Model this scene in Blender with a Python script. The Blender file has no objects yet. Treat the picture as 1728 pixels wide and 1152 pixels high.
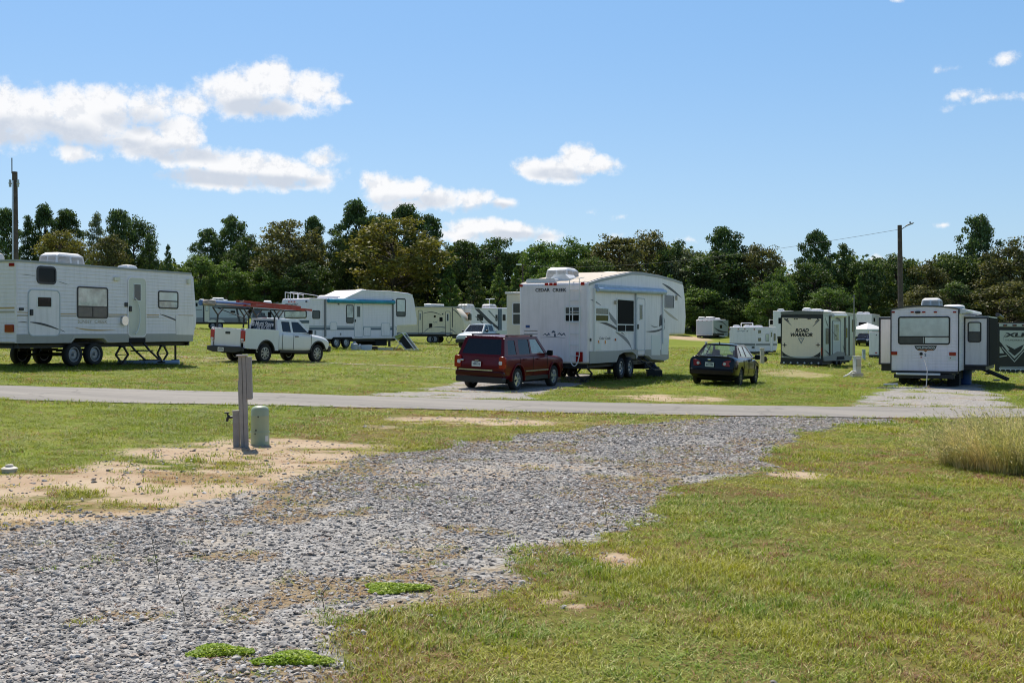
import bpy, bmesh, math, random
import numpy as np
from mathutils import Vector, Matrix
from mathutils.geometry import tessellate_polygon

SC = bpy.context.scene
COL = SC.collection
# ------------------------------------------------------------------ camera, sky, sun, exposure
F = 1860.0                      # focal length in photograph pixels (1728 wide)
PITCH = math.atan(16 / F)
CAM = Vector((0, 0, 1.65))
cd = bpy.data.cameras.new('camera'); cam = bpy.data.objects.new('camera', cd); COL.objects.link(cam)
cam.location = CAM; cam.rotation_euler = (math.pi / 2 - PITCH, 0, 0)
cd.sensor_width = 36; cd.lens = F / 1728 * 36; cd.clip_start = 0.1; cd.clip_end = 3000
SC.camera = cam
SUN_EL = math.radians(55); SUN_AZ = math.radians(-19)      # azimuth from +Y towards +X
SUN_STRENGTH = 4.9; SKY_STRENGTH = 0.08; EXPOSURE = 0.2
sl = bpy.data.lights.new('sun', 'SUN'); so = bpy.data.objects.new('sun', sl); COL.objects.link(so)
sl.energy = SUN_STRENGTH; sl.angle = math.radians(0.53); sl.color = (1.0, 0.935, 0.835)
sdir = Vector((math.sin(SUN_AZ) * math.cos(SUN_EL), math.cos(SUN_AZ) * math.cos(SUN_EL), math.sin(SUN_EL)))
so.rotation_euler = (-sdir).to_track_quat('-Z', 'Y').to_euler(); so.location = (0, 0, 60)
SC.view_settings.view_transform = 'Standard'; SC.view_settings.look = 'None'
SC.view_settings.exposure = EXPOSURE; SC.view_settings.gamma = 1.0
SC.render.engine = 'CYCLES'; SC.cycles.filter_width = 1.05


def ray(px, py):
    x = (px - 864) / F; y = (576 - py) / F
    c, s = math.cos(PITCH), math.sin(PITCH)
    return Vector((x, c + y * s, -s + y * c))


class NT:
    """small node helper"""
    def __init__(s, nt): s.nt = nt; s.L = nt.links
    def n(s, t, **k):
        o = s.nt.nodes.new(t)
        for a, b in k.items(): setattr(o, a, b)
        return o
    def put(s, sock, v):
        if v is None: return
        if isinstance(v, bpy.types.NodeSocket): s.L.new(v, sock)
        else: sock.default_value = v
    def m(s, op, a, b=None, c=None, clamp=False):
        o = s.n('ShaderNodeMath', operation=op, use_clamp=clamp)
        s.put(o.inputs[0], a); s.put(o.inputs[1], b); s.put(o.inputs[2], c)
        return o.outputs[0]
    def vm(s, op, a, b=None, c=None):
        o = s.n('ShaderNodeVectorMath', operation=op)
        s.put(o.inputs[0], a); s.put(o.inputs[1], b); s.put(o.inputs[2], c)
        return o.outputs['Value'] if op in ('LENGTH', 'DOT_PRODUCT') else o.outputs[0]
    def mix(s, f, a, b, blend='MIX'):
        o = s.n('ShaderNodeMix', data_type='RGBA', blend_type=blend)
        s.put(o.inputs[0], f)
        for i, v in ((6, a), (7, b)):
            if isinstance(v, tuple): v = (*v[:3], 1)
            s.put(o.inputs[i], v)
        return o.outputs[2]
    def sm(s, v, a, b):
        o = s.n('ShaderNodeMapRange', interpolation_type='SMOOTHSTEP')
        s.put(o.inputs[0], v); o.inputs[1].default_value = a; o.inputs[2].default_value = b
        return o.outputs[0]
    def noise(s, vec, scale, detail=3, rough=0.5, out=0, dist=0.0):
        o = s.n('ShaderNodeTexNoise')
        if vec is not None: s.put(o.inputs['Vector'], vec)
        o.inputs['Scale'].default_value = scale; o.inputs['Detail'].default_value = detail
        o.inputs['Roughness'].default_value = rough; o.inputs['Distortion'].default_value = dist
        return o.outputs[out]
    def attr(s, name, typ='GEOMETRY'):
        o = s.n('ShaderNodeAttribute', attribute_type=typ); o.attribute_name = name
        return o.outputs['Fac']


# world: Nishita sky with cumulus drawn by direction
W = bpy.data.worlds.new('World'); SC.world = W; W.use_nodes = True
W.node_tree.nodes.clear(); T = NT(W.node_tree)
sky = T.n('ShaderNodeTexSky', sky_type='NISHITA'); sky.sun_disc = False
sky.sun_elevation = SUN_EL; sky.sun_rotation = SUN_AZ; sky.air_density = 1.0; sky.dust_density = 0.6; sky.ozone_density = 2.2
tc = T.n('ShaderNodeTexCoord'); sep = T.n('ShaderNodeSeparateXYZ'); T.L.new(tc.outputs['Generated'], sep.inputs[0])
dx, dy, dz = sep.outputs
az = T.m('ARCTAN2', dx, dy)
hl = T.m('SQRT', T.m('ADD', T.m('MULTIPLY', dx, dx), T.m('MULTIPLY', dy, dy)))
el = T.m('DIVIDE', dz, T.m('MAXIMUM', hl, 0.01))
cmb = T.n('ShaderNodeCombineXYZ'); T.put(cmb.inputs[0], az); T.put(cmb.inputs[1], el); P0 = cmb.outputs[0]
wn = T.noise(P0, 22, 3, 0.55, out=1)
P1 = T.vm('MULTIPLY_ADD', T.vm('SUBTRACT', wn, (0.5, 0.5, 0.5)), (0.022, 0.015, 0), P0)


def ae(px, py):
    r = ray(px, py); return math.atan2(r.x, r.y), r.z / math.hypot(r.x, r.y)


CLOUDS = [  # px, py, rx, ry, strength
    (40, 195, 90, 55, 1), (-60, 200, 120, 60, 1), (150, 190, 80, 55, 1), (175, 165, 60, 30, .8), (250, 185, 75, 40, .8), (100, 215, 140, 35, .8),
    (275, 165, 25, 22, .5), (330, 180, 60, 28, .7), (400, 160, 75, 45, 1), (455, 135, 60, 42, 1.1), (520, 150, 60, 38, .9), (470, 180, 90, 22, .7),
    (555, 165, 45, 22, .6), (590, 172, 25, 10, .45),
    (130, 260, 42, 18, .8), (190, 232, 40, 20, .5),
    (250, 240, 70, 40, 1), (300, 230, 50, 45, 1), (330, 265, 80, 32, .9), (400, 280, 90, 32, 1), (370, 300, 110, 26, .9), (480, 290, 80, 34, 1),
    (545, 270, 40, 26, .7), (540, 300, 50, 26, .8), (500, 312, 50, 16, .6), (290, 300, 30, 12, .4),
    (650, 318, 50, 32, 1), (690, 315, 50, 30, .9), (740, 335, 60, 26, .9), (800, 335, 45, 24, .9), (845, 345, 35, 16, .7), (690, 345, 90, 20, .7),
    (800, 382, 60, 18, .9), (860, 390, 70, 20, 1), (920, 398, 50, 14, .6), (770, 395, 60, 22, .7),
    (940, 285, 60, 26, 1), (975, 262, 38, 26, 1), (905, 285, 50, 20, .9), (1005, 280, 45, 22, .9), (950, 297, 75, 14, .6),
    (1600, 112, 25, 12, .42), (1625, 160, 35, 16, .5), (1700, 98, 34, 15, .52), (1680, 168, 60, 14, .45), (1600, 180, 25, 12, .3),
    (1590, 380, 22, 6, .5), (1475, 440, 18, 14, .6), (1000, 355, 14, 10, .25), (1045, 365, 22, 10, .25), (1050, 395, 60, 10, .3), (1520, 3, 14, 7, .5),
    (1170, 405, 40, 12, .35), (1330, 445, 60, 16, .4), (1700, 430, 50, 14, .3),
    (2100, 250, 180, 50, 1), (2400, 180, 160, 60, 1), (-500, 260, 200, 50, 1), (-350, 150, 120, 40, .8)]
SHADES = [(60, 225, 140, 26), (150, 240, 120, 14), (430, 180, 70, 18), (290, 258, 80, 16), (370, 300, 160, 14), (480, 305, 70, 12),
          (690, 340, 80, 16), (820, 352, 60, 8), (950, 292, 60, 10), (860, 398, 80, 8), (230, 205, 60, 20), (2100, 280, 150, 20), (-500, 290, 150, 20)]


def blobs(lst, P, one=False):
    acc = None
    for b in lst:
        a, e = ae(b[0], b[1]); rx, ry = b[2] * 1.25 / F, b[3] * 1.22 / F; st = 1 if one else b[4]
        q = T.vm('MULTIPLY_ADD', P, (1 / rx, 1 / ry, 0), (-a / rx, -e / ry, 0))
        v = T.m('MULTIPLY_ADD', T.vm('LENGTH', q), -st, st)
        acc = v if acc is None else T.m('MAXIMUM', acc, v)
    return T.m('MAXIMUM', acc, 0)


cb = blobs(CLOUDS, P1)
fb = T.noise(P0, 40, 10, 0.66)
fb2 = T.noise(P0, 11, 4, 0.5)
dens = T.m('ADD', T.m('MULTIPLY', cb, 1.5), T.m('MULTIPLY', T.m('SUBTRACT', fb, 0.5), 2.1))
dens = T.m('MULTIPLY', T.sm(dens, 0.22, 0.9), T.sm(cb, 0.02, 0.2))
sh = T.m('MULTIPLY', T.sm(blobs(SHADES, P1, True), 0.0, 0.6), T.sm(T.m('ADD', fb, fb2), 0.6, 1.1))
# billow shading: difference of noise towards the sun
fo = T.noise(T.vm('ADD', P0, (-0.004, 0.008, 0)), 40, 10, 0.66)
bil = T.sm(T.m('SUBTRACT', fo, fb), -0.02, 0.12)
ccol = T.mix(T.m('MULTIPLY', bil, 0.6), (0.985, 0.98, 0.985), (0.74, 0.77, 0.83))
ccol = T.mix(T.m('MULTIPLY', sh, 0.9), ccol, (0.60, 0.655, 0.75))
bgs = T.n('ShaderNodeBackground'); hz = T.mix(T.sm(dz, 0.0, 0.33), (1.04, 1.02, 1.12), (1.0, 1.02, 1.13))
skyc = T.mix(1.0, sky.outputs[0], hz, 'MULTIPLY')
skyc = T.mix(T.m('MULTIPLY', T.m('SUBTRACT', 1.0, T.sm(dz, 0.32, 0.75)), 0.45), skyc, T.mix(T.sm(dz, 0.04, 0.3), (4.9, 8.5, 11.6), (2.9, 6.9, 12.0)))
T.put(bgs.inputs[0], skyc); bgs.inputs[1].default_value = SKY_STRENGTH
bgc = T.n('ShaderNodeBackground'); T.put(bgc.inputs[0], ccol); bgc.inputs[1].default_value = 0.88
ms = T.n('ShaderNodeMixShader'); T.put(ms.inputs[0], T.m('MULTIPLY', dens, 0.95)); T.L.new(bgs.outputs[0], ms.inputs[1]); T.L.new(bgc.outputs[0], ms.inputs[2])
wo = T.n('ShaderNodeOutputWorld'); T.L.new(ms.outputs[0], wo.inputs[0])

# ------------------------------------------------------------------ materials
MATS = {}


def mat(name, col, rough=0.6, metal=0.0, spec=0.5, vary=0.0, vscale=3.0, bump=0.0, bscale=60.0, coat=0.0, dirt=0.0, siding=0.0):
    if name in MATS: return MATS[name]
    m = bpy.data.materials.new(name); m.use_nodes = True; MATS[name] = m
    nt = NT(m.node_tree); p = m.node_tree.nodes['Principled BSDF']
    p.inputs['Roughness'].default_value = rough; p.inputs['Metallic'].default_value = metal
    p.inputs['Specular IOR Level'].default_value = spec; p.inputs['Coat Weight'].default_value = coat
    p.inputs['Coat Roughness'].default_value = 0.05
    c = (*col, 1)
    tco = nt.n('ShaderNodeTexCoord').outputs['Object']
    src = c
    if vary:
        f = nt.sm(nt.noise(tco, vscale, 5, 0.6), 0.3, 0.7)
        src = nt.mix(f, tuple(max(0, x * (1 - vary)) for x in col), tuple(min(1, x * (1 + vary * 0.6)) for x in col))
    if dirt:
        st = nt.noise(nt.vm('MULTIPLY', tco, (5.0, 5.0, 0.5)), 1.6, 6, 0.65)
        src = nt.mix(nt.m('MULTIPLY', nt.sm(st, 0.42, 0.75), dirt), src, (0.30, 0.27, 0.22))
    nt.put(p.inputs['Base Color'], src)
    if siding:
        s = nt.n('ShaderNodeSeparateXYZ'); nt.put(s.inputs[0], tco)
        w = nt.m('FRACT', nt.m('MULTIPLY', s.outputs[2], 1 / siding))
        h = nt.m('ADD', nt.sm(w, 0.0, 0.16), nt.m('MULTIPLY', w, -0.5))
        b = nt.n('ShaderNodeBump'); b.inputs['Strength'].default_value = 0.8; b.inputs['Distance'].default_value = 0.008
        nt.put(b.inputs['Height'], h); nt.put(p.inputs['Normal'], b.outputs[0])
    elif bump:
        b = nt.n('ShaderNodeBump'); b.inputs['Strength'].default_value = bump; b.inputs['Distance'].default_value = 0.01
        nt.put(b.inputs['Height'], nt.noise(tco, bscale, 4, 0.6)); nt.put(p.inputs['Normal'], b.outputs[0])
    return m


def glass(name, tint=(0.55, 0.62, 0.6), clear=0.6):
    if name in MATS: return MATS[name]
    m = bpy.data.materials.new(name); m.use_nodes = True; MATS[name] = m
    nt = NT(m.node_tree); m.node_tree.nodes.clear()
    tr = nt.n('ShaderNodeBsdfTransparent'); tr.inputs[0].default_value = (*tint, 1)
    df = nt.n('ShaderNodeBsdfDiffuse'); df.inputs[0].default_value = (0.02, 0.025, 0.03, 1)
    gl = nt.n('ShaderNodeBsdfGlossy'); gl.inputs['Roughness'].default_value = 0.03; gl.inputs[0].default_value = (0.9, 0.95, 1, 1)
    a = nt.n('ShaderNodeMixShader'); a.inputs[0].default_value = clear; nt.L.new(df.outputs[0], a.inputs[1]); nt.L.new(tr.outputs[0], a.inputs[2])
    gm_ = nt.n('ShaderNodeNewGeometry'); cs = nt.m('ABSOLUTE', nt.vm('DOT_PRODUCT', gm_.outputs['Incoming'], gm_.outputs['Normal'])); fz = nt.m('MULTIPLY_ADD', nt.m('POWER', nt.m('SUBTRACT', 1.0, cs), 5.0), .96, .04)
    
    b = nt.n('ShaderNodeMixShader'); nt.put(b.inputs[0], fz); nt.L.new(a.outputs[0], b.inputs[1]); nt.L.new(gl.outputs[0], b.inputs[2])
    o = nt.n('ShaderNodeOutputMaterial'); nt.L.new(b.outputs[0], o.inputs[0])
    return m


def leafmat(name, c1, c2, c3, trans=0.35, rough=0.55, inst=False, patch=0.25, pal=None):
    """foliage: colour varies by leaf and by clump; part of the light passes through"""
    if name in MATS: return MATS[name]
    m = bpy.data.materials.new(name); m.use_nodes = True; MATS[name] = m
    nt = NT(m.node_tree); m.node_tree.nodes.clear()
    g = nt.n('ShaderNodeNewGeometry')
    rnd = g.outputs['Random Per Island']
    oi = nt.n('ShaderNodeObjectInfo').outputs['Random']
    big = nt.noise(g.outputs['Position'], patch, 4, 0.6)
    col = nt.mix(nt.sm(big, 0.38, 0.62), c1, c2)
    k = nt.m('ADD', nt.m('MULTIPLY', rnd, 0.6), nt.m('MULTIPLY', oi, 0.4))
    col = nt.mix(nt.sm(k, 0.62, 1.0), col, c3)
    hsv = nt.n('ShaderNodeHueSaturation'); nt.put(hsv.inputs['Color'], col)
    nt.put(hsv.inputs['Value'], nt.m('MULTIPLY_ADD', rnd, 0.9, 0.5))
    d = nt.n('ShaderNodeBsdfDiffuse'); nt.put(d.inputs[0], hsv.outputs[0])
    t = nt.n('ShaderNodeBsdfTranslucent'); nt.put(t.inputs[0], nt.mix(1.0, hsv.outputs[0], (1.1, 1.15, 0.55), 'MULTIPLY'))
    gl = nt.n('ShaderNodeBsdfGlossy'); gl.inputs['Roughness'].default_value = rough; gl.inputs[0].default_value = (1, 1, 1, 1)
    a = nt.n('ShaderNodeMixShader'); a.inputs[0].default_value = trans; nt.L.new(d.outputs[0], a.inputs[1]); nt.L.new(t.outputs[0], a.inputs[2])
    b = nt.n('ShaderNodeMixShader'); b.inputs[0].default_value = 0.03; nt.L.new(a.outputs[0], b.inputs[1]); nt.L.new(gl.outputs[0], b.inputs[2])
    o = nt.n('ShaderNodeOutputMaterial'); nt.L.new(b.outputs[0], o.inputs[0])
    return m


# ------------------------------------------------------------------ mesh builder
def rrect(u0, v0, u1, v1, r=0.05, n=4):
    if u0 > u1: u0, u1 = u1, u0
    if v0 > v1: v0, v1 = v1, v0
    r = min(r, (u1 - u0) * .49, (v1 - v0) * .49)
    out = []
    for cx, cy, a0 in ((u1 - r, v1 - r, 0), (u0 + r, v1 - r, 90), (u0 + r, v0 + r, 180), (u1 - r, v0 + r, 270)):
        for i in range(n + 1):
            a = math.radians(a0 + 90 * i / n); out.append((cx + r * math.cos(a), cy + r * math.sin(a)))
    return out


class MB:
    def __init__(s): s.v = []; s.f = []; s.mi = []
    def add(s, vs, fs, m=0):
        o = len(s.v); s.v += [tuple(v) for v in vs]; s.f += [tuple(i + o for i in f) for f in fs]; s.mi += [m] * len(fs); return s
    def box(s, x0, x1, y0, y1, z0, z1, m=0):
        vs = [(x, y, z) for z in (z0, z1) for y in (y0, y1) for x in (x0, x1)]
        return s.add(vs, [(0, 2, 3, 1), (4, 5, 7, 6), (0, 1, 5, 4), (2, 6, 7, 3), (0, 4, 6, 2), (1, 3, 7, 5)], m)
    def prism(s, pts, fn, a0, a1, m=0):
        n = len(pts); vs = [fn(u, v, a0) for u, v in pts] + [fn(u, v, a1) for u, v in pts]
        fs = [tuple(range(n))[::-1], tuple(range(n, 2 * n))] + [(i, (i + 1) % n, (i + 1) % n + n, i + n) for i in range(n)]
        return s.add(vs, fs, m)
    def ring(s, po, pi, fn, a0, a1, m=0):
        n = len(po); vs = [fn(u, v, a) for P, a in ((po, a0), (po, a1), (pi, a1), (pi, a0)) for u, v in P]
        fs = []
        for k in range(3):
            for i in range(n):
                j = (i + 1) % n; fs.append((k * n + i, k * n + j, (k + 1) * n + j, (k + 1) * n + i))
        return s.add(vs, fs, m)
    def bar(s, p0, p1, w, h=None, m=0):
        p0 = Vector(p0); p1 = Vector(p1); d = (p1 - p0).normalized(); h = h or w
        up = Vector((0, 0, 1)) if abs(d.z) < .95 else Vector((1, 0, 0))
        a = d.cross(up).normalized() * w / 2; b = a.cross(d).normalized() * h / 2
        vs = [p + i * a + j * b for p in (p0, p1) for i, j in ((-1, -1), (1, -1), (1, 1), (-1, 1))]
        return s.add(vs, [(3, 2, 1, 0), (4, 5, 6, 7), (0, 1, 5, 4), (1, 2, 6, 5), (2, 3, 7, 6), (3, 0, 4, 7)], m)
    def cyl(s, p0, p1, r0, r1=None, n=10, m=0, cap=True):
        p0 = Vector(p0); p1 = Vector(p1); r1 = r0 if r1 is None else r1; d = (p1 - p0).normalized()
        up = Vector((0, 0, 1)) if abs(d.z) < .95 else Vector((1, 0, 0))
        a = d.cross(up).normalized(); b = a.cross(d).normalized()
        vs = []
        for p, r in ((p0, r0), (p1, r1)):
            for i in range(n):
                t = 2 * math.pi * i / n; vs.append(p + a * math.cos(t) * r + b * math.sin(t) * r)
        fs = [(i, (i + 1) % n, (i + 1) % n + n, i + n) for i in range(n)]
        if cap: fs += [tuple(range(n))[::-1], tuple(range(n, 2 * n))]
        return s.add(vs, fs, m)
    def tube(s, pts, r, n=6, m=0):
        for a, b in zip(pts, pts[1:]): s.cyl(a, b, r, r, n, m)
        return s
    def lathe(s, prof, c, ax='z', n=24, m=0, closed=False):
        """prof: (radius, height along axis)"""
        c = Vector(c); vs = []
        for r, h in prof:
            for i in range(n):
                t = 2 * math.pi * i / n; x, y = r * math.cos(t), r * math.sin(t)
                vs.append(c + (Vector((x, y, h)) if ax == 'z' else Vector((x, h, y)) if ax == 'y' else Vector((h, x, y))))
        k = len(prof); fs = []
        for j in range(k if closed else k - 1):
            for i in range(n):
                i2 = (i + 1) % n; j2 = (j + 1) % k; fs.append((j * n + i, j * n + i2, j2 * n + i2, j2 * n + i))
        if not closed: fs += [tuple(range(n)), tuple((k - 1) * n + i for i in range(n))]
        return s.add(vs, fs, m)
    def loft(s, rings, m=0, cap=True):
        n = len(rings[0]); vs = [v for r in rings for v in r]
        fs = [(j * n + i, j * n + (i + 1) % n, (j + 1) * n + (i + 1) % n, (j + 1) * n + i) for j in range(len(rings) - 1) for i in range(n)]
        if cap: fs += [tuple(range(n))[::-1], tuple((len(rings) - 1) * n + i for i in range(n))]
        return s.add(vs, fs, m)
    def ball(s, c, rx, ry=None, rz=None, n=10, k=7, m=0):
        ry = ry or rx; rz = rz or rx; vs = []
        for j in range(1, k):
            a = math.pi * j / k
            for i in range(n):
                t = 2 * math.pi * i / n; vs.append((c[0] + rx * math.sin(a) * math.cos(t), c[1] + ry * math.sin(a) * math.sin(t), c[2] + rz * math.cos(a)))
        fs = [(j * n + i, j * n + (i + 1) % n, (j + 1) * n + (i + 1) % n, (j + 1) * n + i) for j in range(k - 2) for i in range(n)]
        fs += [tuple(range(n)), tuple((k - 2) * n + i for i in range(n))]
        return s.add(vs, fs, m)
    def build(s, name, mats, parent=None, smooth=True, bevel=0.0, seg=2, label=None, ang=35):
        me = bpy.data.meshes.new(name); me.from_pydata(s.v, [], s.f)
        if not isinstance(mats, (list, tuple)): mats = [mats]
        for m in mats: me.materials.append(m)
        bm = bmesh.new(); bm.from_mesh(me); bmesh.ops.recalc_face_normals(bm, faces=bm.faces); bm.to_mesh(me); bm.free()
        if len(mats) > 1: me.polygons.foreach_set('material_index', s.mi)
        if smooth:
            me.shade_smooth(); me.set_sharp_from_angle(angle=math.radians(ang))
        o = bpy.data.objects.new(name, me); COL.objects.link(o)
        if parent: o.parent = parent
        if bevel:
            b = o.modifiers.new('bevel', 'BEVEL'); b.width = bevel; b.segments = seg; b.limit_method = 'ANGLE'; b.angle_limit = math.radians(40)
        if label: o['label'] = label
        return o


def tag(o, label, cat, group=None, kind=None):
    if label: o['label'] = label
    if cat: o['category'] = cat
    if group: o['group'] = group
    if kind: o['kind'] = kind
    return o


def empty(name, loc, rz=0.0, label=None, cat=None, group=None):
    o = bpy.data.objects.new(name, None); COL.objects.link(o); o.empty_display_size = 0.3
    o.location = loc; o.rotation_euler = (0, 0, rz)
    return tag(o, label, cat, group)


def copy_tree(o, parent=None):
    c = o.copy(); COL.objects.link(c); c.parent = parent
    for ch in o.children: copy_tree(ch, c)
    return c


# ------------------------------------------------------------------ terrain height
def g(X, Y):
    X = np.asarray(X, float); Y = np.asarray(Y, float)
    Xc = np.clip(X, -85, 85)
    z = -0.03 * Xc + 0.02 * np.clip(-7 - X, 0, 40) + 0.004 * np.clip(Y - 35, 0, None)
    t = Y - 132; z = z + 0.038 * np.where(t > 30, t, 12 * np.log1p(np.exp(np.clip(t, -200, 40) / 12))) * np.where(t > 400, 0, 1) + np.where(t > 400, 15.2, 0)
    z = z - 0.6 * np.exp(-((X - 40) / 12) ** 2 - ((Y - 80) / 20) ** 2) - 0.14 * np.exp(-((X - 0) / 5) ** 2 - ((Y - 32.5) / 4.5) ** 2)
    z = z + 0.02 * np.sin(X * 0.7 + 1.3) * np.sin(Y * 0.45)
    return z


def gz(x, y): return float(g(x, y))


def hit(px, py):
    """where the sight line through a photograph pixel meets the ground"""
    r = ray(px, py); r = r / r.y; t = 2.5
    while t < 400:
        if CAM.z + r.z * t <= gz(r.x * t, t): break
        t += 0.25 if t < 60 else 1.0
    lo, hi = t - 1, t
    for _ in range(30):
        mid = (lo + hi) / 2
        if CAM.z + r.z * mid <= gz(r.x * mid, mid): hi = mid
        else: lo = mid
    return (r.x * hi, hi)


def gp(px, d):
    """ground point at a column of the photograph and a distance"""
    x = (px - 864) / F * d
    return Vector((x, d, gz(x, d)))


def topz(py, d): return CAM.z + ray(864, py).z / ray(864, py).y * d


# numpy value noise
_rs = np.random.RandomState(7); _tab = _rs.rand(256, 256)


def vnoise(x, y, s=1.0, o=3, seed=0):
    x = np.asarray(x) / s + seed * 17.3; y = np.asarray(y) / s + seed * 9.1; out = 0; amp = 1; tot = 0
    for _ in range(o):
        xi = np.floor(x).astype(int); yi = np.floor(y).astype(int); fx = x - xi; fy = y - yi
        fx = fx * fx * (3 - 2 * fx); fy = fy * fy * (3 - 2 * fy)
        a = _tab[xi % 256, yi % 256]; b = _tab[(xi + 1) % 256, yi % 256]; c = _tab[xi % 256, (yi + 1) % 256]; d = _tab[(xi + 1) % 256, (yi + 1) % 256]
        out = out + amp * ((a * (1 - fx) + b * fx) * (1 - fy) + (c * (1 - fx) + d * fx) * fy); tot += amp
        x = x * 2.03 + 5; y = y * 2.03 + 11; amp *= 0.55
    return out / tot


def sdf(poly, X, Y):
    """signed distance, positive inside"""
    d2 = np.full(X.shape, 1e9); ins = np.zeros(X.shape, bool); n = len(poly)
    for i in range(n):
        ax, ay = poly[i]; bx, by = poly[(i + 1) % n]; ex, ey = bx - ax, by - ay
        t = np.clip(((X - ax) * ex + (Y - ay) * ey) / (ex * ex + ey * ey + 1e-12), 0, 1)
        d2 = np.minimum(d2, (X - ax - t * ex) ** 2 + (Y - ay - t * ey) ** 2)
        c = ((ay > Y) != (by > Y)) & (X < (bx - ax) * (Y - ay) / (by - ay + 1e-12) + ax); ins ^= c
    return np.where(ins, 1, -1) * np.sqrt(d2)


def P(*pts): return [hit(a, b) for a, b in pts]


MIXED = P((-100, 800), (200, 770), (600, 765), (900, 770), (1130, 785), (950, 820), (780, 835), (500, 850), (300, 880), (100, 930), (-100, 960))
GRAVEL = P((1240, 703), (1000, 720), (850, 741), (700, 756), (560, 785), (400, 826), (300, 852), (100, 880), (0, 890)) + [(-7, 9.5), (-8, 3), (-1.4, 3)] + \
    P((300, 1200), (370, 1150), (560, 1105), (690, 1050), (760, 1015), (870, 1000), (890, 955), (985, 905), (1060, 880), (1110, 850), (1170, 822), (1195, 800), (1280, 785), (1320, 755), (1360, 728), (1480, 711), (1500, 706))
DIRT = P((-200, 830), (0, 800), (60, 788), (130, 782), (215, 758), (330, 744), (400, 738), (560, 744), (640, 752), (600, 790), (420, 840), (300, 872), (100, 900), (0, 915), (-250, 960))
DRIVES = [P((600, 668), (700, 656), (770, 646), (800, 634), (990, 630), (1010, 640), (950, 655), (900, 668), (890, 675)),
          P((1430, 687), (1470, 668), (1500, 652), (1640, 646), (1690, 665), (1720, 689)),
          P((250, 597), (345, 600), (520, 608), (555, 616), (300, 610), (100, 606)),
          P((1270, 622), (1330, 622), (1420, 634), (1380, 640), (1290, 634))]
SAND = [((690, 795), (230, 15), .9), ((860, 806), (100, 10), .6), ((800, 711), (170, 8), .85), ((640, 720), (60, 4), .5), ((1130, 672), (110, 7), .8), ((1345, 801), (55, 7), .9), ((1045, 946), (42, 14), 1.0),
        ((965, 1012), (55, 16), .8), ((1300, 1140), (30, 14), .7), ((545, 790), (60, 14), .7), ((1165, 571), (45, 4), .8), ((1000, 713), (60, 4), .4),
        ((200, 688), (160, 5), .25), ((1450, 700), (60, 3), .6), ((1500, 597), (60, 4), .6), ((1440, 590), (40, 5), .6), ((60, 598), (200, 4), .5)]
_SE = []
for (cx, cy), (rx, ry), s in SAND:
    c = hit(cx, cy); a = hit(cx, cy - ry); b = hit(cx, cy + ry); r = hit(cx + rx, cy); _SE.append((c[0], c[1], abs(r[0] - c[0]), abs(a[1] - b[1]) / 2 + .05, s))
ROAD_FAR = P((-150, 648), (0, 651), (200, 656), (420, 663), (576, 668), (900, 677), (1200, 684), (1450, 687), (1728, 690), (1950, 692))
ROAD_NEAR = P((-150, 672), (0, 675), (300, 682), (576, 688), (800, 693), (1100, 700), (1240, 703), (1500, 706), (1728, 705), (1950, 704))


def xt(L, a, b):  # extend a polyline on both sides
    (x0, y0), (x1, y1) = L[0], L[2]; k0 = (y1 - y0) / (x1 - x0); (x2, y2), (x3, y3) = L[-3], L[-1]; k1 = (y3 - y2) / (x3 - x2)
    return [(a, y0 + k0 * (a - x0))] + L + [(b, y3 + k1 * (b - x3))]


ROAD_FAR = xt(ROAD_FAR, -70, 75); ROAD_NEAR = xt(ROAD_NEAR, -70, 75)


def road_y(X, near):
    L = ROAD_NEAR if near else ROAD_FAR; a = np.array(L); o = np.argsort(a[:, 0]); return np.interp(X, a[o, 0], a[o, 1])


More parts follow.
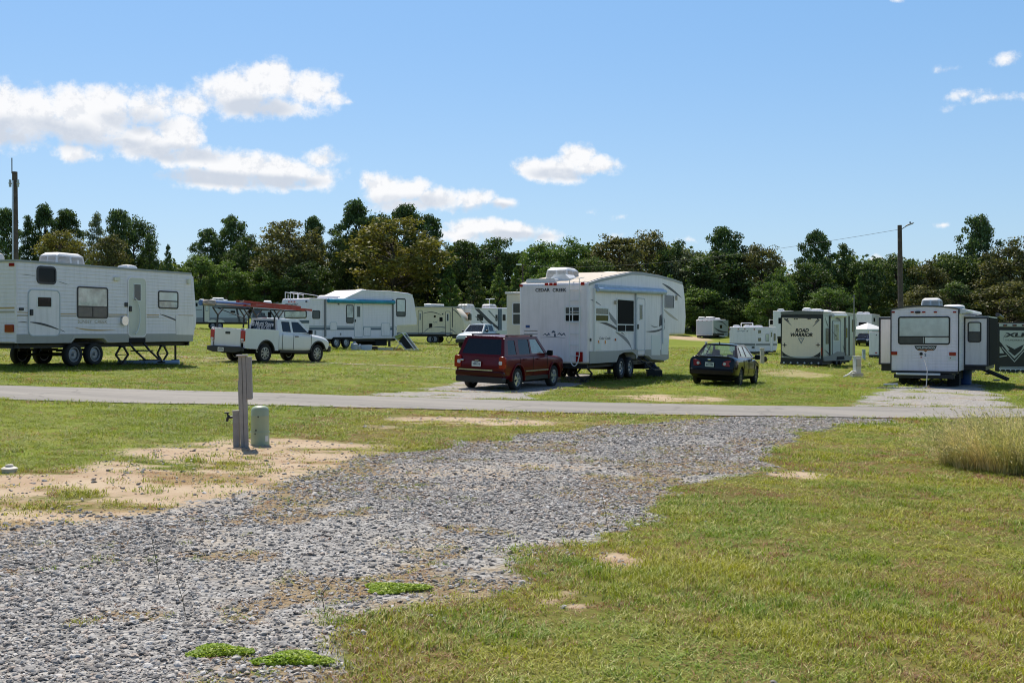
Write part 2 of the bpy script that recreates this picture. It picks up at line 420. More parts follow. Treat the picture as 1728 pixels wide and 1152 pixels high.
def masks(X, Y):
    wx = X + (vnoise(X, Y, 1.1, 4, 1) - .5) * 1.1; wy = Y + (vnoise(X, Y, 1.3, 4, 2) - .5) * 1.6
    sg = sdf(GRAVEL, wx, wy); grav = np.clip(0.5 + sg / 0.5, 0, 1)
    sd = sdf(DIRT, wx, wy); nd = vnoise(X * .5, Y, .55, 4, 15); dirt = np.clip(0.5 + sd / 1.0, 0, 1) * np.clip(.25 + 3.2 * (nd - .33), 0, 1)
    for k, D in enumerate(DRIVES):
        s = np.clip(0.5 + sdf(D, wx, wy) / 0.7, 0, 1)
        if k < 2: grav = np.maximum(grav, s * np.clip(.2 + 2.6 * (vnoise(X * .5, Y, .6, 4, 18) - .22), 0, 1))
        dirt = np.maximum(dirt, s * (.36, .36, .42, .5)[k])
    n1 = vnoise(X, Y, 0.8, 4, 3); n2 = vnoise(X, Y, 0.35, 3, 4)
    n3 = vnoise(X * .45, Y, 0.28, 3, 14)
    for cx, cy, rx, ry, s in _SE:
        e = 1 - ((X - cx) / rx) ** 2 - ((Y - cy) / ry) ** 2
        dirt = np.maximum(dirt, np.clip(e * 1.3 + .25, 0, 1) * s * np.clip((n1 * .5 + n3 * .5) * 7 - (2.9 if s < .79 else 2.3), 0, 1))
    nm = vnoise(X * .35, Y, .5, 4, 16); nk = vnoise(X * .4, Y, .45, 4, 17); mx = np.clip(.5 + sdf(MIXED, wx, wy) / 1.4, 0, 1); dirt = np.maximum(dirt, mx * .85 * np.clip(5 * (nm - .40), 0, 1))
    # weeds growing in the drive and on the dirt
    weed = np.clip((vnoise(X * .6, Y, 0.8, 4, 8) - .63) * 9, 0, 1) * np.clip(n2 * 2.2, 0, 1)
    edge = np.clip(1 - np.abs(sg - .5) / 1.3, 0, 1) * (X > -2.4)
    weed = np.maximum(weed * .8, np.clip((vnoise(X, Y, .7, 3, 9) + edge * .35 - .68) * 8, 0, 1) * (sg > 0))
    weed = np.maximum(weed * .85, mx * np.clip(7 * (nk - .50), 0, 1) * .9)
    return grav, dirt, weed, sg, sd
# ------------------------------------------------------------------ ground sheet
def axis(a, b, step, lo, hi, k):
    c = list(np.arange(a, b + 1e-6, step)); s = step
    while c[-1] < hi: s *= k; c.append(c[-1] + s)
    s = step
    while c[0] > lo: s *= k; c.insert(0, c[0] - s)
    return np.array(c)


def grid_mesh(name, xs, ys, zf):
    Xg, Yg = np.meshgrid(xs, ys); nx, ny = len(xs), len(ys)
    co = np.stack([Xg, Yg, zf(Xg, Yg)], -1).reshape(-1, 3).astype(np.float32)
    i = np.arange((ny - 1) * (nx - 1)); r = i // (nx - 1); c = i % (nx - 1); a = r * nx + c
    q = np.stack([a, a + 1, a + nx + 1, a + nx], -1).astype(np.int32)
    return quads_mesh(name, co, q), Xg.ravel(), Yg.ravel()


def quads_mesh(name, co, q):
    me = bpy.data.meshes.new(name); me.vertices.add(len(co)); me.vertices.foreach_set('co', co.astype(np.float32).ravel())
    k = q.shape[1]; me.loops.add(q.size); me.loops.foreach_set('vertex_index', q.astype(np.int32).ravel())
    me.polygons.add(len(q)); me.polygons.foreach_set('loop_start', (np.arange(len(q)) * k).astype(np.int32))
    me.update(calc_edges=True); me.validate(); return me


xs = axis(-16, 20, 0.14, -900, 900, 1.09); ys = axis(3, 42, 0.14, -120, 1500, 1.06)
gm, GX, GY = grid_mesh('ground', xs, ys, lambda x, y: g(x, y))
gr_, di_, we_, sg_, sd_ = masks(GX, GY)
for nme, arr in (('grav', gr_), ('dirt', di_), ('weed', we_)):
    a = gm.attributes.new(nme, 'FLOAT', 'POINT'); a.data.foreach_set('value', arr.astype(np.float32))
gm.shade_smooth()
ground = bpy.data.objects.new('ground', gm); COL.objects.link(ground); tag(ground, 'grassy campground ground with gravel drive and bare sandy soil', None, None, 'structure')
m = bpy.data.materials.new('ground'); m.use_nodes = True; nt = NT(m.node_tree); pb = m.node_tree.nodes['Principled BSDF']; pb.inputs['Roughness'].default_value = 0.95; pb.inputs['Specular IOR Level'].default_value = 0.1
pos = nt.n('ShaderNodeNewGeometry').outputs['Position']
n_f = nt.noise(pos, 9, 5, 0.7); n_m = nt.noise(pos, 1.6, 5, 0.6); n_l = nt.noise(pos, 0.16, 4, 0.55); n_x = nt.noise(pos, 0.03, 3, 0.5); n_s = nt.noise(nt.vm('MULTIPLY', pos, (0.25, 1, 1)), 0.45, 4, 0.6)
yy = nt.n('ShaderNodeSeparateXYZ'); nt.put(yy.inputs[0], pos); farf = nt.m('MAXIMUM', nt.sm(yy.outputs[1], 22.0, 30.0), nt.m('MULTIPLY', nt.sm(nt.m('MULTIPLY', yy.outputs[0], -1.0), 2.6, 4.6), nt.sm(yy.outputs[1], 11.0, 13.0)))
gc = nt.mix(nt.sm(n_l, 0.35, 0.65), nt.mix(farf, (0.120, 0.125, 0.025), (0.150, 0.200, 0.022)), nt.mix(farf, (0.185, 0.170, 0.040), (0.210, 0.245, 0.028)))
gc = nt.mix(nt.m('MULTIPLY', nt.sm(n_s, 0.50, 0.72), 0.55), gc, (0.29, 0.235, 0.085))
gc = nt.mix(nt.m('MULTIPLY', nt.sm(n_m, 0.60, 0.75), 0.35), gc, (0.24, 0.155, 0.07))
gc = nt.mix(nt.m('MULTIPLY', nt.sm(n_f, 0.35, 0.65), 0.35), gc, (0.105, 0.125, 0.022))
dc = nt.mix(nt.sm(n_m, 0.3, 0.7), (0.41, 0.295, 0.195), (0.49, 0.385, 0.265)); dc = nt.mix(nt.m('MULTIPLY', nt.sm(n_f, 0.55, 0.8), 0.7), dc, (0.34, 0.22, 0.13))
vo = nt.n('ShaderNodeTexVoronoi'); nt.put(vo.inputs['Vector'], pos); vo.inputs['Scale'].default_value = 26
vo2 = nt.n('ShaderNodeTexVoronoi'); nt.put(vo2.inputs['Vector'], pos); vo2.inputs['Scale'].default_value = 60
vr = nt.n('ShaderNodeSeparateColor'); nt.L.new(vo.outputs['Color'], vr.inputs[0])
grc = nt.mix(vr.outputs[0], (0.20, 0.192, 0.182), (0.46, 0.44, 0.41)); grc = nt.mix(nt.m('MULTIPLY', nt.sm(n_m, 0.48, 0.7), 0.55), grc, (0.46, 0.39, 0.30))
A = nt.attr('grav'); B = nt.attr('dirt'); Wd = nt.attr('weed')
fB = nt.sm(nt.m('ADD', B, nt.m('MULTIPLY', nt.m('SUBTRACT', n_f, 0.5), 1.1)), 0.22, 0.78)
fA = nt.sm(nt.m('ADD', A, nt.m('MULTIPLY', nt.m('SUBTRACT', n_f, 0.5), 0.7)), 0.35, 0.6)
c1 = nt.mix(fA, gc, grc); c2 = nt.mix(nt.m('MULTIPLY', fB, nt.m('SUBTRACT', 1.0, nt.m('MULTIPLY', fA, nt.sm(vr.outputs[1], 0.15, 0.55)))), c1, dc)
wcol = nt.mix(n_m, (0.25, 0.13, 0.06), (0.30, 0.25, 0.10))
c3 = nt.mix(nt.m('MULTIPLY', nt.sm(nt.m('MULTIPLY', Wd, nt.m('ADD', n_f, 0.5)), 0.3, 0.8), nt.m('MULTIPLY', nt.m('MAXIMUM', fA, fB), 0.75)), c2, wcol)
nt.put(pb.inputs['Base Color'], c3)
hgt = nt.m('ADD', nt.m('MULTIPLY', nt.m('SUBTRACT', 1.0, vo.outputs['Distance']), fA), nt.m('MULTIPLY', n_f, 0.8))
bp = nt.n('ShaderNodeBump'); bp.inputs['Strength'].default_value = 0.8; bp.inputs['Distance'].default_value = 0.03; nt.put(bp.inputs['Height'], hgt); nt.put(pb.inputs['Normal'], bp.outputs[0])
gm.materials.append(m)

# ------------------------------------------------------------------ road
rx = np.arange(-75, 80, 0.5); N = 9
t = np.linspace(0, 1, N)[:, None]
yn = road_y(rx, True)[None] + (vnoise(rx, rx * 0, .8, 3, 5)[None] - .5) * 0.25; yf = road_y(rx, False)[None] + (vnoise(rx, rx * 0, .8, 3, 6)[None] - .5) * 0.5
YY = yn * (1 - t) + yf * t; XX = np.broadcast_to(rx[None], YY.shape)
ZZ = g(XX, YY) + 0.02 + 0.03 * np.sin(np.pi * t)
co = np.stack([XX, YY, ZZ], -1).reshape(-1, 3); nx = len(rx)
i = np.arange((N - 1) * (nx - 1)); a = (i // (nx - 1)) * nx + i % (nx - 1)
rm = quads_mesh('road', co, np.stack([a, a + 1, a + nx + 1, a + nx], -1)); rm.shade_smooth()
road = bpy.data.objects.new('road', rm); COL.objects.link(road); tag(road, 'narrow pale grey asphalt lane crossing the campground', None, None, 'structure')
m = bpy.data.materials.new('asphalt'); m.use_nodes = True; nt = NT(m.node_tree); pb = m.node_tree.nodes['Principled BSDF']; pb.inputs['Roughness'].default_value = 0.9
pos = nt.n('ShaderNodeNewGeometry').outputs['Position']
a1 = nt.noise(nt.vm('MULTIPLY', pos, (0.15, 1.0, 1)), 1.1, 5, 0.6); a2 = nt.noise(pos, 40, 3, 0.7); a3 = nt.noise(pos, 0.5, 3, .5)
ac = nt.mix(nt.sm(a1, 0.35, 0.65), (0.215, 0.197, 0.172), (0.285, 0.260, 0.225)); ac = nt.mix(nt.m('MULTIPLY', nt.sm(a2, 0.5, 0.7), 0.35), ac, (0.15, 0.14, 0.13)); ac = nt.mix(nt.m('MULTIPLY', nt.sm(a3, 0.5, 0.75), 0.35), ac, (0.33, 0.29, 0.24))
vc = nt.n('ShaderNodeTexVoronoi', feature='DISTANCE_TO_EDGE'); nt.put(vc.inputs['Vector'], nt.vm('ADD', nt.vm('MULTIPLY', pos, (.5, 1, 1)), nt.vm('MULTIPLY', nt.noise(pos, 1.5, 4, .6, out=1), (.8, .8, .8)))); vc.inputs['Scale'].default_value = .55; ck = nt.m('MULTIPLY', nt.m('SUBTRACT', 1.0, nt.sm(vc.outputs['Distance'], 0.0, 0.022)), .55); ac = nt.mix(ck, ac, (0.10, 0.09, 0.08))
nt.put(pb.inputs['Base Color'], ac); bp = nt.n('ShaderNodeBump'); bp.inputs['Strength'].default_value = 0.5; bp.inputs['Distance'].default_value = 0.006; nt.put(bp.inputs['Height'], a2); nt.put(pb.inputs['Normal'], bp.outputs[0]); rm.materials.append(m)

# thin worn track behind the pickup
tr = P((300, 602), (345, 604), (460, 609), (560, 613), (640, 616), (740, 620), (785, 624))
mb = MB(); L = []
for (x0, y0), (x1, y1) in zip(tr, tr[1:]):
    for k in range(8):
        f = k / 8; L.append((x0 + (x1 - x0) * f, y0 + (y1 - y0) * f))
vs = []; 
for x, y in L:
    for o in (-.28, 0, .28): vs.append((x, y + o, gz(x, y + o) + 0.02))
mb.add(vs, [(i * 3 + j, i * 3 + j + 1, i * 3 + j + 4, i * 3 + j + 3) for i in range(len(L) - 1) for j in (0, 1)])
tag(mb.build('path', mat('track', (0.40, 0.36, 0.27), 0.95, vary=.3, vscale=2)), 'thin pale worn track across the lawn behind the white pickup', None, None, 'structure')


# ------------------------------------------------------------------ scatter (only for what nobody could count)
def scatter(name, pts, rots, scl, variants, label, cat):
    me = bpy.data.meshes.new(name); me.vertices.add(len(pts)); me.vertices.foreach_set('co', np.asarray(pts, np.float32).ravel())
    a = me.attributes.new('rot', 'FLOAT_VECTOR', 'POINT'); a.data.foreach_set('vector', np.asarray(rots, np.float32).ravel())
    a = me.attributes.new('scl', 'FLOAT_VECTOR', 'POINT'); a.data.foreach_set('vector', np.asarray(scl, np.float32).ravel())
    o = bpy.data.objects.new(name, me); COL.objects.link(o)
    c = bpy.data.collections.new(name + '_kinds')
    for v in variants: c.objects.link(v)
    ng = bpy.data.node_groups.new(name, 'GeometryNodeTree')
    ng.interface.new_socket('Geometry', in_out='INPUT', socket_type='NodeSocketGeometry'); ng.interface.new_socket('Geometry', in_out='OUTPUT', socket_type='NodeSocketGeometry')
    N = ng.nodes; gi = N.new('NodeGroupInput'); go = N.new('NodeGroupOutput'); ip = N.new('GeometryNodeInstanceOnPoints'); ci = N.new('GeometryNodeCollectionInfo')
    ci.inputs['Collection'].default_value = c; ci.inputs['Separate Children'].default_value = True; ci.inputs['Reset Children'].default_value = True
    def na(n_, t_):
        q = N.new('GeometryNodeInputNamedAttribute'); q.data_type = t_; q.inputs['Name'].default_value = n_; return q.outputs['Attribute']
    ri = N.new('FunctionNodeRandomValue'); ri.data_type = 'INT'; ri.inputs[4].default_value = 0; ri.inputs[5].default_value = len(variants) - 1
    ip.inputs['Pick Instance'].default_value = True
    lk = ng.links; lk.new(gi.outputs[0], ip.inputs['Points']); lk.new(ci.outputs[0], ip.inputs['Instance']); lk.new(ri.outputs[2], ip.inputs['Instance Index'])
    e2r = N.new('FunctionNodeEulerToRotation'); lk.new(na('rot', 'FLOAT_VECTOR'), e2r.inputs[0]); lk.new(e2r.outputs[0], ip.inputs['Rotation'])
    lk.new(na('scl', 'FLOAT_VECTOR'), ip.inputs['Scale']); lk.new(ip.outputs[0], go.inputs[0])
    md = o.modifiers.new('scatter', 'NODES'); md.node_group = ng
    return tag(o, label, cat, None, 'stuff')


RS = np.random.RandomState(11)


def tuft(name, n, rad, h, w, m, lean=0.5, seed=0):
    rs = np.random.RandomState(seed); V = []; Fc = []
    for _ in range(n):
        a = rs.rand() * 6.283; r = rad * math.sqrt(rs.rand()); bx, by = r * math.cos(a), r * math.sin(a)
        hh = h * (0.45 + 0.75 * rs.rand()); ww = w * (0.6 + .7 * rs.rand()); th = rs.rand() * 6.283; ln = lean * (0.3 + rs.rand()) * hh
        dxx, dyy = math.cos(th), math.sin(th); px_, py_ = -dyy * ww / 2, dxx * ww / 2; o = len(V)
        for t_, k in ((0, 1), (.5, .8), (1, 0)):
            cx, cy, cz = bx + dxx * ln * t_ * t_, by + dyy * ln * t_ * t_, hh * t_ * (1 - .25 * t_ * lean)
            if k: V += [(cx - px_ * k, cy - py_ * k, cz), (cx + px_ * k, cy + py_ * k, cz)]
            else: V.append((cx, cy, cz))
        Fc += [(o, o + 1, o + 3, o + 2), (o + 2, o + 3, o + 4)]
    me = bpy.data.meshes.new(name); me.from_pydata(V, [], Fc); me.materials.append(m)
    return bpy.data.objects.new(name, me)


GRASS = leafmat('grass', (0.175, 0.272, 0.015), (0.355, 0.350, 0.032), (0.54, 0.46, 0.20), trans=0.32, patch=0.7)
DRYG = leafmat('dry_grass', (0.30, 0.125, 0.070), (0.34, 0.20, 0.09), (0.50, 0.40, 0.22), trans=0.35, patch=0.8)
tufts = [tuft('grass_tuft', 22, .10, .055, .0062, GRASS, 1.3, s) for s in range(6)]


def field(y0, y1, dens, sc, hs):
    ar = 0.54; xm0, xm1 = ar * y1 + 1.5, ar * y1 + 1.5
    n = int((xm0 + xm1) * (y1 - y0) * dens); X = RS.uniform(-xm0, xm1, n); Y = RS.uniform(y0, y1, n)
    k = np.abs(X) < ar * Y + 1.5; X, Y = X[k], Y[k]
    gv, dt, wd, sg, sd = masks(X, Y); n1 = vnoise(X, Y, 0.5, 3, 21)
    p = 1 - np.clip((gv + (n1 - .5) * .6 - .35) * 4, 0, 1); p *= 1 - np.clip((dt + (n1 - .5) * .8 - .25) * 3, 0, 1) * .93
    je = (vnoise(X, Y, .35, 3, 41) - .35) * .5; rd = (Y > road_y(X, True) + je) & (Y < road_y(X, False) - je * 1.6); p[rd] = 0
    k = RS.rand(len(X)) < p; X, Y = X[k], Y[k]; n = len(X)
    lush = vnoise(X, Y, 1.5, 4, 22); hsc = hs * (0.25 + 1.7 * lush ** 1.5) * RS.uniform(.7, 1.3, n)
    return X, Y, n, np.stack([np.full(n, sc), np.full(n, sc), hsc], -1)


PX = []; 
for y0, y1, de, sc, hs in ((4.2, 8, 270, .95, 1.0), (8, 13, 170, 1.15, 1.05), (13, 20, 80, 1.6, 1.2), (20, 34, 26, 2.4, 1.4), (34, 60, 8, 4.0, 1.8), (60, 120, 1.6, 8.0, 3.0)):
    X, Y, n, S = field(y0, y1, de, sc, hs); PX.append((X, Y, S))
X = np.concatenate([p[0] for p in PX]); Y = np.concatenate([p[1] for p in PX]); S = np.concatenate([p[2] for p in PX]); n = len(X)
R = np.stack([RS.uniform(-.15, .15, n), RS.uniform(-.15, .15, n), RS.uniform(0, 6.28, n)], -1)
dryp = vnoise(X, Y, 1.0, 4, 23) + .25 * vnoise(X, Y, 6, 2, 24); isd = dryp + RS.uniform(-.22, .22, n) * 1.5 > 0.665 + .14 * (Y > 25)
# brown grass stays near
def sc_sub(mask, name, var, lab, cat, hm=1.0):
    s = S[mask].copy(); s[:, 2] *= hm
    return scatter(name, np.stack([X[mask], Y[mask], g(X[mask], Y[mask]) - .004], -1), R[mask], s, var, lab, cat)
GR2 = leafmat('lawn', (0.160, 0.225, 0.022), (0.225, 0.275, 0.030), (0.34, 0.31, 0.10), trans=0.42, patch=0.2)
far_t = [tuft('lawn_tuft', 22, .095, .05, .0055, GR2, 1.2, s + 40) for s in range(4)]
lw_ = (Y > 26) | ((X + 1.5 * (vnoise(X, Y, .8, 3, 51) - .5) < -3.6) & (Y > 12)); isd &= ~(lw_ & (Y < 26) & (RS.rand(n) < .7))
sc_sub(~isd & ~lw_, 'grass', tufts, 'short olive green grass in front of the lane', 'grass'); sc_sub(~isd & lw_, 'lawn', far_t, 'short bright green lawn beyond the lane', 'lawn')
dt_ = [tuft('dry_tuft', 22, .09, .04, .0046, DRYG, 1.7, s + 20) for s in range(4)]
sc_sub(isd, 'dry_grass', dt_, 'brown dry patches of short grass scattered through the lawn', 'dry grass', .9)
# weeds in the gravel and on the dirt
n = 60000; X = RS.uniform(-9, 9, n); Y = RS.uniform(4.3, 28, n); gv, dt, wd, sg, sd = masks(X, Y)
k = RS.rand(n) < np.clip(wd * 1.2, 0, 1) * np.clip(np.maximum(gv, dt), 0, 1) * .7; k &= (Y < road_y(X, True)); X, Y = X[k], Y[k]; n = len(X)
S = np.stack([np.full(n, .8), np.full(n, .8), RS.uniform(.3, .8, n)], -1); R = np.stack([RS.uniform(-.2, .2, n), RS.uniform(-.2, .2, n), RS.uniform(0, 6.28, n)], -1)
sc_sub(np.ones(n, bool), 'weeds', dt_ + tufts[:1], 'low brown and green weeds creeping through the gravel drive', 'weeds')

# gravel stones
STONE = bpy.data.materials.new('stone'); STONE.use_nodes = True; nt = NT(STONE.node_tree); pb = STONE.node_tree.nodes['Principled BSDF']; pb.inputs['Roughness'].default_value = 0.85; pb.inputs['Specular IOR Level'].default_value = 0.2
oi = nt.n('ShaderNodeObjectInfo').outputs['Random']; cr = nt.n('ShaderNodeValToRGB'); nt.L.new(oi, cr.inputs[0]); e = cr.color_ramp.elements
e[0].position = 0; e[0].color = (0.085, 0.082, 0.082, 1); e[1].position = 1; e[1].color = (0.78, 0.75, 0.70, 1)
for p_, c_ in ((.10, (.16, .153, .145)), (.34, (.34, .325, .305)), (.62, (.45, .43, .40)), (.75, (.54, .44, .36)), (.84, (.50, .47, .43)), (.95, (.66, .62, .57))):
    q = cr.color_ramp.elements.new(p_); q.color = (*c_, 1)
gpos = nt.n('ShaderNodeNewGeometry').outputs['Position']
nt.put(pb.inputs['Base Color'], nt.mix(nt.m('MULTIPLY', nt.noise(gpos, 120, 3, .6), 0.35), cr.outputs[0], (0.25, 0.22, 0.19)))


def stone(seed, sub=1):
    bm = bmesh.new(); bmesh.ops.create_icosphere(bm, subdivisions=sub, radius=.5); rs = random.Random(seed)
    s = (1.0, rs.uniform(.55, .85), rs.uniform(.25, .48))
    for v in bm.verts: v.co = Vector([c * k * rs.uniform(.68, 1.25) for c, k in zip(v.co, s)])
    me = bpy.data.meshes.new('stone'); bm.to_mesh(me); bm.free(); me.materials.append(STONE); return bpy.data.objects.new('stone', me)


ST = [stone(i, 1 if i % 2 else 2) for i in range(8)]; PX = []
for y0, y1, de, s0 in ((4.2, 7.5, 4200, .0155), (7.5, 11, 3000, .0175), (11, 16, 2500, .0175), (16, 27, 1500, .021)):
    xm = .54 * y1 + 1; n = int(2 * xm * (y1 - y0) * de); X = RS.uniform(-xm, xm, n); Y = RS.uniform(y0, y1, n); k = np.abs(X) < .54 * Y + 1; X, Y = X[k], Y[k]
    gv, dt, wd, sg, sd = masks(X, Y); p = np.clip((np.maximum(gv, np.clip(.45 + sg / 2.2, 0, .8)) + (vnoise(X, Y, .4, 3, 31) - .5) * .8 - .3) * 2, 0, 1); p *= 1 - .7 * np.clip(dt * 1.3 - .25, 0, 1); p[(gv < .3) & (dt < .2)] *= .15; p = np.maximum(p, np.clip(dt, 0, 1) * .05)
    p *= (0.35 + .65 * np.clip((vnoise(X, Y, 1.8, 3, 33) - .3) * 4, 0, 1)); rd = (Y > road_y(X, True) - .1) & (Y < road_y(X, False) + .1); p[Y > road_y(X, True) - .1] = 0.0
    k = RS.rand(len(X)) < p; X, Y = X[k], Y[k]; n = len(X)
    s = s0 * np.exp(RS.normal(-.05, .6, n)); s = np.clip(s, 0, s0 * 3.2); PX.append((X, Y, s))
X = np.concatenate([p[0] for p in PX]); Y = np.concatenate([p[1] for p in PX]); s = np.concatenate([p[2] for p in PX]); n = len(X)
scatter('gravel', np.stack([X, Y, g(X, Y) + s * .12], -1), np.stack([RS.uniform(-.5, .5, n), RS.uniform(-.5, .5, n), RS.uniform(0, 6.28, n)], -1), np.stack([s, s, s], -1), ST,
        'loose grey crushed stone covering the curving drive', 'gravel')
# ------------------------------------------------------------------ vehicle materials
M_WHITE = mat('white_siding', (0.88, 0.80, 0.83), 0.45, siding=0.11, dirt=.16)
M_WHITE_S = mat('white_fibreglass', (0.89, 0.81, 0.81), 0.35, dirt=.18, vary=.05, vscale=1.2)
M_CREAM = mat('cream_fibreglass', (0.80, 0.68, 0.48), 0.4, dirt=.15, vary=.05)
M_CREAM2 = mat('pale_cream', (0.78, 0.72, 0.58), 0.4, dirt=.12)
M_GREYW = mat('grey_fibreglass', (0.50, 0.53, 0.56), 0.4, dirt=.1)
M_SKIRT = mat('warm_grey_skirt', (0.40, 0.38, 0.35), 0.5, dirt=.25)
M_ROOF = mat('roof_rubber', (0.74, 0.69, 0.62), 0.7, dirt=.3)
M_TRIM = mat('white_trim', (0.75, 0.75, 0.74), 0.35)
M_GTRIM = mat('grey_trim', (0.36, 0.36, 0.35), 0.5)
M_BLACK = mat('black_plastic', (0.018, 0.018, 0.02), 0.45)
M_FRAME = mat('black_frame', (0.012, 0.012, 0.014), 0.35)
M_UNDER = mat('underbody', (0.012, 0.012, 0.012), 0.9)
M_STEEL = mat('black_steel', (0.02, 0.02, 0.022), 0.55)
M_TYRE = mat('tyre_rubber', (0.022, 0.021, 0.021), 0.85, bump=.4, bscale=40)
M_RIM = mat('steel_rim', (0.42, 0.43, 0.44), 0.35, 0.6)
M_RIMD = mat('dusty_rim', (0.30, 0.30, 0.31), 0.5, 0.4)
M_ALLOY = mat('alloy_rim', (0.68, 0.69, 0.71), 0.22, 0.7)
M_PANE = mat('dark_pane', (0.010, 0.011, 0.012), 0.08, spec=0.15)
M_PANE2 = mat('screened_pane', (0.075, 0.078, 0.078), 0.25, spec=0.6, vary=.2, vscale=1.5)
M_SHADE = mat('pane_with_blind', (0.66, 0.69, 0.66), 0.08, spec=0.8, vary=.18, vscale=1.3)
M_SHADE2 = mat('pane_with_curtain', (0.52, 0.54, 0.50), 0.06, spec=0.9, vary=.45, vscale=2.2)
M_RED = mat('red_lens', (0.30, 0.006, 0.006), 0.15, spec=0.7)
M_REDL = mat('bright_red_lens', (0.42, 0.014, 0.012), 0.15)
M_AMBER = mat('amber_lens', (0.75, 0.25, 0.03), 0.2)
M_AC = mat('ac_plastic', (0.80, 0.79, 0.77), 0.5, vary=.05)
M_GRILLE = mat('grille_grey', (0.48, 0.46, 0.43), 0.7)
M_CHROME = mat('bare_metal', (0.62, 0.62, 0.62), 0.25, 0.9)
M_CLEAR = mat('clear_lens', (0.6, 0.6, 0.62), 0.1)
M_GOLD = mat('gold_stripe', (0.55, 0.36, 0.14), 0.5)
M_TANS = mat('tan_stripe', (0.50, 0.42, 0.33), 0.5)
M_DK = mat('charcoal_stripe', (0.035, 0.035, 0.045), 0.5)
M_GREY = mat('grey_stripe', (0.22, 0.22, 0.23), 0.5)
M_BLUES = mat('blue_grey_stripe', (0.09, 0.125, 0.17), 0.5)
M_TEAL = mat('teal_vinyl', (0.02, 0.28, 0.42), 0.55, vary=.2)
M_PBLUE = mat('pale_blue_vinyl', (0.42, 0.52, 0.66), 0.5, vary=.12)
M_PLATE = mat('plate_white', (0.66, 0.68, 0.64), 0.4)
M_INK = mat('ink_grey', (0.10, 0.12, 0.16), 0.6)


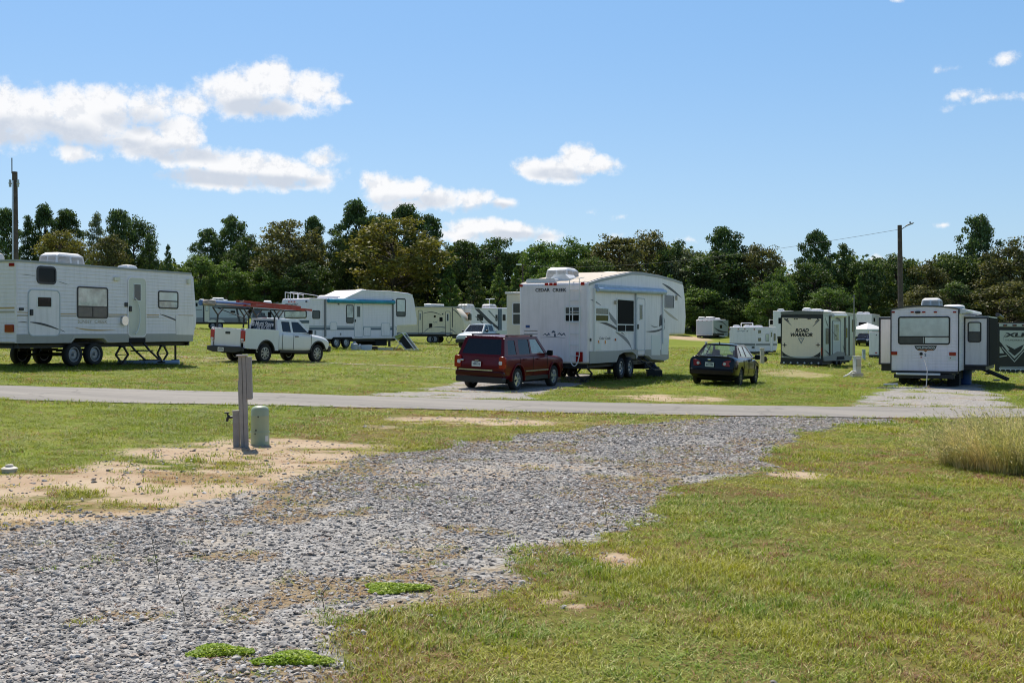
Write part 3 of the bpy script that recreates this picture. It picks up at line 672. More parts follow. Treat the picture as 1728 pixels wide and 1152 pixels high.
class RV:
    """a box-bodied vehicle with local frame: x forward, y left, z up, origin under the middle of its rear wall"""
    def __init__(s, name, label, cat, px, d, th, w, group=None, zo=0.0, gx=3.0, tilt=None):
        s.w = w; th = math.radians(th); h = Vector((math.sin(th), math.cos(th), 0)); r = Vector((math.cos(th), -math.sin(th), 0))
        C0 = Vector(((px - 864) / F * d, d, 0)); O = C0 - r * w / 2; q = O + h * gx
        O.z = gz(q.x, q.y) + zo; rz = math.atan2(h.y, h.x)
        s.root = empty(name, O, rz, label, cat, group)
        if tilt:       # stand on the slope
            a, b = O + h * tilt[0], O + h * tilt[1]; za, zb_ = gz(a.x, a.y), gz(b.x, b.y); pit = math.atan((zb_ - za) / (tilt[1] - tilt[0])); l_, r_ = (a + b) / 2 - r * w / 2, (a + b) / 2 + r * w / 2
            rol = math.atan((gz(l_.x, l_.y) - gz(r_.x, r_.y)) / w); O.z = za - math.tan(pit) * tilt[0] + zo - .01; s.root.location = O; s.root.rotation_euler = (rol, -pit, rz)
            s.M = Matrix.Translation(O) @ s.root.rotation_euler.to_matrix().to_4x4()
        else: s.M = Matrix.Translation(O) @ Matrix.Rotation(rz, 4, 'Z')
        s.Mi = s.M.inverted()
    def _ray(s, px, py): return s.Mi @ CAM, (s.Mi.to_3x3() @ ray(px, py))
    def R(s, px, py, off=0.0):
        o, d = s._ray(px, py); t = (-s.w / 2 - off - o.y) / d.y; p = o + d * t; return (p.x, p.z)
    def B(s, px, py, at=0.0):
        o, d = s._ray(px, py); t = (at - o.x) / d.x; p = o + d * t; return (p.y, p.z)
    def fn(s, side, base=None):
        w = s.w / 2
        if side == 'R': b = w if base is None else base; return lambda u, v, o: (u, -b - o, v)
        if side == 'L': b = w if base is None else base; return lambda u, v, o: (u, b + o, v)
        if side == 'B': b = 0 if base is None else base; return lambda u, v, o: (b - o, u, v)
        if side == 'F': return lambda u, v, o: (base + o, u, v)
    def pt(s, side, px, py, base=None):
        if side == 'R': return s.R(px, py, 0 if base is None else base - s.w / 2)
        return s.B(px, py, 0 if base is None else base)
    def slab(s, name, side, pts, m, o0=0.0, o1=0.012, base=None, px=True, parent=None, bevel=0, label=None):
        if px: pts = [s.pt(side, a, b, base) for a, b in pts]
        return MB().prism(pts, s.fn(side, base), o0, o1).build(name, m, parent or s.root, smooth=False, bevel=bevel, label=label)
    def window(s, side, a, b, fm=M_FRAME, pm=M_PANE, r=.07, fw=.045, bars=(), base=None, px=True, proud=.022, name='window', split=None, label=None):
        if px: a, b = s.pt(side, *a, base), s.pt(side, *b, base)
        u0, u1 = sorted((a[0], b[0])); v0, v1 = sorted((a[1], b[1])); f = s.fn(side, base)
        mb = MB().ring(rrect(u0, v0, u1, v1, r), rrect(u0 + fw, v0 + fw, u1 - fw, v1 - fw, max(r - fw, .01)), f, -.004, proud)
        for kind, t, lo, hi in bars:
            if kind == 'h': c = v0 + (v1 - v0) * t; mb.prism([(u0 + (u1 - u0) * lo + .01, c - fw / 2.6), (u0 + (u1 - u0) * hi - .01, c - fw / 2.6), (u0 + (u1 - u0) * hi - .01, c + fw / 2.6), (u0 + (u1 - u0) * lo + .01, c + fw / 2.6)], f, 0, proud - .003)
            else: c = u0 + (u1 - u0) * t; mb.prism([(c - fw / 2.6, v0 + (v1 - v0) * lo + .01), (c + fw / 2.6, v0 + (v1 - v0) * lo + .01), (c + fw / 2.6, v0 + (v1 - v0) * hi - .01), (c - fw / 2.6, v0 + (v1 - v0) * hi - .01)], f, 0, proud - .006)
        w_ = mb.build(name, fm, s.root, smooth=False, label=label)
        e = fw * .7
        if split:      # (height fraction, material below)
            c = v0 + (v1 - v0) * split[0]
            MB().prism(rrect(u0 + e, c, u1 - e, v1 - e, .01), f, 0.001, .010).build('pane', pm, w_, smooth=False)
            if len(split) > 2:
                k = u0 + (u1 - u0) * split[2]
                MB().prism(rrect(u0 + e, v0 + e, k, c, .01), f, 0.001, .010).build('pane', split[3], w_, smooth=False)
                MB().prism(rrect(k, v0 + e, u1 - e, c, .01), f, 0.001, .010).build('pane', split[1], w_, smooth=False)
            else: MB().prism(rrect(u0 + e, v0 + e, u1 - e, c, .01), f, 0.001, .010).build('pane', split[1], w_, smooth=False)
        else: MB().prism(rrect(u0 + e, v0 + e, u1 - e, v1 - e, .01), f, 0.001, .010).build('pane', pm, w_, smooth=False)
        return w_
    def door(s, side, a, b, m, r=.12, base=None, win=None, wm=M_PANE, fm=M_TRIM, label=None, name='door', handle=None, wf=M_TRIM):
        a, b = s.pt(side, *a, base), s.pt(side, *b, base); f = s.fn(side, base)
        u0, u1 = sorted((a[0], b[0])); v0, v1 = sorted((a[1], b[1]))
        mb = MB().prism(rrect(u0, v0, u1, v1, r), f, -.002, .014); o = mb.build(name, m, s.root, smooth=False, label=label)
        MB().ring(rrect(u0 - .03, v0 - .03, u1 + .03, v1 + .03, r + .03), rrect(u0 + .004, v0 + .004, u1 - .004, v1 - .004, r), f, -.004, .024).build('door_frame', fm, o, smooth=False)
        if win:
            c, d = s.pt(side, *win[0], base), s.pt(side, *win[1], base); p, q = sorted((c[0], d[0])); k, l = sorted((c[1], d[1]))
            MB().ring(rrect(p, k, q, l, .04), rrect(p + .03, k + .03, q - .03, l - .03, .02), f, .012, .026).build('window_frame', wf, o, smooth=False)
            MB().prism(rrect(p + .02, k + .02, q - .02, l - .02, .02), f, .013, .019).build('pane', wm, o, smooth=False)
        if handle:
            c = s.pt(side, *handle, base); MB().prism(rrect(c[0] - .05, c[1] - .09, c[0] + .05, c[1] + .09, .02), f, .012, .05).build('handle', M_BLACK, o, smooth=False)
        return o
    def lamp(s, side, px, py, w=.12, h=.05, m=M_RED, base=None, name='marker_lamp', t=.03, rd=.015):
        c = s.pt(side, px, py, base); return MB().prism(rrect(c[0] - w / 2, c[1] - h / 2, c[0] + w / 2, c[1] + h / 2, rd), s.fn(side, base), -.002, t).build(name, m, s.root, smooth=False)
    def text(s, side, txt, a, b, m, base=None, shear=0.0, name='lettering', bold=.0, font=None, o=.006, smallcaps=False, parent=None):
        """a = pixel of the left end of the base line, b = pixel of right end / top"""
        p, q = s.pt(side, *a, base), s.pt(side, *b, base)
        sgn = -1 if side == 'B' else 1
        cu = bpy.data.curves.new('t', 'FONT'); cu.body = txt; cu.shear = shear; cu.offset = bold; cu.extrude = 0.0; cu.resolution_u = 3
        ob = bpy.data.objects.new('t', cu); COL.objects.link(ob); dg = bpy.context.evaluated_depsgraph_get(); dg.update()
        me = bpy.data.meshes.new_from_object(ob.evaluated_get(dg)); bpy.data.objects.remove(ob)
        c = np.array([v.co[:] for v in me.vertices]); mn, mx = c.min(0), c.max(0)
        W_ = abs(q[0] - p[0]); H_ = abs(q[1] - p[1]); f = s.fn(side, base)
        for v in me.vertices:
            u = p[0] + sgn * (v.co.x - mn[0]) / (mx[0] - mn[0]) * W_; w_ = p[1] + (v.co.y - mn[1]) / (mx[1] - mn[1]) * H_; v.co = Vector(f(u, w_, o))
        me.materials.clear(); me.materials.append(m); ob = bpy.data.objects.new(name, me); COL.objects.link(ob); ob.parent = parent or s.root; return ob
    # running gear
    def wheel(s, x, side, r=.355, w=.22, rim=M_RIMD, inset=.06, style='steel', z=0.0, hw=None):
        sg = -1 if side == 'R' else 1; hw = hw or s.w / 2; y1 = sg * (hw - inset); y0 = y1 - sg * w; ym = (y0 + y1) / 2
        c = (x, ym, r + z); h = w / 2; rr = r * .62
        t_ = MB().lathe([(rr, -h * .7), (rr + .02, -h * .92), (r * .86, -h), (r * .97, -h * .8), (r, -h * .45), (r, h * .45), (r * .97, h * .8), (r * .86, h), (rr + .02, h * .92), (rr, h * .7)], c, 'y', 26, closed=True).build('wheel', M_TYRE, s.root, ang=50)
        mb = MB(); o = h * .55
        def L(prof): mb.lathe([(a, sg * b) for a, b in prof], c, 'y', 26)
        mb.lathe([(rr * 1.01, -h * .6), (rr * 1.04, sg * h * .78), (rr * .93, sg * h * .80), (rr * .90, sg * o * .5), (rr * .88, -h * .6)], c, 'y', 26, closed=True)
        if style == 'steel':
            mb.lathe([(rr * .9, sg * o * .25), (rr * .72, sg * o * .75), (rr * .45, sg * o * .9), (rr * .3, sg * o * .7), (.01, sg * o * .7)], c, 'y', 26)
            mb.cyl((x, ym + sg * o * .6, r + z), (x, ym + sg * (h * .95), r + z), rr * .22, rr * .18, 12)
        else:
            n = 5 if style == 'alloy' else 8
            for k in range(n):
                a = 2 * math.pi * k / n + .3
                for da in ((-.13, .13) if style == 'alloy' else (0,)):
                    p = Vector((x + math.cos(a + da * 1.5) * rr * .95, ym + sg * h * .62, r + z + math.sin(a + da * 1.5) * rr * .95)); q = Vector((x + math.cos(a + da * .3) * rr * .2, ym + sg * h * .72, r + z + math.sin(a + da * .3) * rr * .2))
                    mb.bar(q, p, .035 if style == 'alloy' else .045, .05)
            mb.cyl((x, ym, r + z), (x, ym + sg * h * .85, r + z), rr * .26, rr * .2, 14)
        mb.build('rim', rim, t_, ang=30)
        d_ = MB().cyl((x, ym - sg * h * .5, r + z), (x, ym + sg * h * .1, r + z), rr * .88, rr * .88, 20); d_.build('brake_drum', M_UNDER, t_)
        return t_
    def axle(s, x, r=.355, hw=None):
        hw = hw or s.w / 2
        MB().cyl((x, -hw + .2, r), (x, hw - .2, r), .045, n=8).box(x - .35, x + .35, -hw + .42, -hw + .5, r + .1, r + .18).box(x - .35, x + .35, hw - .5, hw - .42, r + .1, r + .18).build('axle', M_STEEL, s.root)
    def chassis(s, x0, x1, z0, z1, inset=.25):
        h = s.w / 2
        MB().box(x0, x1, -h + inset, -h + inset + .1, z0, z1).box(x0, x1, h - inset - .1, h - inset, z0, z1).box(x0 + .02, x0 + .1, -h + .12, h - .12, z0 + .005, z1 - .002).box(x1 - .1, x1 - .02, -h + .12, h - .12, z0 + .005, z1 - .002).build('chassis', M_STEEL, s.root, smooth=False)
    def jack(s, x, y, ztop, hw=.32, ax='x'):
        """scissor jack"""
        mb = MB(); zm = ztop * .52
        f = (lambda a, z: (x + a, y, z)) if ax == 'x' else (lambda a, z: (x, y + a, z))
        mb.bar(f(-.06, ztop), f(-hw, zm), .05).bar(f(.06, ztop), f(hw, zm), .05).bar(f(-hw, zm), f(-.03, .05), .05).bar(f(hw, zm), f(.03, .05), .05).bar(f(-hw, zm), f(hw, zm), .025)
        mb.box(x - .12, x + .12, y - .12, y + .12, 0, .04).box(x - .1, x + .1, y - .06, y + .06, ztop - .05, ztop)
        return mb.build('stabiliser_jack', M_STEEL, s.root, smooth=False)
    def ac(s, x, y, z, L=.95, w=.66, h=.32, m=M_AC, grille=True):
        rs = []
        for a, (ins, zz) in enumerate(((.0, 0), (.0, h * .35), (.03, h * .8), (.12, h))):
            rs.append([(x + u, y + v, z + zz) for u, v in rrect(-L / 2 + ins * 1.2, -w / 2 + ins, L / 2 - ins * 1.2, w / 2 - ins, .08)])
        o = MB().loft(rs).build('air_conditioner', m, s.root, ang=40)
        if grille:
            mb = MB()
            for k in range(2):
                a = -L / 2 + .06 + k * (L / 2 - .04)
                for j in range(7): zz = z + h * (.16 + j * .085); mb.box(x + a, x + a + L / 2 - .12, y - w / 2 - .014, y - w / 2 + .01, zz, zz + h * .045)
            for k in range(2):
                a = -w / 2 + .05 + k * (w / 2 - .02)
                for j in range(6): zz = z + h * (.16 + j * .1); mb.box(x - L / 2 - .014, x - L / 2 + .01, y + a, y + a + w / 2 - .09, zz, zz + h * .05)
            mb.build('grille', M_GRILLE, o, smooth=False)
        return o
    def vent(s, x, y, z, L=.36, h=.12, m=M_AC):
        return MB().loft([[(x + u, y + v, z + zz) for u, v in rrect(-L / 2 * k, -L / 2 * k, L / 2 * k, L / 2 * k, .08)] for k, zz in ((1, 0), (1, h * .5), (.85, h * .85), (.5, h))]).build('roof_vent', m, s.root)
    def body(s, prof, m, y0=None, y1=None, name='body', bevel=.05, parent=None, label=None):
        h = s.w / 2; y0 = -h if y0 is None else y0; y1 = h if y1 is None else y1
        return MB().prism(prof, lambda u, v, a: (u, a, v), y0, y1).build(name, m, parent or s.root, bevel=bevel, seg=3, label=label)


def swoosh(p0, p1, p2, w, n=10, w0=0.0):
    """crescent in pixel space through p0, p1, p2"""
    a, b = [], []
    for i in range(n + 1):
        t = i / n; x = (1 - t) ** 2 * p0[0] + 2 * t * (1 - t) * p1[0] + t * t * p2[0]; y = (1 - t) ** 2 * p0[1] + 2 * t * (1 - t) * p1[1] + t * t * p2[1]
        k = w * math.sin(math.pi * t) ** .8 + w0; a.append((x, y - k / 2)); b.append((x, y + k / 2 + .001))
    return a + b[::-1]


def bc(p0, p1, p2, n=8):
    return [((1 - t) ** 2 * p0[0] + 2 * t * (1 - t) * p1[0] + t * t * p2[0], (1 - t) ** 2 * p0[1] + 2 * t * (1 - t) * p1[1] + t * t * p2[1]) for t in [i / n for i in range(n + 1)]]


# ------------------------------------------------------------------ long white trailer at the far left
v = RV('travel_trailer', None, 'travel trailer', 28, 32, 21, 2.44, 'recreational vehicles on the campground')
v.root['label'] = 'long white travel trailer with two doors and gold stripes at the left edge'
arch = [v.R(119.4, 578.5), v.R(126, 570.5), v.R(174, 570.5), v.R(181, 578.5)]
top_r, top_f = v.R(28, 438.5), v.R(318, 461)
zb = v.R(100, 578)[1]
prof = [(0, zb), (0, top_r[1] - .0), v.R(323, 461.5), v.R(327, 468), v.R(332, 535), v.R(331.5, 547), v.R(328, 562), (v.R(325, 578)[0], zb)] + [(x, z) for x, z in arch[::-1]]
v.body(prof, M_WHITE, bevel=.04)
xf = v.R(325, 578)[0]
sk = v.R(30, 563.5)[1]
v.slab('skirt', 'R', [(0.0, zb - .01), (0.0, sk), (v.R(328, 564)[0] - .06, sk), (xf, zb - .01)] + [(arch[3][0] + .06, zb - .01), (arch[2][0] + .05, arch[2][1] + .09), (arch[1][0] - .05, arch[1][1] + .09), (arch[0][0] - .06, zb - .01)], M_SKIRT, 0, .012, px=False)
v.slab('wheel_arch_trim', 'R', [(arch[0][0] - .06, zb - .01), (arch[1][0] - .05, arch[1][1] + .09), (arch[2][0] + .05, arch[2][1] + .09), (arch[3][0] + .06, zb - .01), (arch[3][0], zb - .01), arch[2], arch[1], (arch[0][0], zb - .01)], mat('arch_trim', (.46, .43, .38), .5), 0, .02, px=False)
zt = top_r[1]
MB().prism([(-.03, zt - .05), (-.03, zt + .015), (v.R(322, 461)[0] + .01, v.R(322, 461)[1] + .015), (v.R(322, 461)[0] + .02, v.R(322, 461)[1] - .05)], lambda u, q, a: (u, a, q), -1.245, 1.245).build('roof', M_GTRIM, v.root, smooth=False)
v.window('R', (61.5, 448), (94.5, 480.5), r=.14, fw=.06, pm=M_PANE)
v.window('R', (129.5, 482.5), (182, 537.5), r=.1, fw=.05, pm=M_SHADE2, bars=[('h', .37, 0, 1), ('v', .5, 0, .37)], split=(.37, M_PANE2))
v.window('R', (266.5, 490), (300.5, 521.5), r=.1, fw=.05, pm=M_SHADE, bars=[('h', .43, 0, 1)], split=(.43, M_SHADE2))
v.door('R', (48, 489), (100, 565.5), M_WHITE_S, r=.14, win=((61.5, 499.5), (87, 519.5)), fm=M_GREYW, handle=(52, 527), label='wide low white door under the black window')
v.door('R', (216, 468.5), (245.5, 567), mat('ivory_door', (.66, .64, .55), .4), r=.14, win=((224.5, 478), (237.5, 508.5)), wm=M_PANE2, fm=M_WHITE_S, handle=(219, 521), label='tall ivory entry door with narrow window')
# stripes
for a, b in ((29, 47), (102, 129), (183, 214.5), (246.5, 268), (301, 326)):
    v.slab('stripe', 'R', [(a, 526.3), (b, 527 + (b / 170 if b > 100 else 0)), (b, 528.2 + (b / 170 if b > 100 else 0)), (a, 527.5)] if a < 60 else [(a, 527.6 + a * .012), (b, 527.6 + b * .012), (b, 529 + b * .012), (a, 529 + a * .012)], M_GOLD, .001, .005)
    v.slab('stripe', 'R', [(a, 530.4 + a * .012), (b, 530.4 + b * .012), (b, 533 + b * .008), (a, 533 + a * .012)], M_TANS, .001, .005)
v.slab('swoosh', 'R', swoosh((30, 543), (38, 542), (47, 544), 1.2), M_DK, .001, .006)
v.slab('swoosh', 'R', swoosh((50, 543.5), (72, 545), (99, 556), 2.6, w0=.8), M_DK, .017, .021)
v.slab('swoosh', 'R', swoosh((101, 556), (106, 558), (110, 560), 1), M_DK, .001, .006)
v.slab('swoosh', 'R', swoosh((270, 530), (290, 536), (318, 550), 1.7, w0=.7), M_DK, .001, .006)
v.slab('swoosh', 'R', swoosh((318, 549), (324, 552), (329, 555), 1.4), M_DK, .001, .006)
v.slab('swoosh', 'R', swoosh((36, 463), (48, 464), (61, 466), .8), M_GREY, .001, .006)
v.slab('swoosh', 'R', swoosh((96, 474), (106, 477), (116, 480.5), .9), M_GREY, .001, .006)
v.slab('swoosh', 'R', swoosh((124, 552), (150, 559), (196, 556.5), 2.4), M_GOLD, .001, .006)
v.text('R', 'SUNSET', (131, 545.3), (155, 540), M_TANS, bold=.012); v.text('R', 'CREEK', (159.5, 545.3), (181, 540), M_TANS, bold=.012)
v.lamp('R', 25.5 + 10, 521.5, .16, .08, M_BLACK, name='latch'); v.lamp('R', 196, 470.5, .26, .12, M_CREAM2, name='porch_lamp', t=.06); v.lamp('R', 317, 475, .14, .18, M_CREAM2, name='porch_lamp', t=.08)
v.lamp('R', 212.5, 514, .14, .14, M_BLACK, name='latch'); v.lamp('R', 208, 541, .3, .3, M_CHROME, name='cable_box', t=.09, rd=.12)
c = v.R(218, 528); mb = MB(); pts = []
for i in range(9):
    a = -1.3 + 2.6 * i / 8; pts.append((c[0] + .12 + .32 * math.cos(a), -v.w / 2 - .08, c[1] - .1 + .62 * math.sin(a)))
mb.tube(pts, .02).build('grab_handle', M_TRIM, v.root)
v.slab('storage_hatch', 'R', [(296, 532), (328, 533), (327, 565), (297, 564.5)], M_WHITE_S, 0, .014)
# rear wall details
B = v.B
for y_ in (1.0, .2, 0, -.2, -1.0):
    pass
v.lamp('B', 20.5, 446.5, .2, .09, M_RED); v.lamp('B', 16.5, 554, .32, .22, M_RED, name='tail_lamp', t=.04)
q0 = zb + 1.58
v.slab('stripe', 'B', [(-1.2, 1.74), (1.2, 1.74), (1.2, 1.79), (-1.2, 1.79)], M_GOLD, .001, .006, px=False)
v.slab('stripe', 'B', [(-1.2, 1.62), (1.2, 1.62), (1.2, 1.68), (-1.2, 1.68)], M_TANS, .001, .006, px=False)
v.slab('corner_trim', 'B', [(-1.22, zb), (-1.16, zb), (-1.16, zt - .06), (-1.22, zt - .06)], M_WHITE_S, -.002, .015, px=False)
xa = v.R(129.5, 600)[0]; xb = v.R(165, 600)[0]
print('sunset', xa, xb, xf, zb, zt)
for x in (xa, xb):
    v.wheel(x, 'R', .365, .22, inset=.08); v.wheel(x, 'L', .365, .22, inset=.08); v.axle(x)
v.chassis(.1, xf, zb - .16, zb + .0)
MB().box(.05, xf - .05, -1.1, 1.1, zb - .05, zb - .01).build('floor', M_UNDER, v.root, smooth=False)
xj = v.R(215, 600)[0]; v.jack(xj, -1.0, zb - .14, .3); v.jack(v.R(283, 600)[0], -1.0, zb - .14, .28); v.jack(.6, 1.0, zb - .14, .3)
xs0, xs1 = v.R(217, 570)[0], v.R(245, 570)[0]
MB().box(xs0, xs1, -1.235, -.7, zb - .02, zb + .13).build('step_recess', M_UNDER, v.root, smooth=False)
mb = MB(); mb.box(xs0 + .05, xs1 - .05, -1.6, -1.25, zb - .32, zb - .28).box(xs0 + .05, xs1 - .05, -1.95, -1.6, zb - .62, zb - .59)
for x in (xs0 + .06, xs1 - .06): mb.bar((x, -1.2, zb - .05), (x, -1.45, zb - .3), .05).bar((x, -1.45, zb - .3), (x, -1.85, zb - .6), .05)
mb.build('step', M_STEEL, v.root, smooth=False)
mb = MB().bar((xf - .3, -.9, zb - .1), (xf + .95, -.06, zb - .12), .09, .12).bar((xf - .3, .9, zb - .1), (xf + .95, .06, zb - .12), .09, .12).cyl((xf + .6, 0, .05), (xf + .6, 0, zb + .45), .04).box(xf + .9, xf + 1.1, -.07, .07, zb - .18, zb - .05).cyl((xf + .3, -.15, zb), (xf + .3, -.15, zb + .0), .1)
mb.box(xf + .5, xf + .7, -.1, .1, .0, .06).build('tongue', M_STEEL, v.root)
for y_ in (-.17, .17): MB().lathe([(.12, 0), (.15, .05), (.15, .38), (.09, .48), (.04, .52)], (xf + .28, y_, zb - .05), n=16).build('gas_bottle', M_TRIM, v.root)
pA = v.R(125, 452)[0] + .3; zr = zt - .02
v.ac((v.R(126, 445)[0] + v.R(187, 449)[0]) / 2 - .3, -.25, zt - .02, L=1.25, w=.75, h=.42)
v.vent(v.R(240, 458)[0], -.6, zt - .0, L=.5, h=.17); v.vent(.6, .3, zt, L=.5, h=.3, m=M_ROOF)
MB().cyl((v.R(141, 448)[0], -1.0, zt), (v.R(141, 448)[0], -1.0, zt + .16), .03, n=8).build('pipe_cap', M_TRIM, v.root)
TT = v

# ------------------------------------------------------------------ fifth wheel in the middle
v = RV('fifth_wheel_trailer', 'tall white fifth wheel trailer with grey swooshes and rear ladder, behind the dark red SUV', 'fifth wheel trailer', 994, 37.2, 25, 2.6, 'recreational vehicles on the campground')
zb = v.R(1000, 613.5)[1]; x1 = v.R(1128, 600)[0]; x2 = v.R(1156, 520)[0]
arch = [v.R(1040, 610), v.R(1044, 599), v.R(1052, 594.5), v.R(1066, 593.5), v.R(1072, 598), v.R(1074.5, 607)]
zt = v.R(994, 476)[1]
prof = [(0, zb), (0, zt), v.R(1012, 470), v.R(1066, 458.5), v.R(1085, 459.5), v.R(1115, 464.5), v.R(1140, 471.5), v.R(1151, 475.5), v.R(1154, 481), v.R(1156.5, 505), v.R(1158, 535), v.R(1156, 565), v.R(1130.5, 565), v.R(1130, 575), v.R(1128, 606.5), v.R(1122, 609), v.R(1100, 607), v.R(1092, 601), v.R(1076, 601), (arch[5][0], zb)] + [(x, z) for x, z in arch[4:0:-1]] + [(arch[0][0], zb)]
v.body(prof, M_WHITE_S, bevel=.09)
# roof edge trim and skirt
def trimline(pts, w, m, o=.02, name='roof_trim', side='R'):
    P_ = [v.pt(side, *p) for p in pts]; n = len(P_)
    lo = [(a, b - w) for a, b in P_]; return MB().prism(P_ + lo[::-1], v.fn(side), -.01, o).build(name, m, v.root, smooth=False)
trimline([(994, 476.5), (1012, 470.5), (1066, 459), (1085, 460), (1115, 465), (1140, 472), (1151, 476)], .10, M_GTRIM)
v.slab('skirt', 'R', [(994.5, 613.5), (994.5, 592.5), (1041, 591.5), (1072, 589), (1076, 588.5), (1076, 600), (1074, 607), (1072, 598), (1066, 593.5), (1052, 594.5), (1044, 599), (1040, 610.5)], M_SKIRT, 0, .014)
v.slab('skirt', 'R', [(1088, 590), (1100, 589), (1128, 591), (1128, 605), (1122, 608), (1100, 606), (1093, 600), (1088, 600)], M_SKIRT, 0, .014)
v.slab('swoosh', 'R', swoosh((1004, 542), (1030, 544), (1055, 566), 4.5), M_DK, .001, .006); v.slab('swoosh', 'R', swoosh((1038, 560), (1062, 572), (1066, 590), 6.5), M_GREY, .001, .006)
v.slab('swoosh', 'R', [(1027, 525), (1040, 541), (1040, 549), (1030, 538)], M_GREY, .001, .006); v.slab('swoosh', 'R', swoosh((996, 505), (1005, 508), (1015, 516), 2.6), M_GREY, .001, .006)
v.slab('swoosh', 'R', swoosh((1117, 478), (1130, 485), (1151, 503), 4.5), M_DK, .001, .006); v.slab('swoosh', 'R', swoosh((1118, 520), (1130, 532), (1145, 541), 4.5), M_TANS, .001, .006)
v.slab('swoosh', 'R', swoosh((1088, 559), (1112, 561), (1120, 552), 3.2), M_DK, .001, .006); v.slab('swoosh', 'R', swoosh((1120, 535), (1124, 548), (1119, 560), 2.6), M_DK, .001, .006)
v.slab('swoosh', 'R', [(1113, 533), (1116, 530), (1117, 548), (1112, 551)], M_DK, .001, .006); v.slab('swoosh', 'R', swoosh((1098, 548), (1104, 554), (1111, 550), 2.2), M_GREY, .001, .006)
v.text('R', 'Cedar Creek', (1011, 573), (1030, 568), M_GREY, bold=.01, shear=.2)
v.window('R', (1004, 517.5), (1026.5, 544), fm=M_TRIM, pm=M_PANE2, r=.07, fw=.05, bars=[('h', .5, 0, 1)], split=(.5, M_PANE))
v.window('R', (1040.5, 503), (1069.5, 561), fm=M_TRIM, pm=mat('open_dark_pane', (.012, .012, .012), .6, spec=.03), r=.04, fw=.05, bars=[('h', .235, 0, 1), ('v', .5, 0, .235)])
v.window('R', (1121.5, 497), (1136.5, 520.5), fm=M_GTRIM, pm=M_PANE, r=.05, fw=.035)
v.door('R', (1074.5, 503.5), (1087.5, 590), M_WHITE_S, r=.1, win=((1078, 513), (1083.5, 540)), wm=M_PANE2, fm=M_GREYW, handle=(1075.5, 551))
v.lamp('R', 1037.5, 510, .14, .14, M_TANS, name='porch_lamp', t=.08, rd=.06); v.lamp('R', 1140.5, 502, .14, .22, M_TANS, name='porch_lamp', t=.06, rd=.06)
for a, b in ((1010, 577), (1021, 577)): v.lamp('R', a, b, .06, .12, M_AMBER, name='marker_lamp', t=.02)
v.lamp('R', 1038, 573, .08, .08, M_REDL); v.lamp('R', 996, 573, .1, .1, M_BLACK, name='socket')
v.slab('storage_hatch', 'R', [(1098.5, 565), (1113, 565.5), (1113, 599), (1098.5, 599)], M_TRIM, 0, .02); v.slab('storage_hatch', 'R', [(1115.5, 570), (1127, 570.5), (1126.5, 598), (1115.5, 598)], M_TRIM, 0, .02)
v.slab('storage_hatch', 'R', [(1004, 578), (1014, 578), (1014, 590), (1004, 590)], M_TRIM, 0, .012)
# awning rolled on two arms
a0, a1 = v.R(1003, 488.5), v.R(1117, 494)
mb = MB().cyl((a0[0], -v.w / 2 - .13, a0[1]), (a1[0], -v.w / 2 - .13, a1[1] + .02), .075, .1, 14); aw = mb.build('awning', M_PBLUE, v.root)
MB().prism([(a0[0] + .05, a0[1] + .18), (a1[0] - .05, a1[1] + .16), (a1[0] - .05, a1[1]), (a0[0] + .05, a0[1])], v.fn('R'), .0, .11).build('fabric', M_PBLUE, aw, smooth=False)
for (px_, y0_, y1_) in ((1001.5, 486, 592), (1117, 492, 580), (1071.5, 495, 590)):
    p_, q_ = v.R(px_, y0_), v.R(px_, y1_); MB().box(p_[0] - .035, p_[0] + .035, -v.w / 2 - .07, -v.w / 2, q_[1], p_[1]).build('awning_arm', M_TRIM if px_ != 1071.5 else M_GREYW, aw, smooth=False)
P_ = [v.R(*p) for p in ((995, 476), (1012, 470), (1066, 458.5), (1085, 459.5), (1115, 464.5), (1140, 471.5))]; MB().prism([(a, b + .012) for a, b in P_] + [(a, b - .02) for a, b in P_][::-1], lambda u, q, a: (u, a, q), -v.w / 2 + .06, v.w / 2 - .06).build('roof', mat('beige_roof', (.56, .49, .40), .8, dirt=.3), v.root)
# rear wall
v.window('B', (952.5, 516.5), (980.5, 544), fm=M_TRIM, pm=M_PANE2, r=.07, fw=.05, bars=[('h', .5, 0, 1), ('v', .5, 0, 1)], split=(.5, M_PANE))
v.text('B', 'CEDAR', (903.5, 492.5), (928, 486), M_DK, bold=.03); v.text('B', 'CREEK', (932.5, 492.5), (956, 486), M_DK, bold=.03)
for p_ in (922.5, 930, 937): v.lamp('B', p_, 479.5, .12, .08, M_REDL)
v.lamp('B', 879.5, 482, .12, .08, M_RED); v.lamp('B', 983.5, 478.5, .12, .1, M_REDL); v.lamp('B', 978, 602, .24, .34, M_RED, name='tail_lamp', t=.04)
v.slab('sticker', 'B', [(887, 548.5), (894, 548.5), (894, 553), (887, 553)], mat('blue_sticker', (.03, .07, .22), .5), 0, .006)
for y_ in (557.5, 563, 568.5): v.slab('louvre', 'B', [(884.5, y_), (907, y_), (907, y_ + 1), (884.5, y_ + 1)], M_GREY, 0, .012)
v.slab('emblem', 'B', swoosh((912, 570), (934, 567), (956, 570.5), 1.0), M_GREY, 0, .005)
for pts in ([(915, 566), (920, 562), (923, 565), (926, 561), (929, 566), (926, 564.5), (923, 567), (920, 564)], [(939, 566), (944, 561), (948, 564), (952, 561), (955, 567), (951, 564), (948, 566.5), (944, 563)], [(931, 559), (934, 557.5), (937, 559), (937, 562), (934, 561), (931, 562)], [(935, 563), (938, 563), (938, 568), (935, 568)]):
    v.slab('emblem', 'B', pts, M_INK, 0, .005)
mb = MB(); y0_, y1_ = v.B(963, 540)[0], v.B(979.5, 540)[0]; zl, zu = v.B(970, 600)[1], v.B(970, 470)[1]
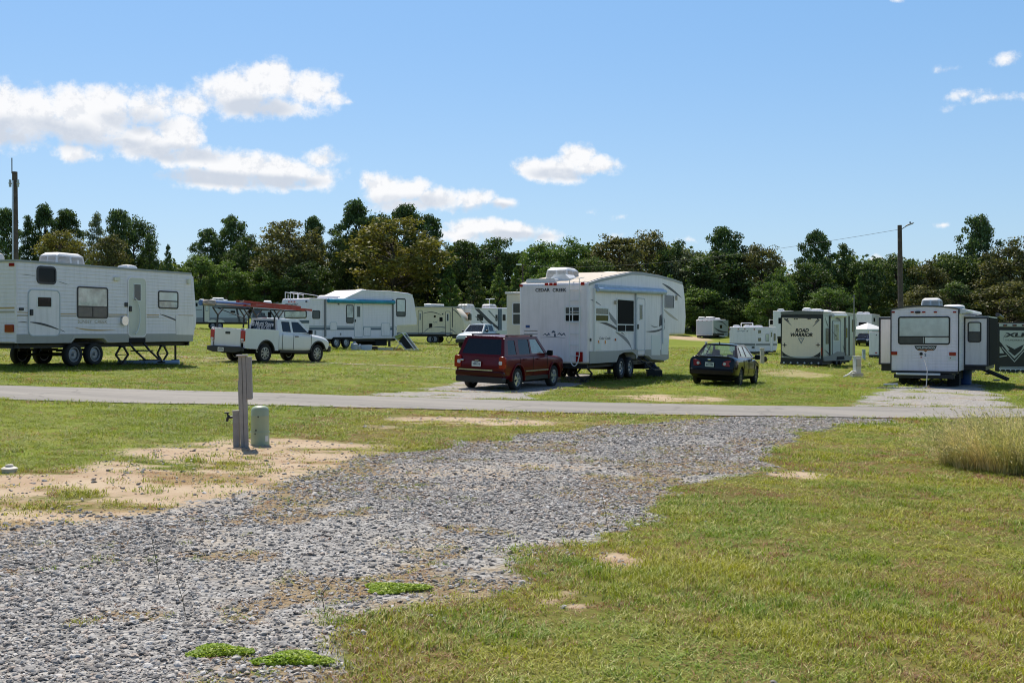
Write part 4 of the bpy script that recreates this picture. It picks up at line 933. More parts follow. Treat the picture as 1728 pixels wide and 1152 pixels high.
for y_ in (y0_, y1_): mb.cyl((-.11, y_, zl), (-.11, y_, zu), .014, n=6)
mb.cyl((-.11, y0_, zu), (.35, y0_, zu + .05), .014, n=6).cyl((-.11, y1_, zu), (.35, y1_, zu + .05), .014, n=6)
for k in range(8): zz = zl + (zu - zl) * k / 7; mb.cyl((-.11, y0_, zz), (-.11, y1_, zz), .012, n=6)
pts = [(-.11, y0_ + (y1_ - y0_) * i / 8, zl - .35 * math.sin(math.pi * i / 8) ** .6) for i in range(9)]; mb.tube(pts, .018)
mb.build('ladder', M_TRIM, v.root)
# slide-out on the far side, seen beyond the left rear corner
zz0, zz1 = v.B(870, 600)[1], v.B(860, 493)[1]
so_ = MB().box(.35, 4.6, 1.25, 1.95, zb + .1, zz1 - .05).build('slide_out', M_CREAM2, v.root, bevel=.03); MB().box(.3, 4.65, 1.25, 1.99, zz1 - .05, zz1 + .02).build('roof', M_TRIM, so_, bevel=.01)
f = lambda u, q, o: (.35 - o, u, q); yy = 1.50
MB().ring(rrect(1.33, 1.95, 1.72, 2.75, .06), rrect(1.37, 1.99, 1.68, 2.71, .03), f, 0, .02).prism([(1.35, 2.33), (1.70, 2.33), (1.70, 2.38), (1.35, 2.38)], f, 0, .018).build('window', M_TRIM, so_, smooth=False)
MB().prism(rrect(1.36, 1.98, 1.69, 2.72, .02), f, .001, .01).build('pane', M_PANE2, so_, smooth=False)
xa, xb = v.R(1051.5, 620)[0], v.R(1066.5, 620)[0]
xb = max(xb, xa + .82)
for x in (xa, xb):
    v.wheel(x, 'R', .385, .23, M_RIM, inset=.05); v.wheel(x, 'L', .385, .23, M_RIM, inset=.05); v.axle(x, .38)
v.chassis(.1, x1 - .2, zb - .16, zb + .0); MB().box(.05, xa - .5, -1.15, 1.15, zb - .06, zb - .012).box(xb + .5, x1 - .8, -1.15, 1.15, zb + .05, zb + .12).build('floor', M_UNDER, v.root, smooth=False)
MB().box(xa - .55, xb + .5, -.9, .9, zb - .1, zb + .5).build('wheel_well', M_UNDER, v.root, smooth=False)
v.jack(.45, -.95, zb - .1, .3, 'y'); v.jack(.45, .95, zb - .1, .3, 'y')
xq = v.R(1104, 610)[0]
for y_ in (-.95, .95): MB().box(xq + .9, xq + 1.02, y_ - .06, y_ + .06, .05, zb + .3).box(xq + .82, xq + 1.1, y_ - .14, y_ + .14, 0, .052).build('landing_leg', M_STEEL, v.root)
MB().box(xq - .3, xq + .8, -1.0, .6, .25, zb + .1).build('holding_tank', M_UNDER, v.root, smooth=False)
xs0, xs1 = v.R(1077, 595)[0], v.R(1088, 595)[0]
MB().box(xs0, xs1, -1.26, -1.6, zb - .1, zb - .06).box(xs0, xs1, -1.6, -1.95, zb - .38, zb - .34).bar((xs0 + .03, -1.25, zb + .1), (xs0 + .03, -1.9, zb - .36), .04).bar((xs1 - .03, -1.25, zb + .1), (xs1 - .03, -1.9, zb - .36), .04).build('step', M_STEEL, v.root, smooth=False)
MB().box(x2 - .5, x2 - .3, -.1, .1, v.R(1150, 575)[1], v.R(1150, 565)[1]).build('king_pin', M_STEEL, v.root)
# roof gear
zr = lambda x: np.interp(x, [0, v.R(1066, 458)[0], v.R(1150, 475)[0]], [zt, v.R(1066, 458.5)[1], v.R(1150, 475.5)[1]])
v.ac(1.9, .45, float(zr(1.9)) - .05, L=1.15, w=.85, h=.42)
MB().loft([[(x_, y_, z_) for y_, z_ in ((-.35 + k, 0), (-.35 + k, .2), (-.2 + k, .34), (.2 + k, .34), (.35 + k, .2), (.35 + k, 0))] for x_ in (0, .8) for k in (.0,)]).build('air_conditioner', M_AC, v.root).location = (.55, .0, zt - .02)
v.vent(v.R(1090, 461)[0], .1, float(zr(v.R(1090, 461)[0])) - .06, L=.8, h=.2)
MB().prism(rrect(-.55, 0, .55, .16, .06), lambda u, q, a: (a, u + .55, zt + q), .15, 1.1).build('slide_topper', M_TRIM, v.root)
MB().cyl((2.3, -.9, zt), (2.3, -.9, zt + .35), .03, n=8).build('pipe_cap', M_TRIM, v.root)
CC = v
print('cedar', xa, xb, x1, x2, zb, zt)
# ------------------------------------------------------------------ white fifth wheel with teal awning
RVG = 'recreational vehicles on the campground'
v = RV('fifth_wheel_trailer', 'older white fifth wheel trailer with rolled teal awning, behind the white pickup', 'fifth wheel trailer', 522, 69, 33, 2.44, RVG)
zb = v.R(600, 572)[1]; zt = v.R(524, 503)[1]
prof = [(0, zb), (0.02, zt - .25), (.12, zt), v.R(580, 503.5), v.R(611, 489), v.R(660, 491), v.R(690, 494.5), v.R(696, 497), v.R(699, 505), v.R(704, 540), v.R(704, 549), v.R(670.5, 549.5), v.R(670, 571), (v.R(668, 573)[0], zb)]
v.body(prof, M_WHITE, bevel=.07)
def tl(pts, w, m, name='roof_trim', side='R'):
    P_ = [v.pt(side, *p) for p in pts]; return MB().prism(P_ + [(a, b - w) for a, b in P_][::-1], v.fn(side), -.01, .02).build(name, m, v.root, smooth=False)
tl([(522, 503.5), (580, 504), (611, 489.5), (660, 491.5), (696, 497.5)], .08, M_TRIM)
v.slab('stripe', 'R', [(522, 549), (669, 551), (669, 553), (522, 552)], mat('light_grey_stripe', (.42, .45, .48), .5), .001, .006); v.slab('stripe', 'R', [(522, 552.6), (669, 553.4), (669, 556.5), (522, 556.5)], M_BLUES, .001, .006)
v.slab('stripe', 'B', [(-1.2, zb + 1.02), (1.2, zb + 1.02), (1.2, zb + 1.2), (-1.2, zb + 1.2)], M_BLUES, .001, .006, px=False)
v.window('B', (480, 524), (517.5, 536.5), pm=M_SHADE2, r=.12, fw=.06); v.text('B', 'Prowler', (481, 515), (503.5, 511.5), M_DK, shear=.3, bold=.01)
for p_ in (487.5, 492, 497): v.lamp('B', p_, 508.8, .1, .07, M_REDL)
v.lamp('B', 517, 508.5, .12, .1, M_DK); v.lamp('B', 468.5, 510, .12, .1, M_DK)
v.window('R', (527, 523.5), (540, 538), pm=M_PANE2, r=.1, fw=.05); v.window('R', (584, 514), (596.5, 545.5), pm=M_SHADE2, r=.12, fw=.06, bars=[('h', .3, 0, 1)], split=(.3, M_PANE2)); v.window('R', (668.5, 503), (684.5, 534.5), pm=M_SHADE, r=.14, fw=.09, bars=[('h', .25, 0, 1)], split=(.25, M_PANE2))
v.door('R', (598, 512), (612, 568), M_WHITE_S, r=.1, win=((601.5, 516), (608, 535.5)), wm=M_PANE2, fm=M_GREYW, handle=(599, 541))
for a, b in (((557, 544), (568, 556)), ((614, 552.5), (625, 566.5)), ((643.5, 545.5), (657.5, 566)), ((662.5, 551), (667.5, 566))): v.door('R', a, b, M_WHITE_S, r=.08, name='storage_hatch', fm=M_GREYW)
v.lamp('R', 574.5, 563.5, .1, .14, M_GREY, name='socket'); v.lamp('R', 532, 561, .12, .25, M_GREY, name='socket'); v.lamp('R', 571, 513.2, .14, .08, M_DK, name='porch_lamp')
a0, a1 = v.R(551, 507.5), v.R(662, 510); aw = MB().cyl((a0[0], -v.w / 2 - .17, a0[1]), (a1[0], -v.w / 2 - .17, a1[1]), .13, n=14).build('awning', M_TEAL, v.root)
for x_ in (548, 662.5): p_, q_ = v.R(x_, 505), v.R(x_, 568); MB().box(p_[0] - .05, p_[0] + .05, -v.w / 2 - .09, -v.w / 2, q_[1], p_[1]).build('awning_arm', M_GREY, aw, smooth=False)
xa, xb = v.R(569.5, 580)[0], v.R(586, 580)[0]; xb = max(xb, xa + .8)
MB().prism([(xa - .55, zb - .004), (xa - .4, zb + .14), (xb + .4, zb + .14), (xb + .55, zb - .004)], v.fn('R'), 0, .015).build('wheel_well', M_UNDER, v.root, smooth=False)
for x in (xa, xb):
    v.wheel(x, 'R', .36, .22, M_RIM, inset=.04); v.wheel(x, 'L', .36, .22, M_RIM, inset=.04); v.axle(x)
xe = v.R(670, 560)[0]; v.chassis(.1, xe, zb - .16, zb)
for y_ in (-.9, .9): MB().box(xe - .5, xe - .38, y_ - .06, y_ + .06, .03, zb).build('landing_leg', M_STEEL, v.root)
MB().box(v.R(638, 575)[0], v.R(657, 575)[0], -1.0, .9, .12, zb - .01).build('holding_tank', M_UNDER, v.root, smooth=False)
mb = MB()
for y_ in (-.4, .4, .9): mb.cyl((.3, y_, zt), (.3, y_, zt + .3), .02, n=6)
mb.tube([(.15, 1.0, zt - .2), (.15, 1.0, zt + .42), (1.8, 1.0, zt + .3)], .025).tube([(.15, .55, zt - .2), (.15, .55, zt + .42), (.8, .55, zt + .4), (.8, .55, zt)], .025).tube([(.9, .55, zt), (.9, .55, zt + .4), (2.6, .5, zt + .25)], .02)
mb.build('roof_rail', M_TRIM, v.root)
v.ac(3.2, -.1, zt - .03, L=1.6, w=1.0, h=.3, grille=False); v.ac(5.0, -.6, zt - .02, L=1.0, w=.6, h=.22, grille=False); v.vent(v.R(636, 489)[0], .2, v.R(636, 490)[1] - .05, L=.6, h=.16)

# ------------------------------------------------------------------ grey travel trailer far behind the pickup
v = RV('travel_trailer', 'grey and white travel trailer with curved door, seen past the pickup and its ladders', 'travel trailer', 318, 118, 72, 2.44, RVG)
zb = v.R(380, 543.5)[1]; zt = v.R(380, 508)[1]; L_ = v.R(418, 520)[0]
v.body([(0, zb), (0, zt), (L_ - .15, zt), (L_, zt - .3), (L_ + .1, zb + .6), (L_ - .1, zb)], M_GREYW, bevel=.05)
v.slab('skirt', 'R', [(0.01, zb), (.01, zb + .48), (L_ - .06, zb + .48), (L_ - .1, zb)], M_GREY, 0, .012, px=False)
MB().box(-.05, L_ + .05, -1.3, 1.25, zt - .06, zt + .05).build('roof', M_TRIM, v.root, smooth=False)
v.door('R', (345, 512), (353.5, 543), M_CREAM2, r=.12, win=((347, 514.5), (351.5, 525)), wm=M_SHADE, fm=M_GREY, wf=M_DK); v.window('R', (330, 511), (333.5, 517), pm=M_PANE); v.window('R', (389, 524), (397, 528), pm=M_PANE); v.slab('stripe', 'R', [(329, 522), (341, 522), (341, 523.2), (329, 523.2)], M_GREY); v.slab('stripe', 'R', [(386, 530.5), (396, 530.5), (396, 531.1), (386, 531.1)], M_GREY)
v.slab('pillar', 'R', [(342.5, 508), (345, 508), (345, 543), (342.5, 543)], M_DK, 0, .02); v.slab('swoosh', 'R', [(398, 521), (401, 521), (406, 543), (402, 543)], M_DK)
for p_ in (359, 371):
    x = v.R(p_, 550)[0]; v.wheel(x, 'R', .36, .22, inset=.03); v.wheel(x, 'L', .36, .22, inset=.03)
    q = v.R(p_, 545); MB().prism([(q[0] + .5 * math.cos(a), zb - .02 + .28 * math.sin(a)) for a in np.linspace(0, math.pi, 10)], v.fn('R'), 0, .05).build('wheel_arch_trim', M_CREAM2, v.root, smooth=False)
v.chassis(.1, L_, zb - .2, zb)
v.ac(v.R(369, 508)[0], 0, zt, L=1.3, w=.8, h=.4); v.vent(v.R(341, 508)[0], -.3, zt, L=.6, h=.22); v.vent(v.R(359, 508)[0], -.3, zt, L=.7, h=.2); v.vent(v.R(381, 508)[0], -.3, zt, L=.5, h=.2)
# dark trailer nose behind the ladders
v = RV('travel_trailer', 'dark nosed travel trailer mostly hidden behind the red ladders, with white roof box', 'travel trailer', 425, 122, 76, 2.44, RVG)
zb = v.R(440, 545)[1]; zt = v.R(440, 512)[1]; L_ = 6.5
v.body([(0, zb), (-.1, zb + .8), (.25, zt - .3), (.6, zt), (L_, zt), (L_, zb)], M_GREYW, bevel=.06)
v.slab('swoosh', 'R', [(0.02, zb + .3), (.1, zt - .9), (.6, zt - .5), (1.6, zb + .7), (2.2, zb + .2)], M_INK, 0, .012, px=False); v.window('R', (441, 528), (447, 533), pm=M_PANE)
v.window('R', (452, 526), (458, 536), pm=M_PANE)
MB().box(.5, L_ + .05, -1.27, 1.25, zt - .05, zt + .05).build('roof', M_TRIM, v.root, smooth=False); v.ac(v.R(452, 511)[0], 0, zt, L=.9, w=.7, h=.36, grille=False)
for x in (2.6, 3.5): v.wheel(x, 'R', .36, .22, inset=.03); v.wheel(x, 'L', .36, .22, inset=.03)
v.chassis(.1, L_, zb - .2, zb)

# ------------------------------------------------------------------ cream trailer right of the teal awning
v = RV('travel_trailer', 'cream travel trailer with dark pinstripe arcs, right of the teal awning trailer', 'travel trailer', 640, 101.5, 99, 2.5, RVG)
zb = v.R(720, 564)[1]; zt = v.R(720, 518)[1]; L_ = v.R(763.5, 540)[0]
v.body([(0, zb), (0, zt), (L_, zt), (L_, zb + .0)], M_CREAM, bevel=.03)
# curved nose
h = v.w / 2; mb = MB(); rings = []
for yy in (-h, -h * .8, -h * .3, h * .3, h * .8, h):
    k = .8 * (1 - (abs(yy) / h) ** 4) * .35
    rings.append([(L_ + .002, yy, zb + .02), (L_ + .002, yy, zt - .02), (L_ + .35, yy, zt - .12), (L_ + .75 + k, yy, zt - .75), (L_ + 1.05 + k, yy, zb + 1.1), (L_ + 1.1 + k, yy, zb + .45), (L_ + .9 + k, yy, zb + .02)])
mb.loft(rings).build('nose', M_CREAM, v.root, ang=50)
v.door('R', (706, 524), (712.5, 563.5), M_CREAM, r=.1, win=((707.5, 528), (710.5, 540.5)), wm=M_PANE2, fm=M_DK); v.door('R', (752, 525.5), (759.5, 565), M_CREAM, r=.1, win=((753.5, 529), (757.5, 542)), wm=M_PANE2, fm=M_DK)
v.window('R', (741.5, 535), (747, 542.5), pm=M_PANE); v.window('R', (732, 532), (735.5, 535.5), pm=M_PANE, fw=.02); v.window('R', (724, 545.5), (729.5, 553), pm=M_PANE, fw=.03); v.window('F', (-.8, zb + 1.3), (.8, zt - .6), px=False, base=L_ + 1.35, pm=M_PANE)
v.slab('swoosh', 'R', swoosh((714, 529), (730, 523), (745, 532), .9, w0=.4), M_DK); v.slab('swoosh', 'R', swoosh((713, 563), (722, 552), (731, 552), 1.1, w0=.4), M_GREY); v.slab('swoosh', 'R', swoosh((731, 552), (757, 549), (771, 563), 1.3, w0=.5), M_GREY); v.slab('swoosh', 'R', swoosh((738, 563), (746, 558), (757, 560), .7, w0=.3), M_GREY)
v.slab('swoosh', 'R', swoosh((763, 521), (772, 526), (778, 536), 1.4, w0=.5), M_DK, -.02, .012); v.slab('swoosh', 'R', [(763, 518), (764.2, 518), (764.2, 552), (763, 552)], M_DK)
MB().box(-.05, L_ + .3, -1.32, 1.25, zt - .04, zt + .05).build('roof', M_GTRIM, v.root, smooth=False); v.slab('skirt', 'R', [(0.01, zb + .003), (.01, zb + .16), (L_, zb + .16), (L_, zb + .003)], M_GREY, 0, .015, px=False)
v.lamp('R', 747, 529.8, .12, .12, M_DK, name='porch_lamp'); v.text('R', 'PUMA', (731, 545), (738, 542), M_GREY)
mb = MB().cyl((v.R(715, 515)[0], -1.0, zt + .2), (v.R(748, 515)[0], -1.0, zt + .15), .1, n=8); mb.build('roof_tube', M_TRIM, v.root); v.vent(v.R(718, 514)[0], 0, zt, L=.6, h=.35); v.vent(v.R(730, 514)[0], 0, zt, L=.6, h=.25)
for p_ in (727, 734, 757): pass
for p_ in (725.5, 733): x = v.R(p_, 570)[0]; v.wheel(x, 'R', .36, .22, inset=.1); v.wheel(x, 'L', .36, .22, inset=.1); v.axle(x)
v.chassis(.1, L_ + .8, zb - .2, zb); MB().bar((L_ + .7, -.7, zb - .1), (L_ + 2.2, 0, zb - .1), .1).bar((L_ + .7, .7, zb - .1), (L_ + 2.2, 0, zb - .1), .1).cyl((L_ + 1.9, 0, .05), (L_ + 1.9, 0, zb + .2), .05).build('tongue', M_STEEL, v.root)
v.jack(.8, -.9, zb - .15, .3); v.jack(L_ - .4, -.9, zb - .15, .3); MB().lathe([(.15, 0), (.17, .05), (.17, .45), (.08, .58)], (L_ + 1.45, -.2, zb - .05), n=12).build('gas_bottle', M_TRIM, v.root)

# ------------------------------------------------------------------ fifth wheel with diagonal dark stripes
v = RV('fifth_wheel_trailer', 'white fifth wheel trailer with bold dark diagonal stripes, behind the silver pickup', 'fifth wheel trailer', 795, 108, 33, 2.5, RVG)
zt = v.R(800, 520)[1]; zb = .72; L_ = 10.5
v.body([(0, zb), (0, zt), (8, zt + .2), (10.2, zt + .1), (10.6, zt - .4), (10.6, zb + 1.2), (8.2, zb + 1.2), (8.1, zb)], M_WHITE_S, bevel=.08)
v.window('B', (779.5, 529.5), (790, 539.5), pm=M_PANE, r=.1); v.window('R', (805, 530), (815, 541), pm=M_PANE, r=.1); v.window('R', (836, 531), (839.5, 541.5), pm=M_PANE); v.window('R', (848, 530.5), (853, 541), pm=M_PANE)
v.slab('swoosh', 'R', [(801, 521), (808, 521), (828, 541), (854, 562), (854, 565), (824, 544)], M_DK); v.slab('swoosh', 'R', [(823, 524), (826, 524), (840, 540), (838, 540)], M_GREY); v.slab('swoosh', 'R', [(801, 533), (804, 534), (830, 558), (826, 558)], M_GREY)
v.slab('pillar', 'R', [(840.5, 521), (845.5, 521), (845.5, 560), (840.5, 560)], M_BLUES, 0, .1)
mb = MB()
for y_ in (-.15, -.55): mb.cyl((-.08, y_, zb + .3), (-.08, y_, zt + .4), .02, n=6)
for k in range(8): mb.cyl((-.08, -.15, zb + .4 + k * .38), (-.08, -.55, zb + .4 + k * .38), .015, n=6)
mb.build('ladder', M_GREY, v.root); v.lamp('B', 789, 533.5, .55, .7, mat('orange_seat', (.5, .22, .08), .6), name='bike_cover', t=.12)
v.ac(.9, 0, zt, L=1.3, w=1.2, h=.42); v.ac(5.0, 0, zt + .1, L=1.3, w=1.0, h=.4); MB().cyl((5.2, .1, zt + .4), (5.2, .1, zt + 1.05), .03, n=6).cyl((5.2, -.5, zt + 1.05), (5.2, .55, zt + 1.05), .05, n=6).build('antenna', M_TRIM, v.root)
MB().box(.0, 8, -1.3, 1.28, zt - .01, zt + .04).build('roof', M_TRIM, v.root, smooth=False)
for x in (4.2, 5.1): v.wheel(x, 'R', .38, .22, inset=.03); v.wheel(x, 'L', .38, .22, inset=.03); v.axle(x)
v.chassis(.1, 8, zb - .2, zb)
for y_ in (-.9, .9): MB().box(7.6, 7.72, y_ - .06, y_ + .06, .03, zb).build('landing_leg', M_STEEL, v.root)

# ------------------------------------------------------------------ far white toy hauler
v = RV('toy_hauler_trailer', 'far white toy hauler with dark curved side graphics, small beyond the black sedan', 'toy hauler trailer', 1203, 160, 24, 2.5, RVG)
zb = v.R(1205, 566)[1]; zt = v.R(1204, 539)[1]; L_ = 9
v.body([(0, zb), (0, zt), (8.2, zt + .1), (9, zt - .6), (9.1, zb + 1.2), (7.2, zb + 1.1), (7, zb)], M_WHITE_S, bevel=.08)
v.slab('side_graphic', 'R', [(1204, 541), (1229, 540), (1229, 566), (1204, 566)], mat('silver_graphic', (.4, .44, .44), .4), 0, .006)
v.slab('swoosh', 'R', swoosh((1204, 551), (1214, 562), (1229, 560), 3.0), M_DK, .007, .012); v.slab('swoosh', 'R', swoosh((1207, 543), (1220, 539), (1228, 553), 1.8), M_DK, .007, .012); v.slab('swoosh', 'R', swoosh((1205, 558), (1215, 570), (1229, 566), 3), M_TRIM, .007, .012)
v.window('R', (1214.5, 548), (1218.5, 554), pm=M_PANE); v.slab('ramp_door', 'B', [(-1.18, zb + .1), (1.18, zb + .1), (1.18, zt - .25), (-1.18, zt - .25)], M_GREYW, 0, .03, px=False)
for p_ in (1178, 1185, 1193, 1200): v.lamp('B', p_, 541, .12, .08, M_RED)
v.slab('skirt', 'R', [(0.0, zb), (0, zb + .35), (6.9, zb + .3), (6.9, zb)], M_DK, .007, .02, px=False)
v.ac(.8, .6, zt, L=1, w=.9, h=.4); v.ac(3.5, 0, zt, L=1.3, w=1.2, h=.45); v.vent(8.0, 0, zt + .05, L=.8, h=.3)
for x in (4, 4.95): v.wheel(x, 'R', .38, .24, inset=.03); v.wheel(x, 'L', .38, .24, inset=.03)
v.chassis(.1, 7, zb - .2, zb); v.jack(.4, .9, zb - .15, .3, 'y'); v.jack(.4, -.9, zb - .15, .3, 'y')
for y_ in (-.9, .9): MB().box(6.6, 6.72, y_ - .06, y_ + .06, .03, zb).build('landing_leg', M_STEEL, v.root)

# ------------------------------------------------------------------ small white trailer behind the sedan
v = RV('travel_trailer', 'low white travel trailer with grey band and roof rack hoop, just behind the black sedan', 'travel trailer', 1275, 100, 28.5, 2.44, RVG)
zb = v.R(1276, 593.5)[1]; zt = v.R(1276, 551.5)[1]; L_ = v.R(1311.5, 575)[0]
v.body([(0, zb), (0, zt), (L_ - .3, zt), (L_ + .05, zt - .5), (L_ + .15, zb + .5), (L_ - .3, zb)], M_WHITE, bevel=.05)
v.slab('stripe', 'R', [(1275.5, 579.5), (1311, 579), (1311, 583), (1275.5, 583)], M_GREY); v.slab('stripe', 'B', [(1229.5, 578.5), (1274.5, 579.5), (1274.5, 583.5), (1229.5, 582.5)], M_GREY)
v.text('B', 'Jay Flight', (1243.5, 560), (1258, 557), M_INK, shear=.3); v.slab('emblem', 'B', [(1259, 559), (1261, 560), (1263, 557), (1261, 558)], M_INK, 0, .005); v.lamp('B', 1271, 586, .25, .14, M_BLACK, name='socket')
for p_ in (1231.5, 1273): v.lamp('B', p_, 555.5, .12, .1, M_RED)
for p_ in (1246, 1257): v.lamp('B', p_, 555, .1, .07, M_RED)
v.window('R', (1279.5, 557), (1284, 562), pm=M_PANE2); v.window('R', (1279.5, 570), (1284, 575.5), pm=M_PANE2); v.window('R', (1292, 563.5), (1297.5, 576), pm=M_SHADE); v.door('R', (1299.5, 558), (1303.5, 592), M_WHITE_S, r=.08, win=((1300.3, 560), (1302.7, 569)), wm=M_PANE2, fm=M_GREYW); v.window('R', (1305.5, 562.5), (1308.5, 575), pm=M_PANE2)
for x in (3.6, 4.4): v.wheel(x, 'R', .34, .2, inset=.06); v.wheel(x, 'L', .34, .2, inset=.06); v.axle(x, .34)
v.chassis(.1, L_, zb - .15, zb); mb = MB().tube([(2.6, .9, zt), (2.6, .9, zt + .38), (2.6, -.2, zt + .38), (2.6, -.2, zt)], .05); mb.build('roof_rail', M_TRIM, v.root)
for x_, y_ in ((.8, .8), (1.5, 0), (3.6, .2), (5.0, 0), (6.2, .2)): v.vent(x_, y_, zt, L=.55, h=.18)
v.jack(.4, -.8, zb - .12, .26); MB().bar((L_ - .3, -.7, zb - .08), (L_ + 1, 0, zb - .08), .1).bar((L_ - .3, .7, zb - .08), (L_ + 1, 0, zb - .08), .1).build('tongue', M_STEEL, v.root)

# ------------------------------------------------------------------ tall white rig behind the cream toy hauler
v = RV('fifth_wheel_trailer', 'tall plain white trailer with stepped slide box, half hidden by the cream toy hauler', 'fifth wheel trailer', 1336, 148, 24, 2.5, RVG)
zt = v.B(1320, 524.5)[1]; zb = .9
v.body([(0, zb), (0, zt), (8, zt), (8.6, zt - .6), (8.6, zb + 1.3), (7, zb + 1.3), (7, zb)], M_WHITE, bevel=.06); v.window('B', (1313.5, 536), (1321, 546), pm=M_PANE); v.vent(.6, .3, zt, L=.8, h=.3)
so_ = MB().box(.8, 4, 1.25, 1.95, zb + .1, v.B(1302, 539)[1]).build('slide_out', M_WHITE_S, v.root, bevel=.03); f = lambda u, q, o: (.8 - o, u, q); zc = v.B(1302, 543)[1]; MB().prism(rrect(1.4, zc - .35, 1.8, zc + .25, .05), f, 0, .012).build('window', M_PANE, so_, smooth=False)
for x in (3.6, 4.6): v.wheel(x, 'R', .4, .24, inset=.03); v.wheel(x, 'L', .4, .24, inset=.03)
v.chassis(.1, 7, zb - .25, zb)
MB().lathe([(.02, 0), (.05, .02), (.05, .2), (.02, .25)], (-.1, .9, zb + .1), n=8).build('tail_lamp', M_REDL, v.root)

# ------------------------------------------------------------------ cream toy hauler
v = RV('toy_hauler_trailer', 'cream toy hauler with big beige rear ramp door and black trim', 'toy hauler trailer', 1389, 66, 30, 2.56, RVG)
zb = v.R(1389, 609)[1]; zt = v.R(1390, 530)[1]; xe = v.R(1437, 600)[0]; xe = min(xe, 8.6)
M_BEIGE = mat('beige_ramp', (.90, .73, .57), .45, dirt=.1)
v.body([(0, zb), (0, zt - .02), (.1, zt + .1), (v.R(1446, 540)[0] - .4, zt + .12), v.R(1446, 537), v.R(1445, 560), v.R(1440, 600), (xe, zb)], mat('grey_side', (.44, .44, .38), .35, dirt=.1), bevel=.05)
v.slab('rear_frame', 'B', [(-1.28, zb - .1), (1.28, zb - .1), (1.28, zt - .02), (-1.28, zt - .02)], M_BLACK, 0, .03, px=False)
rd = v.slab('ramp_door', 'B', [(1320.5, 536), (1386, 537.5), (1385.5, 605), (1319.5, 603)], M_BEIGE, .03, .07)
fb_ = lambda side, pts, m, nm: v.slab(nm, 'B', pts, m, .071, .076, parent=rd)
fb_('B', [(1319.8, 592)] + bc((1319.8, 592), (1330, 602.5), (1347, 603.3)) + [(1320, 602.5)], M_BLACK, 'corner_panel'); fb_('B', [(1385, 593)] + bc((1385, 593), (1374, 603.5), (1358, 603.6)) + [(1385, 604.3)], M_BLACK, 'corner_panel')
for o_ in (1,):
    fb_('B', [(1321, 600), (1321, 592), (1320.4, 591), (1320.4, 603), (1386, 605), (1386, 592), (1385.5, 592), (1385, 601.8), (1321, 600.6)], mat('pale_trim', (.6, .58, .52), .5), 'ramp_trim')
v.text('B', 'ROAD', (1342, 560.5), (1365, 554), M_BLACK, base=-.071, shear=.25, bold=.05, parent=rd); v.text('B', 'WARRIOR', (1334, 568), (1371.5, 561.5), M_BLACK, base=-.071, shear=.25, bold=.05, parent=rd)
fb_('B', [(1347, 570), (1358, 570), (1352.5, 580.5)], M_GREY, 'emblem'); v.slab('emblem', 'B', [(1349.3, 571), (1355.7, 571), (1352.5, 577)], M_BEIGE, .077, .079, parent=rd); v.slab('emblem', 'B', [(1351.3, 571.5), (1353.7, 571.5), (1352.5, 574)], M_GREY, .08, .082, parent=rd)
fb_('B', swoosh((1323, 538), (1330, 542), (1337, 550), 2.4), M_GREY, 'swoosh'); fb_('B', swoosh((1384, 540), (1378, 544), (1371, 552), 2.4), M_GREY, 'swoosh'); fb_('B', swoosh((1323, 537.5), (1328, 539), (1333, 543), 2.5), M_DK, 'swoosh'); fb_('B', swoosh((1384, 539.5), (1379, 540), (1375, 545), 2.0), M_DK, 'swoosh')
for p_ in (1324.5, 1381): v.slab('latch', 'B', [(p_ - 3.5, 581.2), (p_ + 3.5, 581.7), (p_ + 3.5, 582.5), (p_ - 3.5, 582)], M_BLACK, .07, .1, parent=rd); v.slab('latch', 'B', [(p_ - .4, 578.5), (p_ + .5, 578.5), (p_ + .5, 585), (p_ - .4, 585)], M_BLACK, .07, .11, parent=rd)
for p_ in (1329, 1341, 1345, 1364, 1367, 1380): v.lamp('B', p_, 538, .08, .06, M_BLACK, base=-.07)
MB().loft([[(x_, y_, z_) for y_ in (1.28, .6, 0, -.6, -1.28) for x_, z_ in (((-.06), zt - .0),)] + [(x_, y_, z2) for y_ in (-1.28, -.6, 0, .6, 1.28) for z2 in (zt + .22 - .05 * abs(y_),)] for x_ in (-.06, .5)]).build('roof_cap', mat('grey_cap', (.16, .155, .14), .4), v.root)
v.slab('bumper', 'B', [(-1.28, zb - .22), (1.28, zb - .22), (1.28, zb - .08), (-1.28, zb - .08)], M_BLACK, .03, .14, px=False)
for k in range(6): y_ = 1.05 - k * .42; MB().cyl((-.14, y_, zb - .12), (-.17, y_, zb - .12), .055, n=10).build('marker_lamp', M_CLEAR, v.root)
v.slab('tail_lamp', 'B', [(-1.24, zb + .35), (-1.19, zb + .35), (-1.19, zb + .8), (-1.24, zb + .8)], M_RED, .03, .06, px=False)
v.slab('licence_plate', 'B', [(1345.5, 613), (1353, 613), (1353, 617.5), (1345.5, 617.5)], M_PLATE, .03, .05)
# side
M_SIDEL = mat('side_silver', (.52, .56, .52), .3)
for a, b in ((1390.5, 1398.5), (1401, 1411), (1418, 1424), (1428.5, 1431), (1434, 1439)): v.slab('side_panel', 'R', [(a, 534), (b, 534), (b, 598), (a, 598)], M_SIDEL, 0, .004)
for a, b in ((1399, 1400.6), (1425, 1426.6), (1432, 1433)): v.slab('pillar', 'R', [(a, 533), (b, 533), (b, 600), (a, 600)], M_BLACK, .004, .05)
v.window('R', (1393.5, 553.5), (1399, 580), pm=M_PANE2, fw=.04, base=v.w / 2 + .005); v.door('R', (1404.5, 541), (1418, 598), M_GREYW, r=.2, win=((1406, 546), (1415.5, 575)), wm=M_SHADE2, fm=M_DK, base=v.w / 2 + .005); v.window('R', (1426, 553), (1429.5, 570), pm=M_PANE, fw=.03, base=v.w / 2 + .005); v.window('R', (1438, 539), (1442, 560), pm=M_PANE, fw=.03, base=v.w / 2 + .005)
